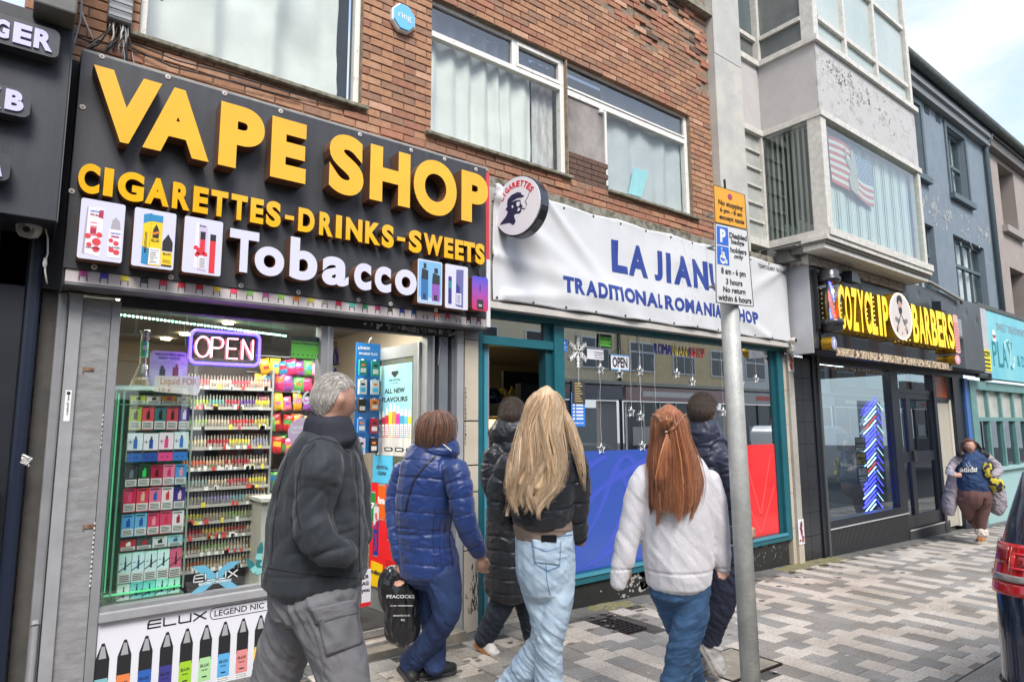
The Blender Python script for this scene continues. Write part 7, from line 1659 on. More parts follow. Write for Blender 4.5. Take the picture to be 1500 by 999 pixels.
# ================================================================== cafe front with the turquoise sign
cf = thing('cafe','pale green framed shop front with small window panes right of the barber door','shop front',(17,YW,gz(17)))
seag = mat('seagreen_paint',(.15,.31,.30),.5,var=.2,vs=6);seal = mat('seagreen_light',(.33,.52,.52),.5)
B('post',seag,cf,15.02,15.35,YW-.12,YW+.08,gz(15)-.06,2.44);B('head',seag,cf,15.351,30,YW-.10,YW+.08,2.26,2.44);B('rail',seag,cf,15.351,30,YW-.06,YW+.08,1.62,1.70)
B('low_panel',seal,cf,15.351,30,YW-.04,YW+.08,gz(30)-.06,.60);B('sill',seal,cf,15.351,30,YW-.12,YW+.08,.601,.66)
frg = mat('cafe_glass_frosted',(.42,.43,.39),.3,col2=(.52,.53,.49),vs=3)
for i in range(12):
	x = 15.351+i*.86;B('bar',seag,cf,x,x+.09,YW-.05,YW+.06,.661,1.619);B('bar',seag,cf,x,x+.09,YW-.05,YW+.06,1.701,2.259)
	B('pane',frg,cf,x+.091,x+.859,YW+.01,YW+.016,1.701,2.259);B('pane',bg_,cf,x+.091,x+.859,YW+.01,YW+.016,.661,1.619)
B('dark_bay',mat('bi_ceiling',None),cf,15.351,30,YW+1.2,YW+1.3,-.5,2.5)
YC_ = 4.4
cs_ = thing('cafe_sign','turquoise cafe sign board reading SWEET TREATMENTS, PLAY and DINE','shop sign',(18,YC_,2.5))
turq = mat('sign_turquoise',(.10,.48,.60),.4,col2=(.22,.60,.66),vs=.9)
B('board',turq,cs_,16.14,22,YC_,YC_+.06,2.50,3.96);B('edge',mat('edge_dark',(.04,.05,.05),.7),cs_,16.05,16.139,YC_+.0,YW,2.45,4.0);B('top_trim',mat('gutter_mossy',None),cs_,15.6,22,YC_-.02,YW,3.961,4.05)
x0,x1 = at(1459,478,YC_).x,at(1500,490,YC_).x;z1,z0 = at(1462,474,YC_).z,at(1462,485,YC_).z
pg = mat('letter_pinkgrey',(.26,.24,.27),.5);tg2 = mat('letter_teal',(.01,.20,.22),.5)
mb = MB();mb.text('SWEET TREATMENTS',x0,x0+(x1-x0)*1.08,z0,z1,YC_-.003,.003,.0);mb.build('lettering',pg,cs_)
for s_,p0,p1,t0,t1,bd in (('P',1454,1460,500,536,0),('L',1461.5,1468,501,538,0),('A',1468,1475,503,538,0),('Y',1475.5,1484,501,541,0),('& DINE',1490,1510,521,537,0)):
	pm_ = (t0+t1)/2;mb = MB();mb.text(s_,at(p0,pm_,YC_).x,at(p1,pm_,YC_).x,at(p0,t1,YC_).z,at(p0,t0,YC_).z,YC_-.003,.003,bd+.008);mb.build('lettering',tg2,cs_)
q = at(1457,494,YC_-.01);mb = MB();disc(mb,q.x,q.z+.06,.10,YC_-.004,YC_,14);mb.box(q.x-.10,q.x+.10,YC_-.004,YC_,q.z-.10,q.z+.04);disc(mb,q.x,q.z,.035,YC_-.007,YC_-.004,8,1);mb.build('cupcake_print',[white,mat('badge_red',None)],cs_)
mb = MB();p = at(1486,527,YC_);disc(mb,p.x,p.z,.06,YC_-.004,YC_,10);mb.tube([at(a,b3,YC_-.005) for a,b3 in ((1472,512),(1472,502),(1476,499),(1479,504),(1480,520),(1481,536),(1484,541),(1486,532))],.012,5);mb.build('spoon_print',mat('print_mintwhite',(.55,.72,.70),.5),cs_)
# narrow white panel with the yellow notice
x0 = 14.92;cc = thing('warning_panel','narrow white panel carrying a yellow CCTV warning sign beside the turquoise board','warning sign',(15.2,YBf,2.5))
x1 = 15.45;B('panel',mat('side_white',None),cc,x0,x1,YBf+.06,YBf+.09,2.56,3.86);B('grille',mat('grille_dark',(.05,.06,.065),.6),cc,x1+.001,16.04,YW-.16,YW-.1,2.5,3.9)
for i in range(24): mb = MB() if i == 0 else mb;mb.box(x1+.02,16.0,YW-.175,YW-.161,2.55+i*.055,2.57+i*.055)
mb.build('grille_bars',mat('grille_mid',(.12,.14,.15),.5),cc)
z0_,z1_ = 2.60,3.02
B('notice',mat('notice_yellow',(.80,.70,.02),.5),cc,x0+.02,x1-.01,YBf+.050,YBf+.059,z0_,z1_);mb = MB();mb.text('CCTV',x0+.06,x1-.05,z1_-.14,z1_-.03,YBf+.046,.003,.05)
for k in range(3): mb.box(x0+.07,x1-.08,YBf+.047,YBf+.05,z0_+.04+k*.08,z0_+.075+k*.08)
mb.build('print',blk,cc)
# ================================================================== far side of the street (seen only in the glass)
rf = random.Random(77)
YO = -10.0
opp = [(-14,-5,'cream',(.50,.43,.30)),(-5,4,'brick',(.26,.12,.07)),(4,12,'pale stone',(.60,.56,.46)),(12,21,'cream rendered',(.72,.62,.42)),(21,30,'buff rendered',(.70,.55,.32)),(30,40,'white rendered',(.66,.65,.62)),(40,52,'brown brick',(.34,.22,.16)),(52,66,'pale stone',(.42,.40,.35))]
ofr = mat('opp_window_frame',(.66,.66,.63),.5);opn = mat('opp_pane',(.05,.06,.07),.08)
opf = [(.04,.045,.055),(.50,.51,.52),(.22,.03,.06),(.16,.16,.17),(.42,.26,.24),(.46,.44,.42),(.03,.12,.18),(.3,.3,.3)]
for i,(x0,x1,nm,c) in enumerate(opp):
	H3 = rf.choice((7.4,8.2,8.8));t = thing('terrace_building','%s building across the street, mirrored in the windows, %s from the left' % (nm,on9[i]),'building',((x0+x1)/2,YO,gz(x0)))
	B('wall',mat('opp_wall_%d' % i,c,.85,var=.15,vs=3),t,x0,x1-.02,YO-.4,YO,3.3,H3);B('fascia',mat('opp_fascia_%d' % i,opf[i],.4),t,x0+.1,x1-.12,YO-.2,YO+.25,2.65,3.25);B('cornice',mat('opp_cornice',(.40,.38,.33),.8),t,x0,x1-.02,YO-.38,YO+.32,3.3,3.45)
	B('shop_window',opn,t,x0+.3,x1-3.0,YO-.1,YO+.02,.5,2.6);B('door',mat('opp_door',(.30,.31,.30),.5),t,x1-2.6,x1-1.5,YO-.1,YO+.02,-.4,2.3);B('pier',mat('opp_pier',(.33,.32,.30),.8),t,x1-1.3,x1-.3,YO-.2,YO+.05,-.8,2.6);B('riser',mat('opp_riser',(.10,.10,.11),.6),t,x0+.3,x1-3.0,YO-.2,YO+.04,-.9,.48)
	n = 3;
	for fz_ in (3.95,6.0)[:2]:
		if fz_+1.3 > H3: continue
		for k in range(n):
			a = x0+(x1-x0)*(k+.22)/n;w = (x1-x0)/n*.56;o = MB();o.box(a,a+w,YO+.002,YO+.06,fz_,fz_+1.35,0);o.box(a+.07,a+w/2-.03,YO+.061,YO+.07,fz_+.07,fz_+.85,1);o.box(a+w/2+.03,a+w-.07,YO+.061,YO+.07,fz_+.07,fz_+.85,1);o.box(a+.07,a+w/2-.03,YO+.061,YO+.07,fz_+.93,fz_+1.28,1);o.box(a+w/2+.03,a+w-.07,YO+.061,YO+.07,fz_+.93,fz_+1.28,1);o.build('window',[ofr,opn],t)
	for k in range(6): a = x0+.3+(x1-x0-3.3)*k/5;B('mullion',(ofr,mat('opp_dark',(.03,.03,.03),.6))[i % 2],t,a-.04,a+.04,YO+.021,YO+.07,.5,2.6)
	for k in range(3): a = x0+.7+k*(x1-x0-3.6)/3;B('display',mat('opp_disp_%d' % ((i+k) % 4),((.55,.52,.45),(.30,.32,.36),(.50,.20,.14),(.62,.64,.62))[(i+k) % 4],.6),t,a,a+1.2,YO+.021,YO+.05,.7,(1.5,1.9,1.2)[k])
	B('sign_letters',(mat('opp_sign_a',(.72,.70,.62),.5),mat('opp_sign_b',(.60,.12,.08),.5))[i % 2],t,x0+1.2,x1-3.4,YO+.251,YO+.26,2.83,3.07);B('downpipe',mat('opp_dark',None),t,x1-.16,x1-.06,YO+.061,YO+.16,-.8,H3);B('roof_edge',mat('opp_cornice',None),t,x0,x1-.02,YO-.3,YO+.3,H3+.002,H3+.2)
# white van parked on the far side
vn = thing('white_van','white panel van parked across the street, mirrored in the barber window','van',(25,-3.6,gz(25)-.1))
vw = mat('van_white',(.62,.64,.66),.3,coat=.5);zb3 = gz(25)-.1
prof = [(22.2,.35),(27.3,.35),(27.45,.75),(27.35,1.15),(26.6,1.35),(25.9,2.05),(25.4,2.25),(22.4,2.30),(22.2,2.1)]
MB().prism([(x,z+zb3) for x,z in prof],-4.6,-2.7).build('body',vw,vn,bevel=.08)
mb = MB();mb.prism([(x,z+zb3) for x,z in ((25.0,1.35),(26.35,1.35),(25.75,1.98),(25.0,1.98))],-2.698,-2.69) if False else mb.hexa([(25.0,-2.698,1.35+zb3),(26.4,-2.698,1.35+zb3),(26.4,-2.69,1.35+zb3),(25.0,-2.69,1.35+zb3),(25.0,-2.698,1.98+zb3),(25.8,-2.698,1.98+zb3),(25.8,-2.69,1.98+zb3),(25.0,-2.69,1.98+zb3)]);mb.build('side_window',opn,vn)
tyre = mat('tyre_rubber',(.02,.02,.021),.85);rim_ = mat('alloy_rim',(.45,.46,.48),.3,.8)
for x in (23.2,26.5):
	mb = MB();mb.lathe((x,-2.95,zb3+.34),[(.30,-.12),(.34,-.09),(.34,.09),(.30,.12)],22,0,'y');w_ = mb.build('wheel',tyre,vn);mb = MB();mb.lathe((x,-2.825,zb3+.34),[(.2,0),(.19,.015)],14,0,'y');mb.build('rim',rim_,w_)
# ================================================================== parking sign on its pole
Yp = 1.95;qb = at(1085,745,Yp);PX = qb.x
galv = mat('galvanised',(.36,.37,.36),.55,.2,col2=(.50,.51,.49),vs=9,bump=.25,bs=90,ramp=(.3,.6))
sp = thing('parking_sign','grey galvanised pole with an orange and a white parking restriction plate','parking sign',(PX,Yp,gz(PX)))
pt_ = dep(1060,300,3.25);zt2 = at(1068,300,Yp).z
d0,d1 = at(1100,999,Yp),at(1069,450,Yp);lean = (d1.x-d0.x)/(d1.z-d0.z)
zg = gz(PX);xg = d0.x-(d0.z-zg)*lean
mb = MB();mb.tube([(xg,Yp,zg-.05),(xg+lean*(zt2+.45-zg),Yp,zt2+.45-.40)],.0475,20);mb.build('pole',galv,sp,smooth=True)
mb = MB();mb.lathe((xg,Yp,zg-.004),[(.075,0),(.07,.015),(.05,.03)],16);mb.build('collar',mat('mortar',None),sp)
rc = at(1067.5,285,Yp);
Yq = Yp-.062
def cq(px_,py_): p = at(px_,py_,Yq);return np.array(p)
zm = lambda x,y: (1000+x/3.121,240+y/3.121)
Yl = [cq(*zm(140,97)),cq(*zm(284,143)),cq(*zm(295,302)),cq(*zm(147,268))]
Wl = [cq(*zm(147,270)),cq(*zm(295,304)),cq(*zm(325,656)),cq(*zm(152,637))]
def bil(Q):
	return lambda q: tuple(((Q[3]*(1-q[0])+Q[2]*q[0])*(1-q[2])+(Q[0]*(1-q[0])+Q[1]*q[0])*q[2])+np.array((0,q[1],0)))
def plate(Q,name,m,edge,ru=.03,rv=.02):
	o = []
	for cx,cz,a in ((1-ru,rv,-90),(1-ru,1-rv,0),(ru,1-rv,90),(ru,rv,180)):
		for i in range(4): w = R_(a+30*i);o.append((cx+ru*math.cos(w),cz+rv*math.sin(w)))
	mb = MB(bil(Q));mb.prism(o,0,.003,0);ob = mb.build(name,m,sp)
	mb = MB(bil(Q));k = .018;o2 = [((x-.5)*(1-2*k)+.5,(z-.5)*(1-k*1.2)+.5) for x,z in o];b0 = len(o)
	v = [(x,-.0008,z) for x,z in o]+[(x,-.0008,z) for x,z in o2];mb.add(v,[(i,(i+1) % b0,b0+(i+1) % b0,b0+i) for i in range(b0)]);mb.build('border',edge,ob);return ob
org = mat('sign_orange',(.86,.40,.025),.4,var=.06,vs=20);swh = mat('sign_white',(.72,.73,.74),.4,var=.07,vs=14)
yo = plate(Yl,'orange_plate',org,blk);wo = plate(Wl,'white_plate',swh,blk,.03,.012)
def PT(Q,parent,s_,u0,u1,v0,v1,m=blk,bold=.018,name='lettering'):
	mb = MB(bil(Q));mb.text(s_,u0,u1,v0,v1,-.0018,.001,bold);mb.build(name,m,parent)
PT(Yl,yo,'No stopping',.13,.89,.46,.645);PT(Yl,yo,'6 pm - 8 am',.17,.86,.28,.44);PT(Yl,yo,'except taxis',.14,.91,.08,.24)
mb = MB(bil(Yl));c_ = [(.5+.068*math.cos(2*math.pi*i/18),.80+.050*1.6*math.sin(2*math.pi*i/18)) for i in range(18)];mb.prism(c_,-.0016,-.0005);mb.build('roundel',mat('roundel_blue',(.12,.10,.42),.4),yo)
mb = MB(bil(Yl));mb.add([(.5+r*math.cos(2*math.pi*i/18),-.0022,.80+r*1.18*math.sin(2*math.pi*i/18)) for r in (.068,.048) for i in range(18)],[(i,(i+1) % 18,18+(i+1) % 18,18+i) for i in range(18)]);mb.hexa([(.455,-.0022,.845),(.475,-.0022,.855),(.475,-.0017,.855),(.455,-.0017,.845),(.525,-.0022,.745),(.545,-.0022,.755),(.545,-.0017,.755),(.525,-.0017,.745)]);mb.build('roundel_ring',red,yo)
sblue = mat('sign_blue',(.02,.14,.62),.4)
def psq(Q,parent,u0,u1,v0,v1,m,name='panel'):
	mb = MB(bil(Q));mb.prism([(u0,v0),(u1,v0),(u1,v1),(u0,v1)],-.0014,-.0006);return mb.build(name,m,parent)
psq(Wl,wo,.05,.38,.735,.965,sblue);psq(Wl,wo,.05,.38,.485,.715,sblue)
PT(Wl,wo,'P',.14,.30,.765,.935,white,.05)
# seated figure in a wheelchair, drawn as strokes
mb = MB(bil(Wl))
def st2(pts,w,close=False):
	for (a,b3),(c,d) in zip(pts,pts[1:]+([pts[0]] if close else [])):
		dx,dz = (c-a),(d-b3)*.55;l_ = math.hypot(dx,dz) or 1;nx_,nz_ = -dz/l_*w,dx/l_*w/.55
		mb.hexa([(a-nx_,-.0024,b3-nz_),(c-nx_,-.0024,d-nz_),(c-nx_,-.0014,d-nz_),(a-nx_,-.0014,b3-nz_),(a+nx_,-.0024,b3+nz_),(c+nx_,-.0024,d+nz_),(c+nx_,-.0014,d+nz_),(a+nx_,-.0014,b3+nz_)])
st2([(.175,.655),(.185,.59),(.255,.585),(.285,.525),(.32,.53)],.014);st2([(.18,.63),(.25,.625)],.010)
st2([(.205+.075*math.cos(R_(a)),.555+.045*math.sin(R_(a))) for a in range(120,345,15)],.009)
hd = [(.172+.018*math.cos(R_(a)),.682+.012*math.sin(R_(a))) for a in range(0,360,40)];mb.prism(hd,-.0024,-.0014);mb.build('wheelchair_symbol',white,wo)
for s_,u0,u1,v0,v1 in (('Disabled',.42,.95,.845,.915),('badge',.47,.86,.755,.835),('holders',.43,.91,.66,.73),('only',.53,.80,.575,.65),('8 am - 6 pm',.15,.83,.35,.45),('3 hours',.27,.72,.245,.32),('No return',.19,.79,.145,.215),('within 6 hours',.06,.94,.035,.115)): PT(Wl,wo,s_,u0,u1,v0,v1,blk,.02)
for Q,v in ((Yl,.35),(Wl,.75),(Wl,.25)):
	p = bil(Q)((.45,0,v));mb = MB();mb.box(p[0]-.075,p[0]+.075,Yq+.004,Yq+.02,p[2]-.012,p[2]+.012);mb.tube([(p[0]-.055,Yq+.02,p[2]),(p[0]-.055,Yp+.045,p[2]),(p[0]+.055,Yp+.045,p[2]),(p[0]+.055,Yq+.02,p[2])],.006,5);mb.build('clip',galv,sp)
mb = MB();mb.tube([at(1062,277,Yp),at(1061,264,Yp)],.007,5);mb.build('cable_tie',wires[0],sp)
# ================================================================== parked car, its rear corner at the right edge
cx0 = at(1457,840,1.0).x;CY0_,CW_ = 0.16,0.89
def lerp_t(z,tab):
	for (a,va),(b3,vb) in zip(tab,tab[1:]):
		if z <= b3: t = 0 if b3 == a else max(0,(z-a)/(b3-a));t = t*t*(3-2*t) if False else t;return va+(vb-va)*t
	return tab[-1][1]
rearT = [(.18,.10),(.26,.03),(.34,.005),(.52,-.025),(.60,-.01),(.66,.015),(.78,.012),(.90,.0),(1.02,.015),(1.10,.03),(1.25,.07),(1.55,.20),(1.66,.30),(1.70,.46)]
frontT = [(.18,4.3),(.3,4.42),(.55,4.45),(.75,4.38),(.92,4.1),(1.0,3.5),(1.1,3.3),(1.55,2.55),(1.70,2.1)]
widT = [(.18,.80),(.28,.86),(.55,.895),(.95,.885),(1.05,.878),(1.3,.845),(1.58,.775),(1.66,.70),(1.70,.55)]
def plan(z,n=112,off=0.0):
	xr,xf,w = cx0+lerp_t(z,rearT),cx0+lerp_t(z,frontT),lerp_t(z,widT)+off;xr -= off;xf += off;r = .17 if z < 1.0 else .15
	pts = [];rf_ = .45 if z < 1 else .3
	for cx,cy,a,rr_ in ((xr+r,CY0_+w-r,90,r),(xr+r,CY0_-w+r,180,r),(xf-rf_,CY0_-w+rf_,270,rf_),(xf-rf_,CY0_+w-rf_,0,rf_)):
		for i in range(n//8+1): q_ = R_(a+90*i/(n//8));pts.append((cx+rr_*math.cos(q_),cy+rr_*math.sin(q_)))
		if a in (90,270):     # the straight rear (or front) panel bows outwards a little
			y0,y1 = (CY0_+w-r,CY0_-w+r) if a == 90 else (CY0_-w+rf_,CY0_+w-rf_)
			xx = xr if a == 90 else xf;xn = n//8
			for i in range(1,xn): t = i/xn;pts.append((xx+(-.035 if a == 90 else .08)*math.sin(math.pi*t),y0+(y1-y0)*t))
		else:
			xs0,xs1 = (xr+r,xf-rf_) if a == 180 else (xf-rf_,xr+r);yy = CY0_-w if a == 180 else CY0_+w;xn = n//4
			for i in range(1,xn): t = i/xn;pts.append((xs0+(xs1-xs0)*t,yy))
	return pts
for _ in range(12): cx0 += .0035*(1456-min(pxy((x,y,.85))[0] for x,y in plan(.9) if x < cx0+1))
zc = gz(cx0)-.10
cb = thing('parked_car','dark navy estate car with a red rear lamp parked at the right edge','car',(cx0+2.2,CY0_,zc))
navyc = mat('car_navy',(.012,.022,.055),.22,coat=1.0,metal=.35)
zs = [.18,.20,.26,.34,.44,.52,.57,.60,.66,.72,.78,.84,.90,.96,1.02,1.06,1.10,1.18,1.25,1.35,1.45,1.55,1.61,1.66,1.69,1.70]
rings = [[(x,y,z+zc) for x,y in plan(z)] for z in zs];n = len(rings[0]);vs = [p for r in rings for p in r];fs = []
for j in range(len(zs)-1):
	for i in range(n): k = (i+1) % n;fs.append((j*n+k,j*n+i,(j+1)*n+i,(j+1)*n+k))
fs += [tuple(range(n-1,-1,-1))[::-1],tuple((len(zs)-1)*n+i for i in range(n))]
o = MB().add(vs,fs).build('body',navyc,cb,smooth=True)
def carpatch(name,m,z0,z1,i0,i1,off=.006,nz_=8,cut=None,smooth=True):
	"""a panel lying a few millimetres proud of the body between two perimeter stations"""
	vs = [];rows_ = []
	for j in range(nz_+1):
		z = z0+(z1-z0)*j/nz_;P = plan(z,off=off);n_ = len(P);a,b3 = (i0,i1) if cut is None else cut(j/nz_)
		row = []
		for k in range(25):
			s = a+(b3-a)*k/24;s0 = int(math.floor(s));t = s-s0;p,q_ = P[s0 % n_],P[(s0+1) % n_];row.append((p[0]+(q_[0]-p[0])*t,p[1]+(q_[1]-p[1])*t,z+zc))
		rows_ += row
	fs = [(j*25+k+1,j*25+k,(j+1)*25+k,(j+1)*25+k+1) for j in range(nz_) for k in range(24)]
	o = MB().add(rows_,fs).build(name,m,cb,smooth=smooth);s_ = o.modifiers.new('thick','SOLIDIFY');s_.thickness = .008;s_.offset = -1;return o
# stations: 0..14 rear-left corner, 14..28 rear, 28..42 rear-right corner, 42..70 right side, ..., last 28 left side
NP = len(plan(.9));lamp_red = mat('lamp_red',(.50,.004,.010),.12,coat=1.0,var=.35,vs=30);lamp_dark = mat('lamp_reflector',(.62,.02,.03),.2,coat=1);lens_c = mat('lamp_clear',(.20,.19,.18),.2,coat=1)
sp0 = min(((pxy((x,y,.9+zc)),(x,y)) for x,y in plan(.9) if x < cx0+1),key=lambda t: t[0][0]);zl0,zl1 = dep(1460,863,sp0[0][2]).z-zc,dep(1458,793,sp0[0][2]).z-zc
dzl = (zl1-zl0)
for sgn in (1,-1):
	S = (lambda a,b3: (a,b3)) if sgn == 1 else (lambda a,b3: (42-b3,42-a))
	tl = carpatch('tail_light',lamp_red,zl0+dzl*.26,zl1,*S(-.5,19.5),.007,10,cut=(lambda t: S(-.5-.9*t,19.5+1.5*t)))
	def sub(name,m,za,zb2,a,b3,off): o = carpatch(name,m,zl0+dzl*za,zl0+dzl*zb2,*S(a,b3),off,3);o.parent = tl;o.location = o.location-tl.location;return o
	sub('reflector',lens_c,.27,.40,1.5,19,.012);sub('reflector',lamp_dark,.52,.56,10.5,18,.013);sub('reflector',lamp_dark,.80,.84,10.5,18,.013);sub('reflector',lamp_dark,.56,.80,10.5,11.2,.013);sub('reflector',lamp_dark,.56,.80,17.3,18,.013);sub('reflector',mat('lamp_inner',(.25,.002,.005),.15,coat=1),.58,.78,12,16.5,.012);sub('reflector',mat('lamp_inner',None),.60,.95,5,9.2,.012)
	carpatch('lamp_trim',mat('red_trim',(.42,.006,.012),.25,coat=1),zl0,zl0+dzl*.255,*S(0,21),.007,3)
glc = mat('car_glass',(.012,.015,.018),.04,coat=.5)
carpatch('rear_window',glc,1.14,1.55,17,25,.005,6,cut=lambda t: (17-.5*t,25+.5*t));carpatch('chrome_trim',chm,1.125,1.137,16.5,25.5,.006,1)
for a,b3 in ((NP-24.5,NP-17.5),(NP-17,NP-10),(NP-9.4,NP-2.2)): carpatch('side_window',glc,1.10,1.50,a,b3,.005,5,cut=lambda t,a=a,b3=b3: (a+(1.0*t if a > NP-20 else 3*t),b3-(.3*t if b3 < NP-5 else 1.8*t)))
for a,b3 in ((44.2,51.4),(52,59),(59.5,66.5)): carpatch('side_window',glc,1.10,1.50,a,b3,.005,5)
carpatch('windscreen',glc,1.12,1.52,86,96,.006,5);carpatch('bumper_line',mat('shut_line',(.004,.004,.006),.6),.655,.662,0,42,.003,1);carpatch('bumper_trim',mat('bumper_black',(.02,.02,.022),.6),.22,.33,2,40,.006,3)
mb = MB();mb.box(cx0-.035,cx0-.022,CY0_-.26,CY0_+.26,zc+.72,zc+.83);np_ = mb.build('number_plate',mat('notice_yellow',None),cb)
for x in (cx0+.85,cx0+3.55):
	for s_ in (1,-1):
		yw_ = CY0_+s_*.80;mb = MB();mb.lathe((x,yw_,zc+.325),[(.27,-.105),(.325,-.08),(.325,.08),(.27,.105)],26,0,'y');w_ = mb.build('wheel',tyre,cb);mb = MB();mb.lathe((x,yw_+s_*.10,zc+.325),[(.23,-.01),(.22,.01)],18,0,'y');mb.build('rim',rim_,w_)
		mb = MB();mb.tube([(x+.36*math.cos(R_(a)),CY0_+s_*.885,zc+.34+.36*math.sin(R_(a))) for a in range(-5,190,13)],.02,6);mb.build('wheel_arch',mat('bumper_black',None),cb)
from mathutils.bvhtree import BVHTree
# ================================================================== people
TMP = bpy.data.scenes.new('build')
def solid(name,lofts,m,parent,voxel=.009,disp=None,smooth=2,n=16):
	"""lofted limbs and trunk fused by a voxel remesh into one continuous surface, then folded by disp(co, no)"""
	vs = [];fs = []
	for ring in lofts:
		P = [np.array(r[0]) for r in ring];A = [r[1] for r in ring];Bq = [r[2] for r in ring]
		cr = lambda a,b,c,d,t: .5*((2*b)+(c-a)*t+(2*a-5*b+4*c-d)*t*t+(3*b-a-3*c+d)*t**3)
		Q = [];k = len(P)
		for i in range(k-1):
			i0,i3 = max(i-1,0),min(i+2,k-1)
			for j in range(4):
				t = j/4;Q.append((cr(P[i0],P[i],P[i+1],P[i3],t),max(.004,cr(A[i0],A[i],A[i+1],A[i3],t)),max(.004,cr(Bq[i0],Bq[i],Bq[i+1],Bq[i3],t))))
		Q.append((P[-1],A[-1],Bq[-1]))
		t0 = Q[1][0]-Q[0][0];t0 /= np.linalg.norm(t0);t1 = Q[-1][0]-Q[-2][0];t1 /= np.linalg.norm(t1)
		e0,e1 = min(Q[0][1:])*.5,min(Q[-1][1:])*.5
		Q = [(Q[0][0]-t0*e0,Q[0][1]*.45,Q[0][2]*.45),(Q[0][0]-t0*e0*.5,Q[0][1]*.82,Q[0][2]*.82)]+Q+[(Q[-1][0]+t1*e1*.5,Q[-1][1]*.82,Q[-1][2]*.82),(Q[-1][0]+t1*e1,Q[-1][1]*.45,Q[-1][2]*.45)]
		b = len(vs);k = len(Q)
		for i,(c,a,d) in enumerate(Q):
			t = Q[min(i+1,k-1)][0]-Q[max(i-1,0)][0];t = t/(np.linalg.norm(t)+1e-9)
			s1 = np.cross(t,CF);s1 /= (np.linalg.norm(s1)+1e-9);s2 = np.cross(s1,t)
			for w in range(n): g = 2*math.pi*w/n;vs.append(tuple(c+s1*a*math.cos(g)+s2*d*math.sin(g)))
		for i in range(k-1):
			for w in range(n): q = (w+1) % n;fs.append((b+i*n+w,b+(i+1)*n+w,b+(i+1)*n+q,b+i*n+q))
		fs += [tuple(b+w for w in range(n)),tuple(b+(k-1)*n+w for w in range(n-1,-1,-1))]
	return fuse(name,vs,fs,m,parent,voxel,disp,smooth)
def fuse(name,vs,fs,m,parent,voxel,disp=None,smooth=2):
	me = bpy.data.meshes.new(name);me.from_pydata(vs,[],fs);bmm = bmesh.new();bmm.from_mesh(me);bmesh.ops.recalc_face_normals(bmm,faces=bmm.faces);bmm.to_mesh(me);bmm.free()
	o = bpy.data.objects.new(name,me);TMP.collection.objects.link(o)
	r = o.modifiers.new('r','REMESH');r.mode = 'VOXEL';r.voxel_size = voxel
	if smooth: s = o.modifiers.new('s','SMOOTH');s.iterations = smooth;s.factor = .5
	with bpy.context.temp_override(scene=TMP,view_layer=TMP.view_layers[0]): dg = bpy.context.evaluated_depsgraph_get()
	dg.update();me2 = bpy.data.meshes.new_from_object(o.evaluated_get(dg));bpy.data.objects.remove(o)
	k = len(me2.vertices);co_ = np.empty(k*3);me2.vertices.foreach_get('co',co_);co_ = co_.reshape(-1,3)
	if disp:
		no = np.empty(k*3);me2.vertex_normals.foreach_get('vector',no);no = no.reshape(-1,3);co_ = co_+no*disp(co_,no)[:,None]
	c = (co_.min(0)+co_.max(0))/2;c[2] = co_[:,2].min();me2.vertices.foreach_set('co',(co_-c).ravel());me2.polygons.foreach_set('use_smooth',[True]*len(me2.polygons));me2.update()
	me2.materials.clear();me2.materials.append(m);me2.name = name
	return link(name,me2,parent,c)
def NZ(co,s,seed=0): return np.array([noise.noise(Vector((p[0]*s[0]+seed,p[1]*s[1],p[2]*s[2]+seed))) for p in co])
def folds(amp=.006,s=(6,6,14),amp2=.002,seed=0,diag=.6):
	def f(co,no):
		c = co.copy();c[:,2] += diag*(c[:,0]*.7-c[:,1]*.7)
		rg = lambda q,sd_,p: np.clip(1-3.0*np.abs(NZ(c,tuple(v*q for v in s),sd_)),0,1)**p
		return amp*(.75*rg(1,seed,1.3)-.55*rg(1.25,seed+11,1.6)+.30*rg(2.2,seed+5,1.5)-.28*rg(2.5,seed+23,1.5))+amp*.5*NZ(co,(5,5,5),seed+31)+amp2*NZ(co,(40,40,40),3)*.5
	return f
def quilt(pitch=.09,amp=.010,arms=(),wr=.003,z0=0,sub=None):
	"""padded baffles: seams run round the trunk, and square to each sleeve where a sleeve is"""
	def f(co,no):
		h = co[:,2]-z0+.012*np.sin(co[:,0]*9)
		for path,rad in arms:
			P = [np.array(p) for p in path];best = np.full(len(co),9.);s = np.zeros(len(co));L0 = 0
			for a,b in zip(P,P[1:]):
				d = b-a;L_ = np.linalg.norm(d);d = d/L_;t = np.clip((co-a)@d,0,L_);r = np.linalg.norm(co-(a+t[:,None]*d),axis=1);m = r < best;best[m] = r[m];s[m] = L0+t[m];L0 += L_
			m = best < rad;h = np.where(m,s*1.05,h)
		fr = np.abs((h/pitch) % 1-.5)*2        # 1 on a seam
		return amp*(.45-fr**12*1.5-.25*fr**2)+wr*NZ(co,(13,13,30),2)+wr*.8*NZ(co,(30,30,60),6)*fr
	return f
class Fig:
	def __init__(s,label,px,py,d,group=None):
		s.d = d;p = dep(px,py,d);s.g = gz(p.x);s.root = thing('person',label,'person',(p.x,p.y,s.g),group)
	def P(s,x,y,dd=0): return np.array(dep(x,y,s.d+dd))
	def ring(s,x,y,a,b,dd=0): return (s.P(x,y,dd),a*(s.d+dd)/FPX,b)
	def torso(s,rows): return [s.ring((l+r)/2,y,(r-l)/2*.965,b*.94,*dd) for l,r,y,b,*dd in rows]
	def limb(s,rows,k=1.0): return [(s.P(x,y,dd),a*k*.93*(s.d+dd)/FPX,a*k*.93*(s.d+dd)/FPX) for x,y,a,dd in rows]
skin = mat('skin',(.50,.29,.21),.5,col2=(.42,.22,.16),vs=18)
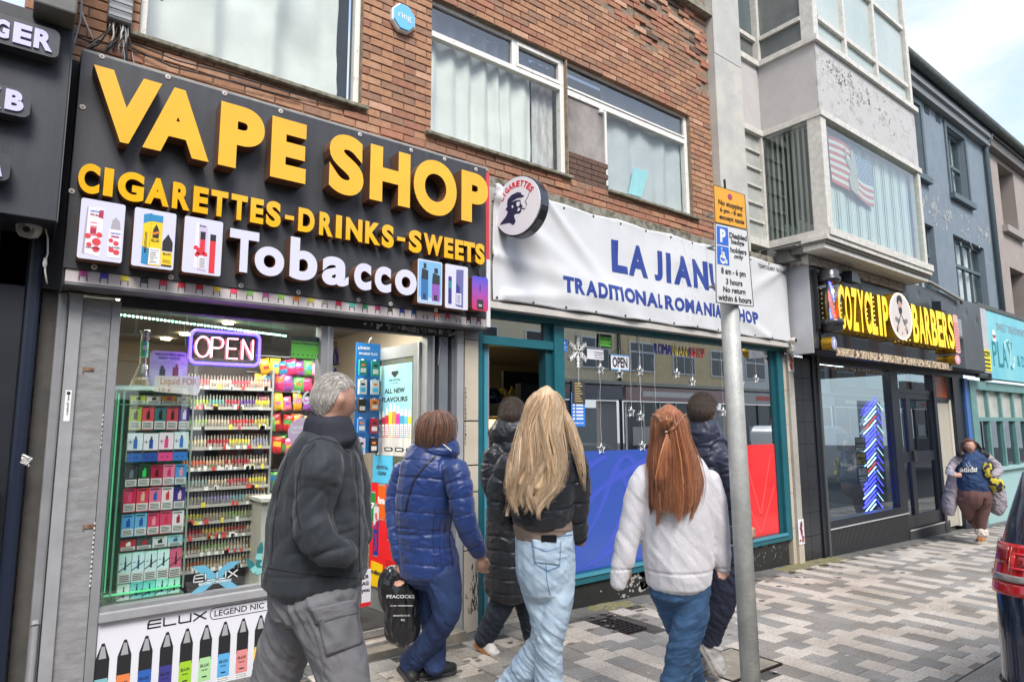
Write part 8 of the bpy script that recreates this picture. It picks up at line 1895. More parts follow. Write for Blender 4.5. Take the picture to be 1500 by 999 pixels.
def head_geo(c,yaw,pitch=0,s=1.0,grow=None,nu=56,nv=44):
	"""a head with brow, sockets, nose, lips, chin and ears; grow(dir) thickens it into hair"""
	vs = [];fs = []
	cy_,sy_ = math.cos(yaw),math.sin(yaw);cp,sp_ = math.cos(pitch),math.sin(pitch)
	g = lambda v,w: math.exp(-(v/w)**2)
	for j in range(nv+1):
		ph = math.pi*j/nv
		for i in range(nu):
			th = 2*math.pi*i/nu;x,y,z = math.sin(ph)*math.cos(th),math.sin(ph)*math.sin(th),math.cos(ph)
			X,Y,Z = .097*x,.077*y,.118*z
			if z < 0: t = -z;Y *= 1-.34*t;X = X*(1-.30*t) if x < 0 else X*(1-.06*t)
			if x > 0:
				X *= 1-.07*g(z-.35,.4)*0+0;f = x
				X += .024*g(y,.13)*g(z+.20,.17)*f+.006*g(z-.24,.12)*g(abs(y)-.25,.28)*f-.011*g(abs(y)-.36,.15)*g(z-.10,.13)*f+.006*g(y,.24)*g(z+.50,.07)*f-.004*g(y,.3)*g(z+.42,.03)*f+.009*g(y,.22)*g(z+.84,.16)*f+.004*g(abs(y)-.5,.2)*g(z+.12,.2)*f
			e = .016*g(x+.05,.16)*g(abs(y)-.97,.10)*g(z+.02,.24);Y += math.copysign(e,y)
			X,Y,Z = X*s,Y*s,Z*s
			if grow:
				k = grow(x,y,z);r_ = Vector((x,y,z));X += r_.x*k;Y += r_.y*k;Z += r_.z*k
			X,Z = X*cp+Z*sp_,-X*sp_+Z*cp
			vs.append((c[0]+X*cy_-Y*sy_,c[1]+X*sy_+Y*cy_,c[2]+Z))
	for j in range(nv):
		for i in range(nu): q = (i+1) % nu;fs.append((j*nu+i,(j+1)*nu+i,(j+1)*nu+q,j*nu+q))
	return vs,fs
def loft_geo(chain,n=10):
	vs = [];fs = [];k = len(chain)
	for i,(c,r) in enumerate(chain):
		t = np.array(chain[min(i+1,k-1)][0])-np.array(chain[max(i-1,0)][0]);t = t/(np.linalg.norm(t)+1e-9);u = np.cross(t,(0.3,.2,1));u /= np.linalg.norm(u)+1e-9;w = np.cross(t,u)
		for q in range(n): a = 2*math.pi*q/n;vs.append(tuple(np.array(c)+(u*math.cos(a)+w*math.sin(a))*r))
	for i in range(k-1):
		for q in range(n): e = (q+1) % n;fs.append((i*n+q,i*n+e,(i+1)*n+e,(i+1)*n+q))
	return vs,fs+[tuple(range(n-1,-1,-1)),tuple((k-1)*n+q for q in range(n))]
def hand_geo(w,d,side,curl=.5,s=1.0):
	"""palm, four fingers of unequal length and a thumb from the palm's side; w wrist, d pointing direction, side thumb direction"""
	w = np.array(w);d = np.array(d)/np.linalg.norm(d);side = np.array(side,float);side = side-d*(side@d);side /= np.linalg.norm(side);up = np.cross(side,d)
	G = [loft_geo([(w-d*.04*s,.024*s),(w,.026*s),(w+d*.03*s,.030*s),(w+d*.06*s,.033*s),(w+d*.085*s,.030*s)])]
	for i,L_ in enumerate((.066,.074,.070,.055)):
		b = w+d*.078*s+side*(.026-.0175*i)*s;c = [(b-d*.02*s,.0095*s)];dr = d.copy();p = b.copy()
		for k,f in enumerate((.45,.32,.23)): c.append((p.copy(),.0092*s));dr = dr*math.cos(curl*.55)+up*math.sin(curl*.55);p = p+dr*L_*f*s
		c.append((p,.007*s));G.append(loft_geo(c,8))
	b = w+d*.02*s+side*.026*s;G.append(loft_geo([(b-side*.012*s,.013*s),(b+side*.014*s+d*.02*s,.012*s),(b+side*.018*s+d*.045*s+up*.012*s,.010*s),(b+side*.012*s+d*.068*s+up*.022*s,.008*s)],8))
	return G
def body(F,head,yaw,torso,limbs,hands=(),pitch=0,s=1.0,voxel=.0082,m=None):
	"""the whole figure under the clothes: one continuous mesh from head to wrists and ankles"""
	V,Fc = [],[]
	def put(g): b = len(V);V.extend(g[0]);Fc.extend(tuple(b+i for i in f) for f in g[1])
	hc = np.array(head);put(head_geo(hc,yaw,pitch,s));fw = np.array((math.cos(yaw),math.sin(yaw),0))
	base = torso[0][0];put(loft_geo([(hc-fw*.02+(0,0,-.03),.056*s),(hc-fw*.025+(0,0,-.10),.054*s),((hc+base)/2+(0,0,-.06),.058*s),(base+(0,0,-.05),.075*s)],14))
	k = len(torso)
	vs = [];fs = [];n = 14
	for i,(c,a,b) in enumerate(torso):
		for w in range(n): g = 2*math.pi*w/n;vs.append(tuple(np.array(c)+CR*a*.78*math.cos(g)+CF*b*.78*math.sin(g)))
	for i in range(k-1):
		for w in range(n): q = (w+1) % n;fs.append((i*n+w,(i+1)*n+w,(i+1)*n+q,i*n+q))
	put((vs,fs+[tuple(range(n)),tuple((k-1)*n+w for w in range(n-1,-1,-1))]))
	for L_ in limbs: put(loft_geo([(c,a*.62) for c,a,_ in L_],10))
	for h in hands:
		for g in hand_geo(*h): put(g)
	o = fuse('body',V,Fc,m or skin,F.root,voxel)
	for sy in (-1,1):
		e = hc+fw*(.081*s)+np.array((-fw[1],fw[0],0))*sy*.029*s+np.array((0,0,.012*s));mb = MB();mb.lathe((e[0],e[1],e[2]-.010),[(.004,0),(.009,.004),(.0105,.010),(.009,.016),(.004,.020)],10);mb.build('eye',mat('eye_white',(.55,.53,.50),.2),F.root,smooth=True)
	return o
def strands(name,m,parent,rings,cnt=600,seg=16,r=.0032,ends=(.86,1.04),wave=.012,seed=1,arc=(0,2*math.pi),clump=9,freq=(1.5,3.5),top=None):
	"""long hair: many tapering locks that follow a shell of rings (centre, half-width, half-depth)"""
	rn = random.Random(seed);C_ = [np.array(q[0]) for q in rings];mb = MB();k = len(rings)
	for i in range(cnt):
		t0 = rn.uniform(*arc);lk = round(t0*clump)/clump;th = t0*.7+lk*.3;ph = 5*noise.noise((lk*1.7,seed,0));fq = freq[0]+(freq[1]-freq[0])*(.5+.5*noise.noise((lk*2.3,seed,4)));fly = rn.random() < .035;inn = rn.uniform(1.02,1.14) if fly else rn.uniform(.88,1.02)
		e0 = ends[0]+(ends[1]-ends[0])*(.5+.9*noise.noise((lk*4.1,seed,8)));en = max(.3,min(1.1,e0+rn.gauss(0,.025)));pts = [];rs = [];dv = rn.gauss(0,.10) if rn.random() < .12 else rn.gauss(0,.025)
		for j in range(seg+1):
			t = j/seg*en;s = min(t,.9999)*(k-1);a = int(s);f = s-a;c = C_[a]*(1-f)+C_[a+1]*f;A = rings[a][1]*(1-f)+rings[a+1][1]*f;Bd = rings[a][2]*(1-f)+rings[a+1][2]*f
			if t > 1: c = c+(C_[-1]-C_[-2])*(t-1)*(k-1)
			w = wave*t*math.sin(fq*6.28*t+ph);q = th+w/max(A,.04)+dv*t;z_ = inn*(1+.35*w+.05*math.sin(fq*6.28*t+ph+1.2)*t*(wave > .01));pts.append(c+CR*A*z_*math.cos(q)+CF*Bd*z_*math.sin(q));rs.append(r*(.5 if fly else 1)*(1-.8*max(0,(j/seg-.6)/.4))*(.5+.5*min(1,j/3)))
		v = noise.noise((lk*6,seed,2))+rn.gauss(0,.35)
		mb.tube(pts,rs,3,(1 if v > .22 else 2 if v < -.32 else 0) if isinstance(m,list) else 0,False)
	return mb.build(name,m,parent,smooth=True)
def hairmat(n,c,c2): return mat(n,c,.42,col2=c2,vs=26,stretch=(3.2,3.2,.35),bump=.5,bs=60,sheen=.2)
def shoe(par,heel,toe,h,w,up_m,sole_m,name='shoe',lift=0.0,roll=0):
	"""sole and upper between heel and toe points on the ground side; h upper height at the ankle"""
	a,b = np.array(heel,float),np.array(toe,float);d = b-a;L_ = np.linalg.norm(d);d /= L_;side = np.cross(d,(0,0,1));side /= np.linalg.norm(side);up = np.cross(side,d)
	o = bpy.data.objects.new(name,None);COL.objects.link(o);o.parent = par;o.location = Vector(a)-wloc(par)
	prof = [(-.02,.62),(.03,.80),(.2,.86),(.45,.80),(.7,1.0),(.88,.86),(.98,.45)]
	def outline(k,z): return [tuple(a+d*t*L_+side*sg*w*.5*q*k+up*z) for sg,seq in ((1,prof),(-1,prof[::-1])) for t,q in seq]
	def stack(rows):
		vs = [p for r_ in rows for p in r_];n = len(rows[0]);fs = [(j*n+i,j*n+(i+1) % n,(j+1)*n+(i+1) % n,(j+1)*n+i) for j in range(len(rows)-1) for i in range(n)];return vs,fs+[tuple(range(n-1,-1,-1)),tuple((len(rows)-1)*n+i for i in range(n))]
	mb = MB();mb.add(*stack([outline(.90,0),outline(1.0,.008),outline(1.02,.028)]));mb.build('sole',sole_m,o,smooth=False)
	rows = [outline(1.0,.0285)]
	for f,z in ((.98,.045),(.86,.062)): rows.append(outline(f,z))
	V = [];Fc = []
	def put(g): q = len(V);V.extend(g[0]);Fc.extend(tuple(q+i for i in f) for f in g[1])
	put(stack(rows));put(loft_geo([(a+d*L_*.80+up*.045,w*.34),(a+d*L_*.55+up*.058,w*.40),(a+d*L_*.30+up*.072,w*.42),(a+d*L_*.20+up*h,w*.44)],12))
	fuse('upper',V,Fc,up_m,o,.0065,smooth=3)
	mb = MB()
	for i in range(4): t = .38+.09*i;z = .078-.012*i+.012;mb.tube([a+d*L_*t+side*w*.24+up*(z-.006),a+d*L_*t+up*(z+.008),a+d*L_*(t+.02)-side*w*.24+up*(z-.006)],.0028,4)
	mb.build('laces',sole_m,o);return o
denim = lambda n,c,c2: mat(n,c,.85,col2=c2,vs=5,bump=.35,bs=260,ramp=(.32,.6),crease=.55,cs=7)
def snap(o,p,off=.004):
	"""p moved along the line of sight onto the surface of o"""
	if 'b' not in _bv.setdefault(o.name,{}): _bv[o.name]['b'] = BVHTree.FromPolygons([v.co+wloc(o) for v in o.data.vertices],[tuple(q.vertices) for q in o.data.polygons])
	c = Vector((0,0,CAMH));d = (Vector(p)-c).normalized();h = _bv[o.name]['b'].ray_cast(Vector(p)-d*.6,d,1.2)[0]
	return (h-d*off) if h is not None else Vector(p)
_bv = {}
def seam(o,pts,r,m,off=.001,name='stitching',k=5):
	P_ = [Vector(p) for p in pts];out = []
	for a,b in zip(P_,P_[1:]): out += [snap(o,a.lerp(b,i/k),off) for i in range(k)]
	return MB().tube(out+[snap(o,P_[-1],off)],r,4).build(name,m,o.parent)
def onto(o,mb,off):
	mb.v = [tuple(snap(o,mb.T(q) if mb.T else q,off+(.0012 if q[1] <= 0 else 0))) for q in mb.v];mb.T = None;return mb
def cropped(F,ho,hd,yaw,pitch,mats,n=3600,l0=.012,l1=.026):
	"""thousands of short hairs laid back and down over the scalp"""
	hb0,hf0 = head_geo(hd,yaw,pitch,.98);ht_ = BVHTree.FromPolygons([Vector(v) for v in hb0],hf0)
	rn = random.Random(5);mb = MB();W0 = wloc(ho);F0 = Vector((math.cos(yaw),math.sin(yaw),0));C0 = Vector(hd)
	for v in rn.sample(list(ho.data.vertices),min(n,len(ho.data.vertices))):
		p = v.co+W0;nn_ = (p-C0).normalized();h = ht_.find_nearest(p)
		if (p-h[0]).dot(h[1]) < .0015: continue
		t = (Vector((0,0,-1))-F0*.55+Vector((rn.gauss(0,.3),rn.gauss(0,.3),0)));t = (t-nn_*t.dot(nn_)).normalized();L_ = rn.uniform(l0,l1)
		mb.tube([p-nn_*.001,p+t*L_*.5+nn_*.0035,p+t*L_+nn_*.001],[.0011,.001,.0003],3,rn.choice((0,0,1)),False)
	mb.build('hair_locks',mats,F.root,smooth=True)
# ---- 1: old man in the dark jacket
F = Fig('older person with short white hair, dark zip jacket and grey cargo trousers, hand in pocket',460,900,2.75)
jk = mat('jacket_charcoal',(.020,.026,.034),.72,var=.2,vs=9,bump=.15,bs=240,sheen=.15,crease=.5,cs=6)
T1 = F.torso([(455,512,628,.07),(436,520,646,.13),(420,528,668,.16),(408,533,700,.18),(398,536,740,.19),(391,538,780,.195),(387,538,812,.20),(384,538,832,.20),(385,538,846,.20)])
arm = F.limb([(474,660,32,-.10),(470,690,37,-.15),(464,725,34,-.17),(459,760,33,-.19),(470,788,31,-.20),(490,806,25,-.19),(508,812,20,-.15)])
arm2 = F.limb([(500,650,30,.14),(512,700,28,.18),(516,745,26,.18),(522,790,22,.14)])
LN = F.limb([(470,872,55,-.06),(482,915,48,-.07),(495,960,43,-.08),(506,1000,40,-.09),(516,1050,36,-.08),(524,1100,34,-.04),(526,1140,33,.0)])
LF = F.limb([(450,868,54,.08),(434,905,46,.09),(418,945,41,.10),(406,985,38,.11),(392,1040,36,.14),(372,1090,32,.18),(352,1122,30,.22)])
gt = mat('cargo_grey',(.175,.175,.19),.85,var=.22,vs=6,bump=.3,bs=220,crease=.6,cs=6)
hd = F.P(489,588);body(F,hd,R_(4),T1,[arm[:-1],arm2,LN[:-1],LF[:-1]],(),R_(6),.98)
def jd(co,no):
	base = folds(.011,(4.5,4.5,3),.001,2,-.6)(co,no);d = co-F.P(462,770,-.25);r = np.linalg.norm(d,axis=1);base += -.012*np.exp(-(r/.12)**2)*np.abs(np.sin(18*(d[:,2]-.6*(d@CR))));zz = co[:,2];zb5 = F.P(460,832)[2]
	return base-.004*np.exp(-((zz-zb5)/.004)**2)+.006*(1-2.2*np.abs(NZ(co,(9,9,1.3),33)))*np.clip((F.P(460,700)[2]-zz)/.2,0,1)-.018*np.clip(1-3*np.abs(NZ(co,(5,5,11),61)),0,1)**2*np.exp(-(r/.2)**2)
j1 = solid('jacket',[T1,arm,arm2],jk,F.root,.007,jd,1)
sk_ = mat('seam_black',(.008,.010,.014),.8)
for l in ([(462,650),(444,672),(436,705),(434,745),(440,775)],[(425,655),(408,720),(400,780),(398,828)],[(388,831),(430,838),(480,845),(534,848)],[(520,668),(526,740),(527,838)],[(448,650),(470,642),(496,650),(512,664)]): seam(j1,[F.P(*p) for p in l],.0028,sk_,.0,'seam',8)
sh = [F.ring(484,648,40,.11),F.ring(482,634,38,.10),F.ring(482,622,36,.095),F.ring(483,614,33,.09)];solid('collar',[sh],mat('collar_navy',(.02,.022,.035),.8,bump=.2,bs=200),F.root,.008,None,1)
tr = solid('trousers',[F.torso([(393,532,836,.165),(391,531,860,.17),(396,530,890,.16)]),LN,LF],gt,F.root,.007,folds(.009,(4,4,6.5),.001,4,1.3),1)
pk = [F.P(462,900,-.215),F.P(522,886,-.19),F.P(532,942,-.17),F.P(478,962,-.20)]
def patch(name,par,c4,m,bulge=.012,th=.006,nx=14,seed=0,on=None):
	a,b,c,d = c4;vs = [];fs = []
	for j in range(nx+1):
		for i in range(nx+1): u,v = i/nx,j/nx;p = (a*(1-u)+b*u)*(1-v)+(d*(1-u)+c*u)*v;p = np.array(snap(on,p,th));e = math.sin(math.pi*u)*math.sin(math.pi*v);vs.append(tuple(p-CF*(bulge*e**.5+.003*noi(u*5+seed,v*7,seed))))
	for j in range(nx):
		for i in range(nx): q = j*(nx+1)+i;fs.append((q,q+nx+1,q+nx+2,q+1))
	o = MB().add(vs,fs).build(name,m,par,smooth=True);s = o.modifiers.new('t','SOLIDIFY');s.thickness = th+.004;s.offset = -1;return o
patch('cargo_pocket',F.root,pk,gt,.006,.007,on=tr);patch('pocket_flap',F.root,[F.P(454,893,-.228),F.P(523,878,-.20),F.P(526,897,-.20),F.P(462,915,-.228)],gt,.003,.012,on=tr)
sg_ = mat('seam_grey',(.10,.095,.105),.8);seam(tr,[F.P(412,850,-.2),F.P(440,880,-.2),F.P(462,930,-.2),F.P(478,990,-.2)],.003,sg_)
def hgrow(lim_f,lim_s,lim_b,t,rough=.004,sd=1):
	def g(x,y,z):
		h = lim_f if x > .45 else lim_s+(lim_f-lim_s)*(x+.1)/.55 if x > -.1 else lim_s+(lim_b-lim_s)*min(1,(-.1-x)/.5)
		k = max(0,min(1,(z-h)/.14));k = k*k*(3-2*k);return -.010+k*(t+.010)+rough*noi(x*9,y*9,z*9+sd)*k
	return g
def short_hair(F,c,yaw,m,pitch,g,s=1.0,vox=.006): v,f = head_geo(c,yaw,pitch,s,g);return fuse('hair',v,f,m,F.root,vox,(lambda co,no: .0015*NZ(co,(70,70,25),1)),1)
wh = mat('hair_white',(.60,.57,.54),.7,col2=(.44,.41,.38),vs=60,stretch=(1,1,.5),bump=.4,bs=150)
ho = short_hair(F,hd,R_(4),wh,R_(6),hgrow(.52,.22,-.72,.0045,.0015),.98)
hw = [hairmat('hair_silver',(.52,.49,.46),(.36,.33,.31)),hairmat('hair_snow',(.68,.66,.63),(.5,.48,.45))]
cropped(F,ho,hd,R_(4),R_(6),hw)
for x,y,yaw_ in ((526,1166,5),(352,1150,5)):
	p = grd(x,y);shoe(F.root,p-Vector((.10,0,0)),p+Vector((.19,.02,0)),.11,.105,mat('shoe_black',(.015,.015,.016),.5),blk)
# ---- 2: woman in the blue quilted jacket with a carrier bag
F = Fig('person with a brown bob, bright blue quilted jacket and blue jeans, carrying a bag',630,850,4.1);FB = F
bj = mat('quilt_blue',(.010,.036,.165),.42,var=.22,vs=8,bump=.12,bs=160,sheen=.2,crease=.45,cs=12)
T2 = F.torso([(606,672,655,.09),(594,676,668,.14),(585,680,685,.17),(580,676,715,.18),(577,668,745,.18),(578,662,772,.17),(578,668,800,.18),(579,674,822,.19),(580,675,834,.185)])
a1 = [(664,682,20,-.12),(672,705,21,-.15),(676,735,20,-.17),(682,765,18,-.18),(692,790,16,-.16),(703,810,12,-.13)]
a2 = [(594,685,18,.10),(583,715,17,.10),(579,750,16,.06),(582,785,14,-.02),(586,820,11,-.06)]
A1,A2 = F.limb(a1),F.limb(a2)
LN = F.limb([(646,838,31,-.05),(652,868,27,-.07),(654,898,22,-.08),(640,925,19,-.02),(620,950,18,.05),(600,972,18,.11)]);LF = F.limb([(628,840,30,.08),(632,880,25,.09),(636,915,20,.09),(637,950,17,.08),(637,978,17,.07)])
wr = F.P(704,812,-.13);hd = F.P(640,632)
body(F,hd,R_(12),T2,[A1,A2,LN,LF],[(wr,CR*.1-CU*1.0,CF*-.2+CR,.9),(F.P(587,826,-.06),-CU,-CR,1.6)],R_(4),.95)
def bd(co,no):
	h = quilt(.105,.0055,[([p[0] for p in A1],.088),([p[0] for p in A2],.08)],.004,F.P(620,772)[2])(co,no)
	zc_ = F.P(620,778)[2];return h-.008*np.exp(-((co[:,2]-zc_)/.010)**2)*(np.abs((co-F.P(625,778))@CR) < .2)
j2 = solid('jacket',[T2,A1,A2],bj,F.root,.007,bd,1)
c2_ = solid('collar',[[F.ring(641,668,33,.12),F.ring(640,656,34,.125,.01),F.ring(641,646,31,.115,.0)]],bj,F.root,.0075,quilt(.05,.005,(),.003),1)
seam(c2_,[F.P(614,644),F.P(628,643),F.P(645,648),F.P(661,661)],.005,mat('piping_cream',(.6,.55,.48),.7),.001,'collar_piping')
seam(j2,[F.P(638,668),F.P(622,683),F.P(606,704),F.P(598,730),F.P(594,750)],.007,blk,.003,'bag_strap')
for dx in (0,9,17,25): seam(j2,[F.P(638+dx-5*(1-abs(k-3)/3),742+k*15) for k in range(7)],.0035,mat('seam_navy',(.008,.02,.10),.6),-.001,'seam',4)
dn = denim('jeans_blue',(.020,.045,.135),(.011,.024,.075));solid('jeans',[F.torso([(592,668,826,.15),(592,672,845,.15)]),LN,LF],dn,F.root,.0075,folds(.006,(4,4,7),.0008,7,1.4),1)
def bob(x,y,z):
	lim = .30 if x > .5 else -.62;k = max(0,min(1,(z-lim)/.16));k = k*k*(3-2*k);return -.010+k*(.030+.008*noi(x*4,y*4,z*3)+.010*max(0,-z))
hb_ = hairmat('hair_brown',(.20,.085,.045),(.085,.035,.02));short_hair(F,hd,R_(12),hb_,R_(4),bob,.98,.006)
rr = [(F.P(642,601),.012,.012),(F.P(641,605),.075,.08),(F.P(640,616),.118,.115),(F.P(638,630),.128,.125),(F.P(637,644),.125,.12),(F.P(634,654),.115,.11)]
strands('hair_locks',[hb_,hairmat('hair_copper',(.30,.14,.08),(.14,.06,.035)),hairmat('hair_darkbrown',(.09,.04,.025),(.05,.02,.012))],F.root,rr,1500,10,.0021,(.86,1.08),.004,4)
sb = mat('shoe_black',None);sg2 = mat('sole_charcoal',(.05,.05,.055),.8)
p = grd(640,992);shoe(F.root,p-Vector((.13,-.02,0)),p+Vector((.15,.0,0)),.10,.10,sb,sg2)
shoe(F.root,F.P(584,978,.10),F.P(598,1003,.05)+np.array((.0,0,.0))+CR*.03,.10,.10,sb,sg2)
# carrier bag
bgm = mat('carrier_black',(.010,.010,.012),.16,bump=.7,bs=26,coat=.3)
bgp = F.P(585,888,-.02);bag = thing('carrier_bag','black plastic carrier bag with white PEACOCKS lettering hanging beside the blue jeans','carrier bag',bgp)
def bgd(co,no): return .016*NZ(co,(12,12,5),3)+.010*(1-2*np.abs(NZ(co,(26,26,9),8)))
sk = solid('sack',[[F.ring(592,832,8,.02,-.05),F.ring(584,845,24,.05,-.04),F.ring(582,862,27,.07,-.04),F.ring(588,890,24,.085,-.04),F.ring(588,915,26,.09,-.04),F.ring(588,932,24,.08,-.04)]],bgm,bag,.0075,bgd,1)
def on(F,x,y,dd): return F.P(x,y,dd)
bT = lambda dd: (lambda q: tuple(F.P(563+q[0]*44,900-q[2]*60,dd)-CF*q[1]*0-np.array((0,0,0))+CF*q[1]))
for s_,u0,u1,v0,v1 in (('PEACOCKS',.08,1.0,.395,.475),('peacocks.co.uk',.30,.86,-.06,.0),('80p',.55,.68,-.17,-.11)):
	mb = MB(bT(-.150));mb.text(s_,u0,u1,v0,v1,0,.001,.0);onto(sk,mb,.002).build('lettering',white,bag)
seam(sk,[tuple(bT(-.15)((.2,0,.21))),tuple(bT(-.15)((.95,0,.21)))],.0018,white,.002,'print_line')
MB().tube([F.P(590,838,-.05),F.P(586,826,-.08),F.P(594,838,-.02)],.006,5).build('handle',bgm,bag)
# ---- 3: person in the long black coat entering the teal doorway
F = Fig('person in a long black padded coat and dark jeans stepping into the teal doorway',742,800,4.75)
bk = mat('coat_black',(.012,.015,.022),.45,var=.3,vs=7,bump=.1,bs=150,sheen=.1,crease=.7,cs=11)
T3 = F.torso([(724,772,632,.10),(716,782,650,.15),(713,784,690,.18),(712,784,740,.18),(710,786,790,.19),(708,787,835,.20),(707,786,862,.20)])
A1 = F.limb([(724,660,15,-.10),(719,690,16,-.12),(720,712,15,-.14),(732,738,13,-.15)]);A2 = F.limb([(772,660,15,.1),(780,700,15,.1),(786,740,13,.05)])
LN = F.limb([(745,862,22,-.02),(732,890,19,-.02),(718,918,17,.02),(708,938,16,.05)]);LF = F.limb([(765,860,21,.08),(774,895,18,.12),(781,930,16,.16)])
hd = F.P(750,608);body(F,hd,R_(40),T3,[A1,A2,LN,LF],[(F.P(740,745,-.15),CR-CU*.3,CU,1.2)],0,.95)
solid('coat',[T3,A1,A2],bk,F.root,.009,quilt(.10,.008,[([p[0] for p in A1],.085)],.004),1);solid('hood',[[F.ring(748,640,33,.13),F.ring(748,630,32,.135,-.01),F.ring(748,621,26,.11)]],bk,F.root,.009,folds(.006,(9,9,9),.001,1),1)
hk = hairmat('hair_dark',(.075,.045,.03),(.03,.018,.012));ho = short_hair(F,hd,R_(40),hk,0,hgrow(.35,-.25,-.8,.014),.98)
hd_ = [hk,hairmat('hair_dark2',(.11,.065,.045),(.05,.03,.02)),hk]
cropped(F,ho,hd,R_(40),0,hd_,3600,.02,.05)
solid('jeans',[LN,LF],denim('jeans_black',(.022,.032,.050),(.012,.018,.030)),F.root,.008,folds(.006,(8,8,14),.001,3),1)
wsh,gum = mat('shoe_white',(.62,.60,.58),.5),mat('sole_gum',(.42,.17,.06),.7)
shoe(F.root,F.P(697,944,.06),F.P(727,968,-.04),.10,.095,wsh,gum);p = grd(792,938);shoe(F.root,p-Vector((.16,.05,0)),p+Vector((.10,.05,0)),.09,.095,gum,gum)
# ---- 4: blonde in the cropped black puffer
F = Fig('person with very long wavy blonde hair, cropped black puffer jacket and pale blue jeans',797,800,3.5);F4 = F
T4 = F.torso([(772,832,648,.08),(752,845,660,.13),(742,850,685,.16),(742,848,720,.165),(746,842,748,.165),(752,838,764,.155)])
A1 = F.limb([(838,668,20,-.01),(843,695,22,.0),(844,725,22,.02),(842,755,20,.04),(845,778,17,.07),(848,790,12,.10)]);A2 = F.limb([(752,672,19,.04),(738,700,20,.06),(731,728,20,.08),(736,752,18,.10),(750,772,14,.14)])
LN = F.limb([(820,830,25,-.01),(818,868,25,-.03),(813,905,22,-.05),(805,940,21,-.03),(803,980,22,.0),(804,1030,23,.03),(806,1055,24,.04)]);LF = F.limb([(780,830,26,.03),(788,868,25,.02),(797,905,22,.0),(795,938,21,.04),(775,972,24,.12),(752,1008,26,.2),(735,1030,26,.25)])
hd = F.P(802,614);body(F,hd,R_(25),T4+F.torso([(757,838,800,.13),(756,842,835,.14)]),[A1,A2,LN,LF],[(F.P(850,792,.10),CF,CU,1.2),(F.P(756,776,.15),CF,CU,1.2)],0,.95)
solid('jacket',[T4,A1,A2],bk,F.root,.008,quilt(.125,.010,[([p[0] for p in A1],.10),([p[0] for p in A2],.10)],.005,.03),1)
solid('top',[F.torso([(751,838,752,.135),(750,840,768,.14),(752,840,782,.135)])],mat('top_taupe',(.22,.165,.135),.85,bump=.3,bs=200),F.root,.0075,folds(.005,(5,5,20),.001,2,.2),1)
pj = denim('jeans_pale',(.44,.56,.68),(.27,.38,.52));j4 = solid('jeans',[F.torso([(754,841,776,.13),(753,843,800,.14),(754,845,835,.145),(762,843,862,.13)]),LN,LF],pj,F.root,.007,lambda co,no: folds(.008,(4,4,12),.0008,9,.9)(co,no)*(.35+.65*np.clip((F4.P(800,860)[2]-co[:,2])/.25,0,1)),1)
patch('back_pocket',F.root,[F.P(779,790,-.150),F.P(822,792,-.148),F.P(820,828,-.155),F.P(783,824,-.157)],pj,.001,.004,on=j4);st_ = mat('stitch_blue',(.10,.20,.36),.8)
pc_ = [F.P(779,791,-.159),F.P(783,825,-.168),F.P(803,836,-.170),F.P(820,829,-.166),F.P(822,793,-.157)];seam(j4,pc_,.0018,st_,.005);seam(j4,[pc_[0]-CU*.03,F.P(801,808,-.172),pc_[4]-CU*.03],.002,st_,.006)
seam(j4,[F.P(755,783),F.P(775,785),F.P(800,786),F.P(825,785),F.P(840,783)],.003,st_,.001,'waist_seam');seam(j4,[F.P(798,786),F.P(799,812),F.P(801,850),F.P(806,872)],.0025,st_,.001)
ph = thing('phone','black mobile phone poking out of the pale jeans back pocket','phone',F.P(803,790,-.16));mb = MB(lambda q: tuple(F.P(792+q[0]*22,794-q[2]*12,q[1])));mb.box(0.05,1.05,0,.009,-.05,.8);pq = snap(j4,F.P(803,800),.006)-Vector(F.P(803,800));mb.v = [tuple(Vector(mb.T(q_))+pq) for q_ in mb.v];mb.T = None;mb.build('body',mat('phone_black',(.01,.01,.012),.15),ph,bevel=.003)
hl = [hairmat('hair_blonde',(.70,.52,.33),(.48,.31,.18)),hairmat('hair_pale',(.84,.72,.54),(.64,.48,.32)),hairmat('hair_honey',(.52,.34,.19),(.36,.22,.12))]
R4 = [(800,571,4,.03),(800,575,17,.08),(799,590,28,.11),(797,615,32,.12),(793,645,37,.13),(789,680,43,.14),(784,710,43,.15),(777,735,33,.15)]
rg4 = [(F.P(x,y,-.02-.008*i),a*3.3/FPX,b) for i,(x,y,a,b) in enumerate(R4)]
solid('hair',[[(c-CF*.0,a*.9,b*.93) for c,a,b in rg4[:-1]]],hl[0],F.root,.008,lambda co,no: .006*NZ(co,(26,26,3),2),1)
strands('hair_locks',hl,F.root,rg4,4600,16,.0017,(.86,1.10),.042,6,(math.pi*.88,math.pi*2.12),7,(1.5,2.3));rgR = [(F.P(815,585,-.03),.02,.02),(F.P(834,620,-.08),.025,.02),(F.P(845,655,-.10),.03,.02),(F.P(852,690,-.09),.022,.02),(F.P(855,712,-.07),.010,.01)]
strands('hair_locks',hl,F.root,rgR,260,16,.0020,(.80,1.08),.012,8)
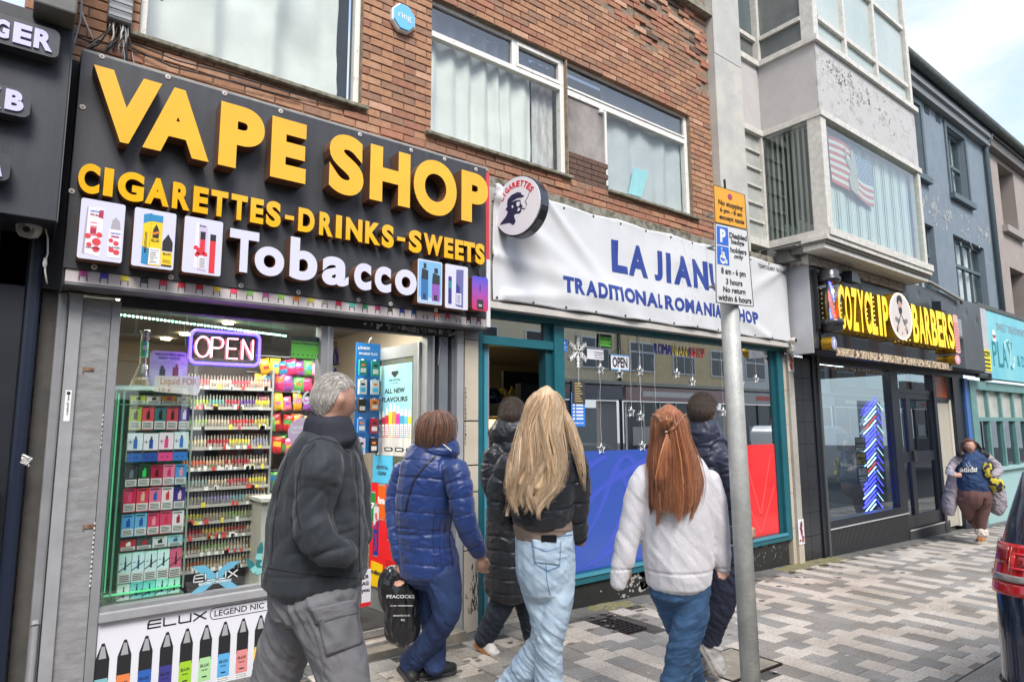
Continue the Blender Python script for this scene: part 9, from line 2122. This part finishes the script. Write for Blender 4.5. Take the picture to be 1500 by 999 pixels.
# ---- 5: red hair, pale grey sweatshirt
F = Fig('person with long straight red hair half tied up, pale grey sweatshirt and blue jeans',990,800,3.4)
T5 = F.torso([(958,1018,672,.08),(945,1036,684,.13),(938,1044,706,.16),(936,1046,745,.17),(938,1047,790,.17),(940,1047,822,.17),(943,1045,840,.165),(946,1043,852,.16)])
A1 = F.limb([(952,692,20,.0),(938,715,21,.0),(930,745,20,.0),(922,780,19,.0),(915,812,18,.0),(909,838,15,.0),(905,858,11,.0)]);A2 = F.limb([(1034,700,20,.02),(1043,730,21,.02),(1049,765,19,.02),(1053,795,17,.02),(1057,820,15,.01),(1060,834,12,.01)])
LN = F.limb([(1010,862,31,-.02),(1012,895,28,-.04),(1006,925,25,-.05),(998,955,23,-.04),(992,985,23,-.02),(984,1015,22,.0),(974,1070,21,.03)]);LF = F.limb([(978,860,30,.06),(990,900,25,.09),(1003,935,21,.12),(1011,970,18,.14),(1018,1005,17,.2),(1022,1040,17,.26)])
sw = mat('sweat_heather',(.66,.65,.70),.95,var=.12,vs=90,bump=.3,bs=260,sheen=.3,crease=.3,cs=4.5)
hd = F.P(979,632,.02);body(F,hd,R_(35),T5,[A1,A2,LN,LF],[(F.P(912,826,.0),-CU,CR,.8),(F.P(1057,806,.01),-CU,-CR,.8)],0,.95)
def sd(co,no):
	z1_ = F.P(990,832)[2];return folds(.006,(2.6,2.6,4.5),.0006,12,1.3)(co,no)-.006*np.exp(-((co[:,2]-z1_)/.005)**2)
solid('sweatshirt',[T5,A1,A2],sw,F.root,.0075,sd,1)
j5 = denim('jeans_mid',(.045,.115,.235),(.020,.055,.13));solid('jeans',[F.torso([(948,1042,842,.14),(948,1043,868,.14)]),LN,LF],j5,F.root,.0075,lambda co,no: folds(.0075,(4,4,16),.0008,14,-.5)(co,no),1)
rh = [hairmat('hair_red',(.42,.15,.06),(.23,.07,.03)),hairmat('hair_ginger',(.60,.26,.11),(.38,.14,.05)),hairmat('hair_auburn',(.28,.09,.038),(.16,.048,.02))]
R5 = [(979,597,4,.03),(979,601,16,.07),(980,614,26,.10),(982,640,28,.115),(986,670,37,.12),(990,700,42,.125),(988,728,40,.13),(984,750,34,.13)]
rg5 = [(F.P(x,y,-.02-.008*i),a*3.2/FPX,b) for i,(x,y,a,b) in enumerate(R5)]
solid('hair',[[(c,a*.9,b*.9) for c,a,b in rg5[:-2]]],rh[0],F.root,.008,lambda co,no: .005*NZ(co,(28,28,3),2),1)
strands('hair_locks',rh,F.root,rg5,3900,14,.0016,(.80,1.07),.006,16,(math.pi*.9,math.pi*2.1),9)
mb = MB();rn = random.Random(3)
for i in range(90):       # the gathered half-up section and its little knot
	a = rn.uniform(math.pi*.95,math.pi*2.05);c = F.P(977,634,-.150);q0_ = rg5[2][0]+CR*.088*math.cos(a)+CF*.095*math.sin(a)+CU*rn.uniform(-.02,.03);mb.tube([q0_,(q0_+c)/2-CF*.022,c],[.003,.003,.004],3,rn.choice((0,1,2)))
for i in range(50): c = F.P(976,618,-.150)+CR*rn.gauss(0,.006);e = rn.uniform(.6,1.3);mb.tube([F.P(977,634,-.155),c+CR*.022*e-CF*.02,c+CU*.015*e-CF*.025,c-CR*.02*e-CF*.018,F.P(977,636,-.15)],.003,3,rn.choice((0,1,1)))
for i in range(120): x = rn.gauss(0,1);mb.tube([F.P(977,636,-.155),F.P(978+x*5,665,-.165),F.P(979+x*9,700,-.165),F.P(980+x*9,722+rn.uniform(-18,10),-.150)],[.004,.0035,.003,.001],3,rn.choice((0,0,1)))
mb.build('tied_hair',rh,F.root,smooth=True);q = F.P(976,633,-.175);mb = MB();mb.lathe(tuple(q),[(.006,-.004),(.008,0),(.006,.004)],8);mb.build('hair_clip',mat('clip_silver',(.6,.6,.6),.3,.8),F.root)
# ---- 6: navy puffer behind the pole
F = Fig('person in a navy padded coat and navy trousers walking behind the sign pole',1050,800,4.25)
nv = mat('coat_navy',(.018,.024,.055),.5,var=.25,vs=7,bump=.1,bs=150,sheen=.15,crease=.7,cs=10)
T6 = F.torso([(1008,1058,636,.10),(1006,1066,650,.15),(1010,1074,680,.18),(1014,1082,720,.18),(1018,1086,765,.18),(1020,1085,806,.18)])
A1 = F.limb([(1058,665,17,-.12),(1068,695,18,-.14),(1076,725,17,-.15),(1084,748,15,-.15),(1090,768,11,-.12)]);A2 = F.limb([(1018,668,16,.12),(1018,700,15,.14),(1022,740,13,.14)])
LN = F.limb([(1064,808,27,-.04),(1063,845,24,-.05),(1058,880,21,-.04),(1048,910,18,.0),(1040,938,16,.04)]);LF = F.limb([(1040,808,25,.08),(1035,860,20,.12),(1032,910,16,.16),(1036,960,14,.18)])
hd = F.P(1030,604);body(F,hd,R_(5),T6,[A1,A2,LN,LF],[(F.P(1092,770,-.12),CR*.4-CU,CR,1.2)],R_(5),.98)
solid('coat',[T6,A1,A2],nv,F.root,.0085,quilt(.12,.009,[([p[0] for p in A1],.09)],.005),1);solid('hood',[[F.ring(1032,646,27,.12),F.ring(1030,632,26,.12),F.ring(1029,620,22,.10)]],nv,F.root,.0085,folds(.005,(8,8,8),.001,1),1)
ho = short_hair(F,hd,R_(5),hk,R_(5),hgrow(.45,-.1,-.6,.014,.006),.98)
cropped(F,ho,hd,R_(5),R_(5),hd_,3600,.018,.04)
solid('trousers',[LN,LF],mat('trouser_navy',(.018,.022,.050),.85,var=.2,vs=8),F.root,.008,folds(.007,(8,8,14),.001,3,1),1)
rg6,rgs = mat('runner_grey',(.34,.33,.33),.7),mat('runner_sole',(.30,.28,.26),.8)
shoe(F.root,F.P(1024,945,.06),F.P(1052,994,-.02),.11,.115,rg6,rgs);p = grd(1042,988);shoe(F.root,p-Vector((.12,-.05,0)),p+Vector((.16,.05,0)),.10,.11,rg6,rgs)
# ---- 7: person walking towards the camera far right
F = Fig('person in an open lilac-grey coat, navy adidas hoodie and brown leggings walking towards the camera',1427,720,10.2)
hn = mat('hoodie_navy',(.022,.055,.15),.85,var=.2,vs=8,crease=.6,cs=6);lc = mat('coat_lilac',(.36,.33,.38),.7,var=.2,vs=9,crease=.8,cs=7);lg = mat('leggings_brown',(.15,.075,.068),.7,var=.15,vs=9)
T7 = F.torso([(1412,1434,664,.10),(1405,1444,672,.17),(1402,1448,690,.22),(1402,1449,706,.26),(1404,1448,718,.25)])
LN = F.limb([(1437,728,14,.0),(1438,745,12,.0),(1437,760,9,.0),(1438,776,6,.0)]);LF = F.limb([(1414,728,14,.0),(1418,745,11,.02),(1424,758,9,.12),(1430,766,7,.3),(1433,762,6,.42)])
SL = F.limb([(1404,671,6,.02),(1395,682,6,.02),(1391,692,6,-.02),(1399,697,5,-.12)]);SR = F.limb([(1446,670,6,.02),(1456,680,7,.02),(1462,690,7,-.02),(1455,698,5,-.12)])
hd = F.P(1420,655);body(F,hd,R_(180+32),T7,[SL,SR,LN,LF],[(F.P(1400,697,-.14),CR,CU,1.4),(F.P(1452,699,-.14),-CR+CU*.3,CU,1.6)],0,1.0,.011)
h7 = solid('hoodie',[T7],hn,F.root,.012,folds(.012,(4,4,8),.001,3),1);solid('leggings',[F.torso([(1404,1449,714,.25),(1402,1451,724,.27),(1404,1450,734,.25)]),LN,LF],lg,F.root,.011,lambda co,no: -.05*np.exp(-(((co-F.P(1426.5,740))@CR)/.02)**2)*np.clip((F.P(1420,727)[2]-co[:,2])/.05,0,1),1)
cl_ = [[F.ring(1400,690,6,.12,.12),F.ring(1395,715,9,.12,.14),F.ring(1391,738,9,.12,.14),F.ring(1389,752,6,.10,.14)],[F.ring(1452,695,7,.12,.14),F.ring(1458,720,12,.13,.16),F.ring(1461,738,12,.13,.16),F.ring(1459,750,8,.1,.16)],[F.ring(1426,668,24,.10,.16),F.ring(1426,700,28,.10,.24),F.ring(1426,738,30,.08,.26)]]
solid('coat',[SL,SR]+cl_,lc,F.root,.012,folds(.014,(5,5,7),.001,9),1)
solid('coat_collar',[[F.P(1404,664,-.03),F.P(1412,668,-.1)] and [F.ring(1405,664,5,.06,-.02),F.ring(1410,667,5,.05,-.10)],[F.ring(1436,663,5,.06,-.04),F.ring(1446,668,5,.05,-.06)]],blk,F.root,.011,None,1)
hr = hairmat('hair_reddark',(.13,.035,.025),(.06,.018,.014));short_hair(F,hd,R_(212),hr,0,hgrow(.66,-.2,-.9,.02),1.0,.008)
strands('hair_locks',hr,F.root,[(F.P(1420,643,.0),.02,.02),(F.P(1421,650,.05),.13,.07),(F.P(1424,662,.04),.17,.07),(F.P(1428,672,.0),.2,.07)],160,8,.006,(.8,1.05),.02,5,(-.35,math.pi+.35))
af = lambda q: tuple(F.P(1408+q[0]*26,692-q[2]*10,-.285+q[1])+CF*.10*abs(q[0]-.5)**1.5)
mb = MB(af);mb.text('adidas',0,1,0,.85,0,.004,.025);onto(h7,mb,.020).build('lettering',white,F.root)
mb = MB(lambda q: tuple(F.P(1410+q[0]*15,684-q[2]*8,-.27+q[1])))
for i,h in enumerate((.35,.65,1.0)): mb.add([(.1+i*.3,0,0),(.3+i*.3,0,0),(.3+i*.3-.25*h,0,h),(.1+i*.3-.25*h,0,h)],[(0,1,2,3)])
onto(h7,mb,.018).build('three_bar_logo',mat('logo_slate',(.16,.22,.34),.6),F.root)
tan_,fur = mat('boot_tan',(.42,.17,.06),.8),mat('boot_fur',(.66,.60,.54),.95,bump=1,bs=60)
p = grd(1436,793);shoe(F.root,p+Vector((.12,.0,0)),p-Vector((.16,.05,0)),.16,.13,tan_,mat('sole_cream',(.5,.42,.32),.8),'boot');solid('boot_fur',[[F.ring(1438,777,8,.09),F.ring(1438,782,8.5,.095)]],fur,F.root,.010,lambda co,no: .02*NZ(co,(25,25,25),1),1)
shoe(F.root,F.P(1434,762,.5),F.P(1432,777,.42),.14,.12,tan_,mat('sole_cream',None),'boot')
yb = thing('patterned_bundle','yellow, black and white patterned cloth bundle held in the walking person\'s hand','bundle',F.P(1452,705,-.2));ybm = mat('cloth_yellow',(.55,.45,.04),.8,col2=(.025,.02,.04),vs=12,ramp=(.50,.54),det=1)
solid('cloth',[[F.ring(1447,680,5,.05,-.2),F.ring(1446,688,6,.06,-.22),F.ring(1447,697,5,.05,-.24)],[F.ring(1451,704,7,.07,-.22),F.ring(1461,712,10,.09,-.2),F.ring(1468,714,5,.06,-.2)]],ybm,yb,.010,lambda co,no: .02*NZ(co,(14,14,14),1),1)
bpy.data.scenes.remove(TMP)
# what is too small to pick apart singly stays one part of kind stuff
for o in SC.objects:
	if o.parent and o.name.split('.')[0] in ('swirl_print','diamond_print','flaked_patches','flaking_paint','lifted_flakes','bare_patches','black_flecks','grime','dirt_streaks','flaked_paint_band','led_dots','diodes','ribs','grille_bars','food_print','blue_flashing','infill_brickwork','star_print','hair_locks'): o['kind'] = 'stuff'
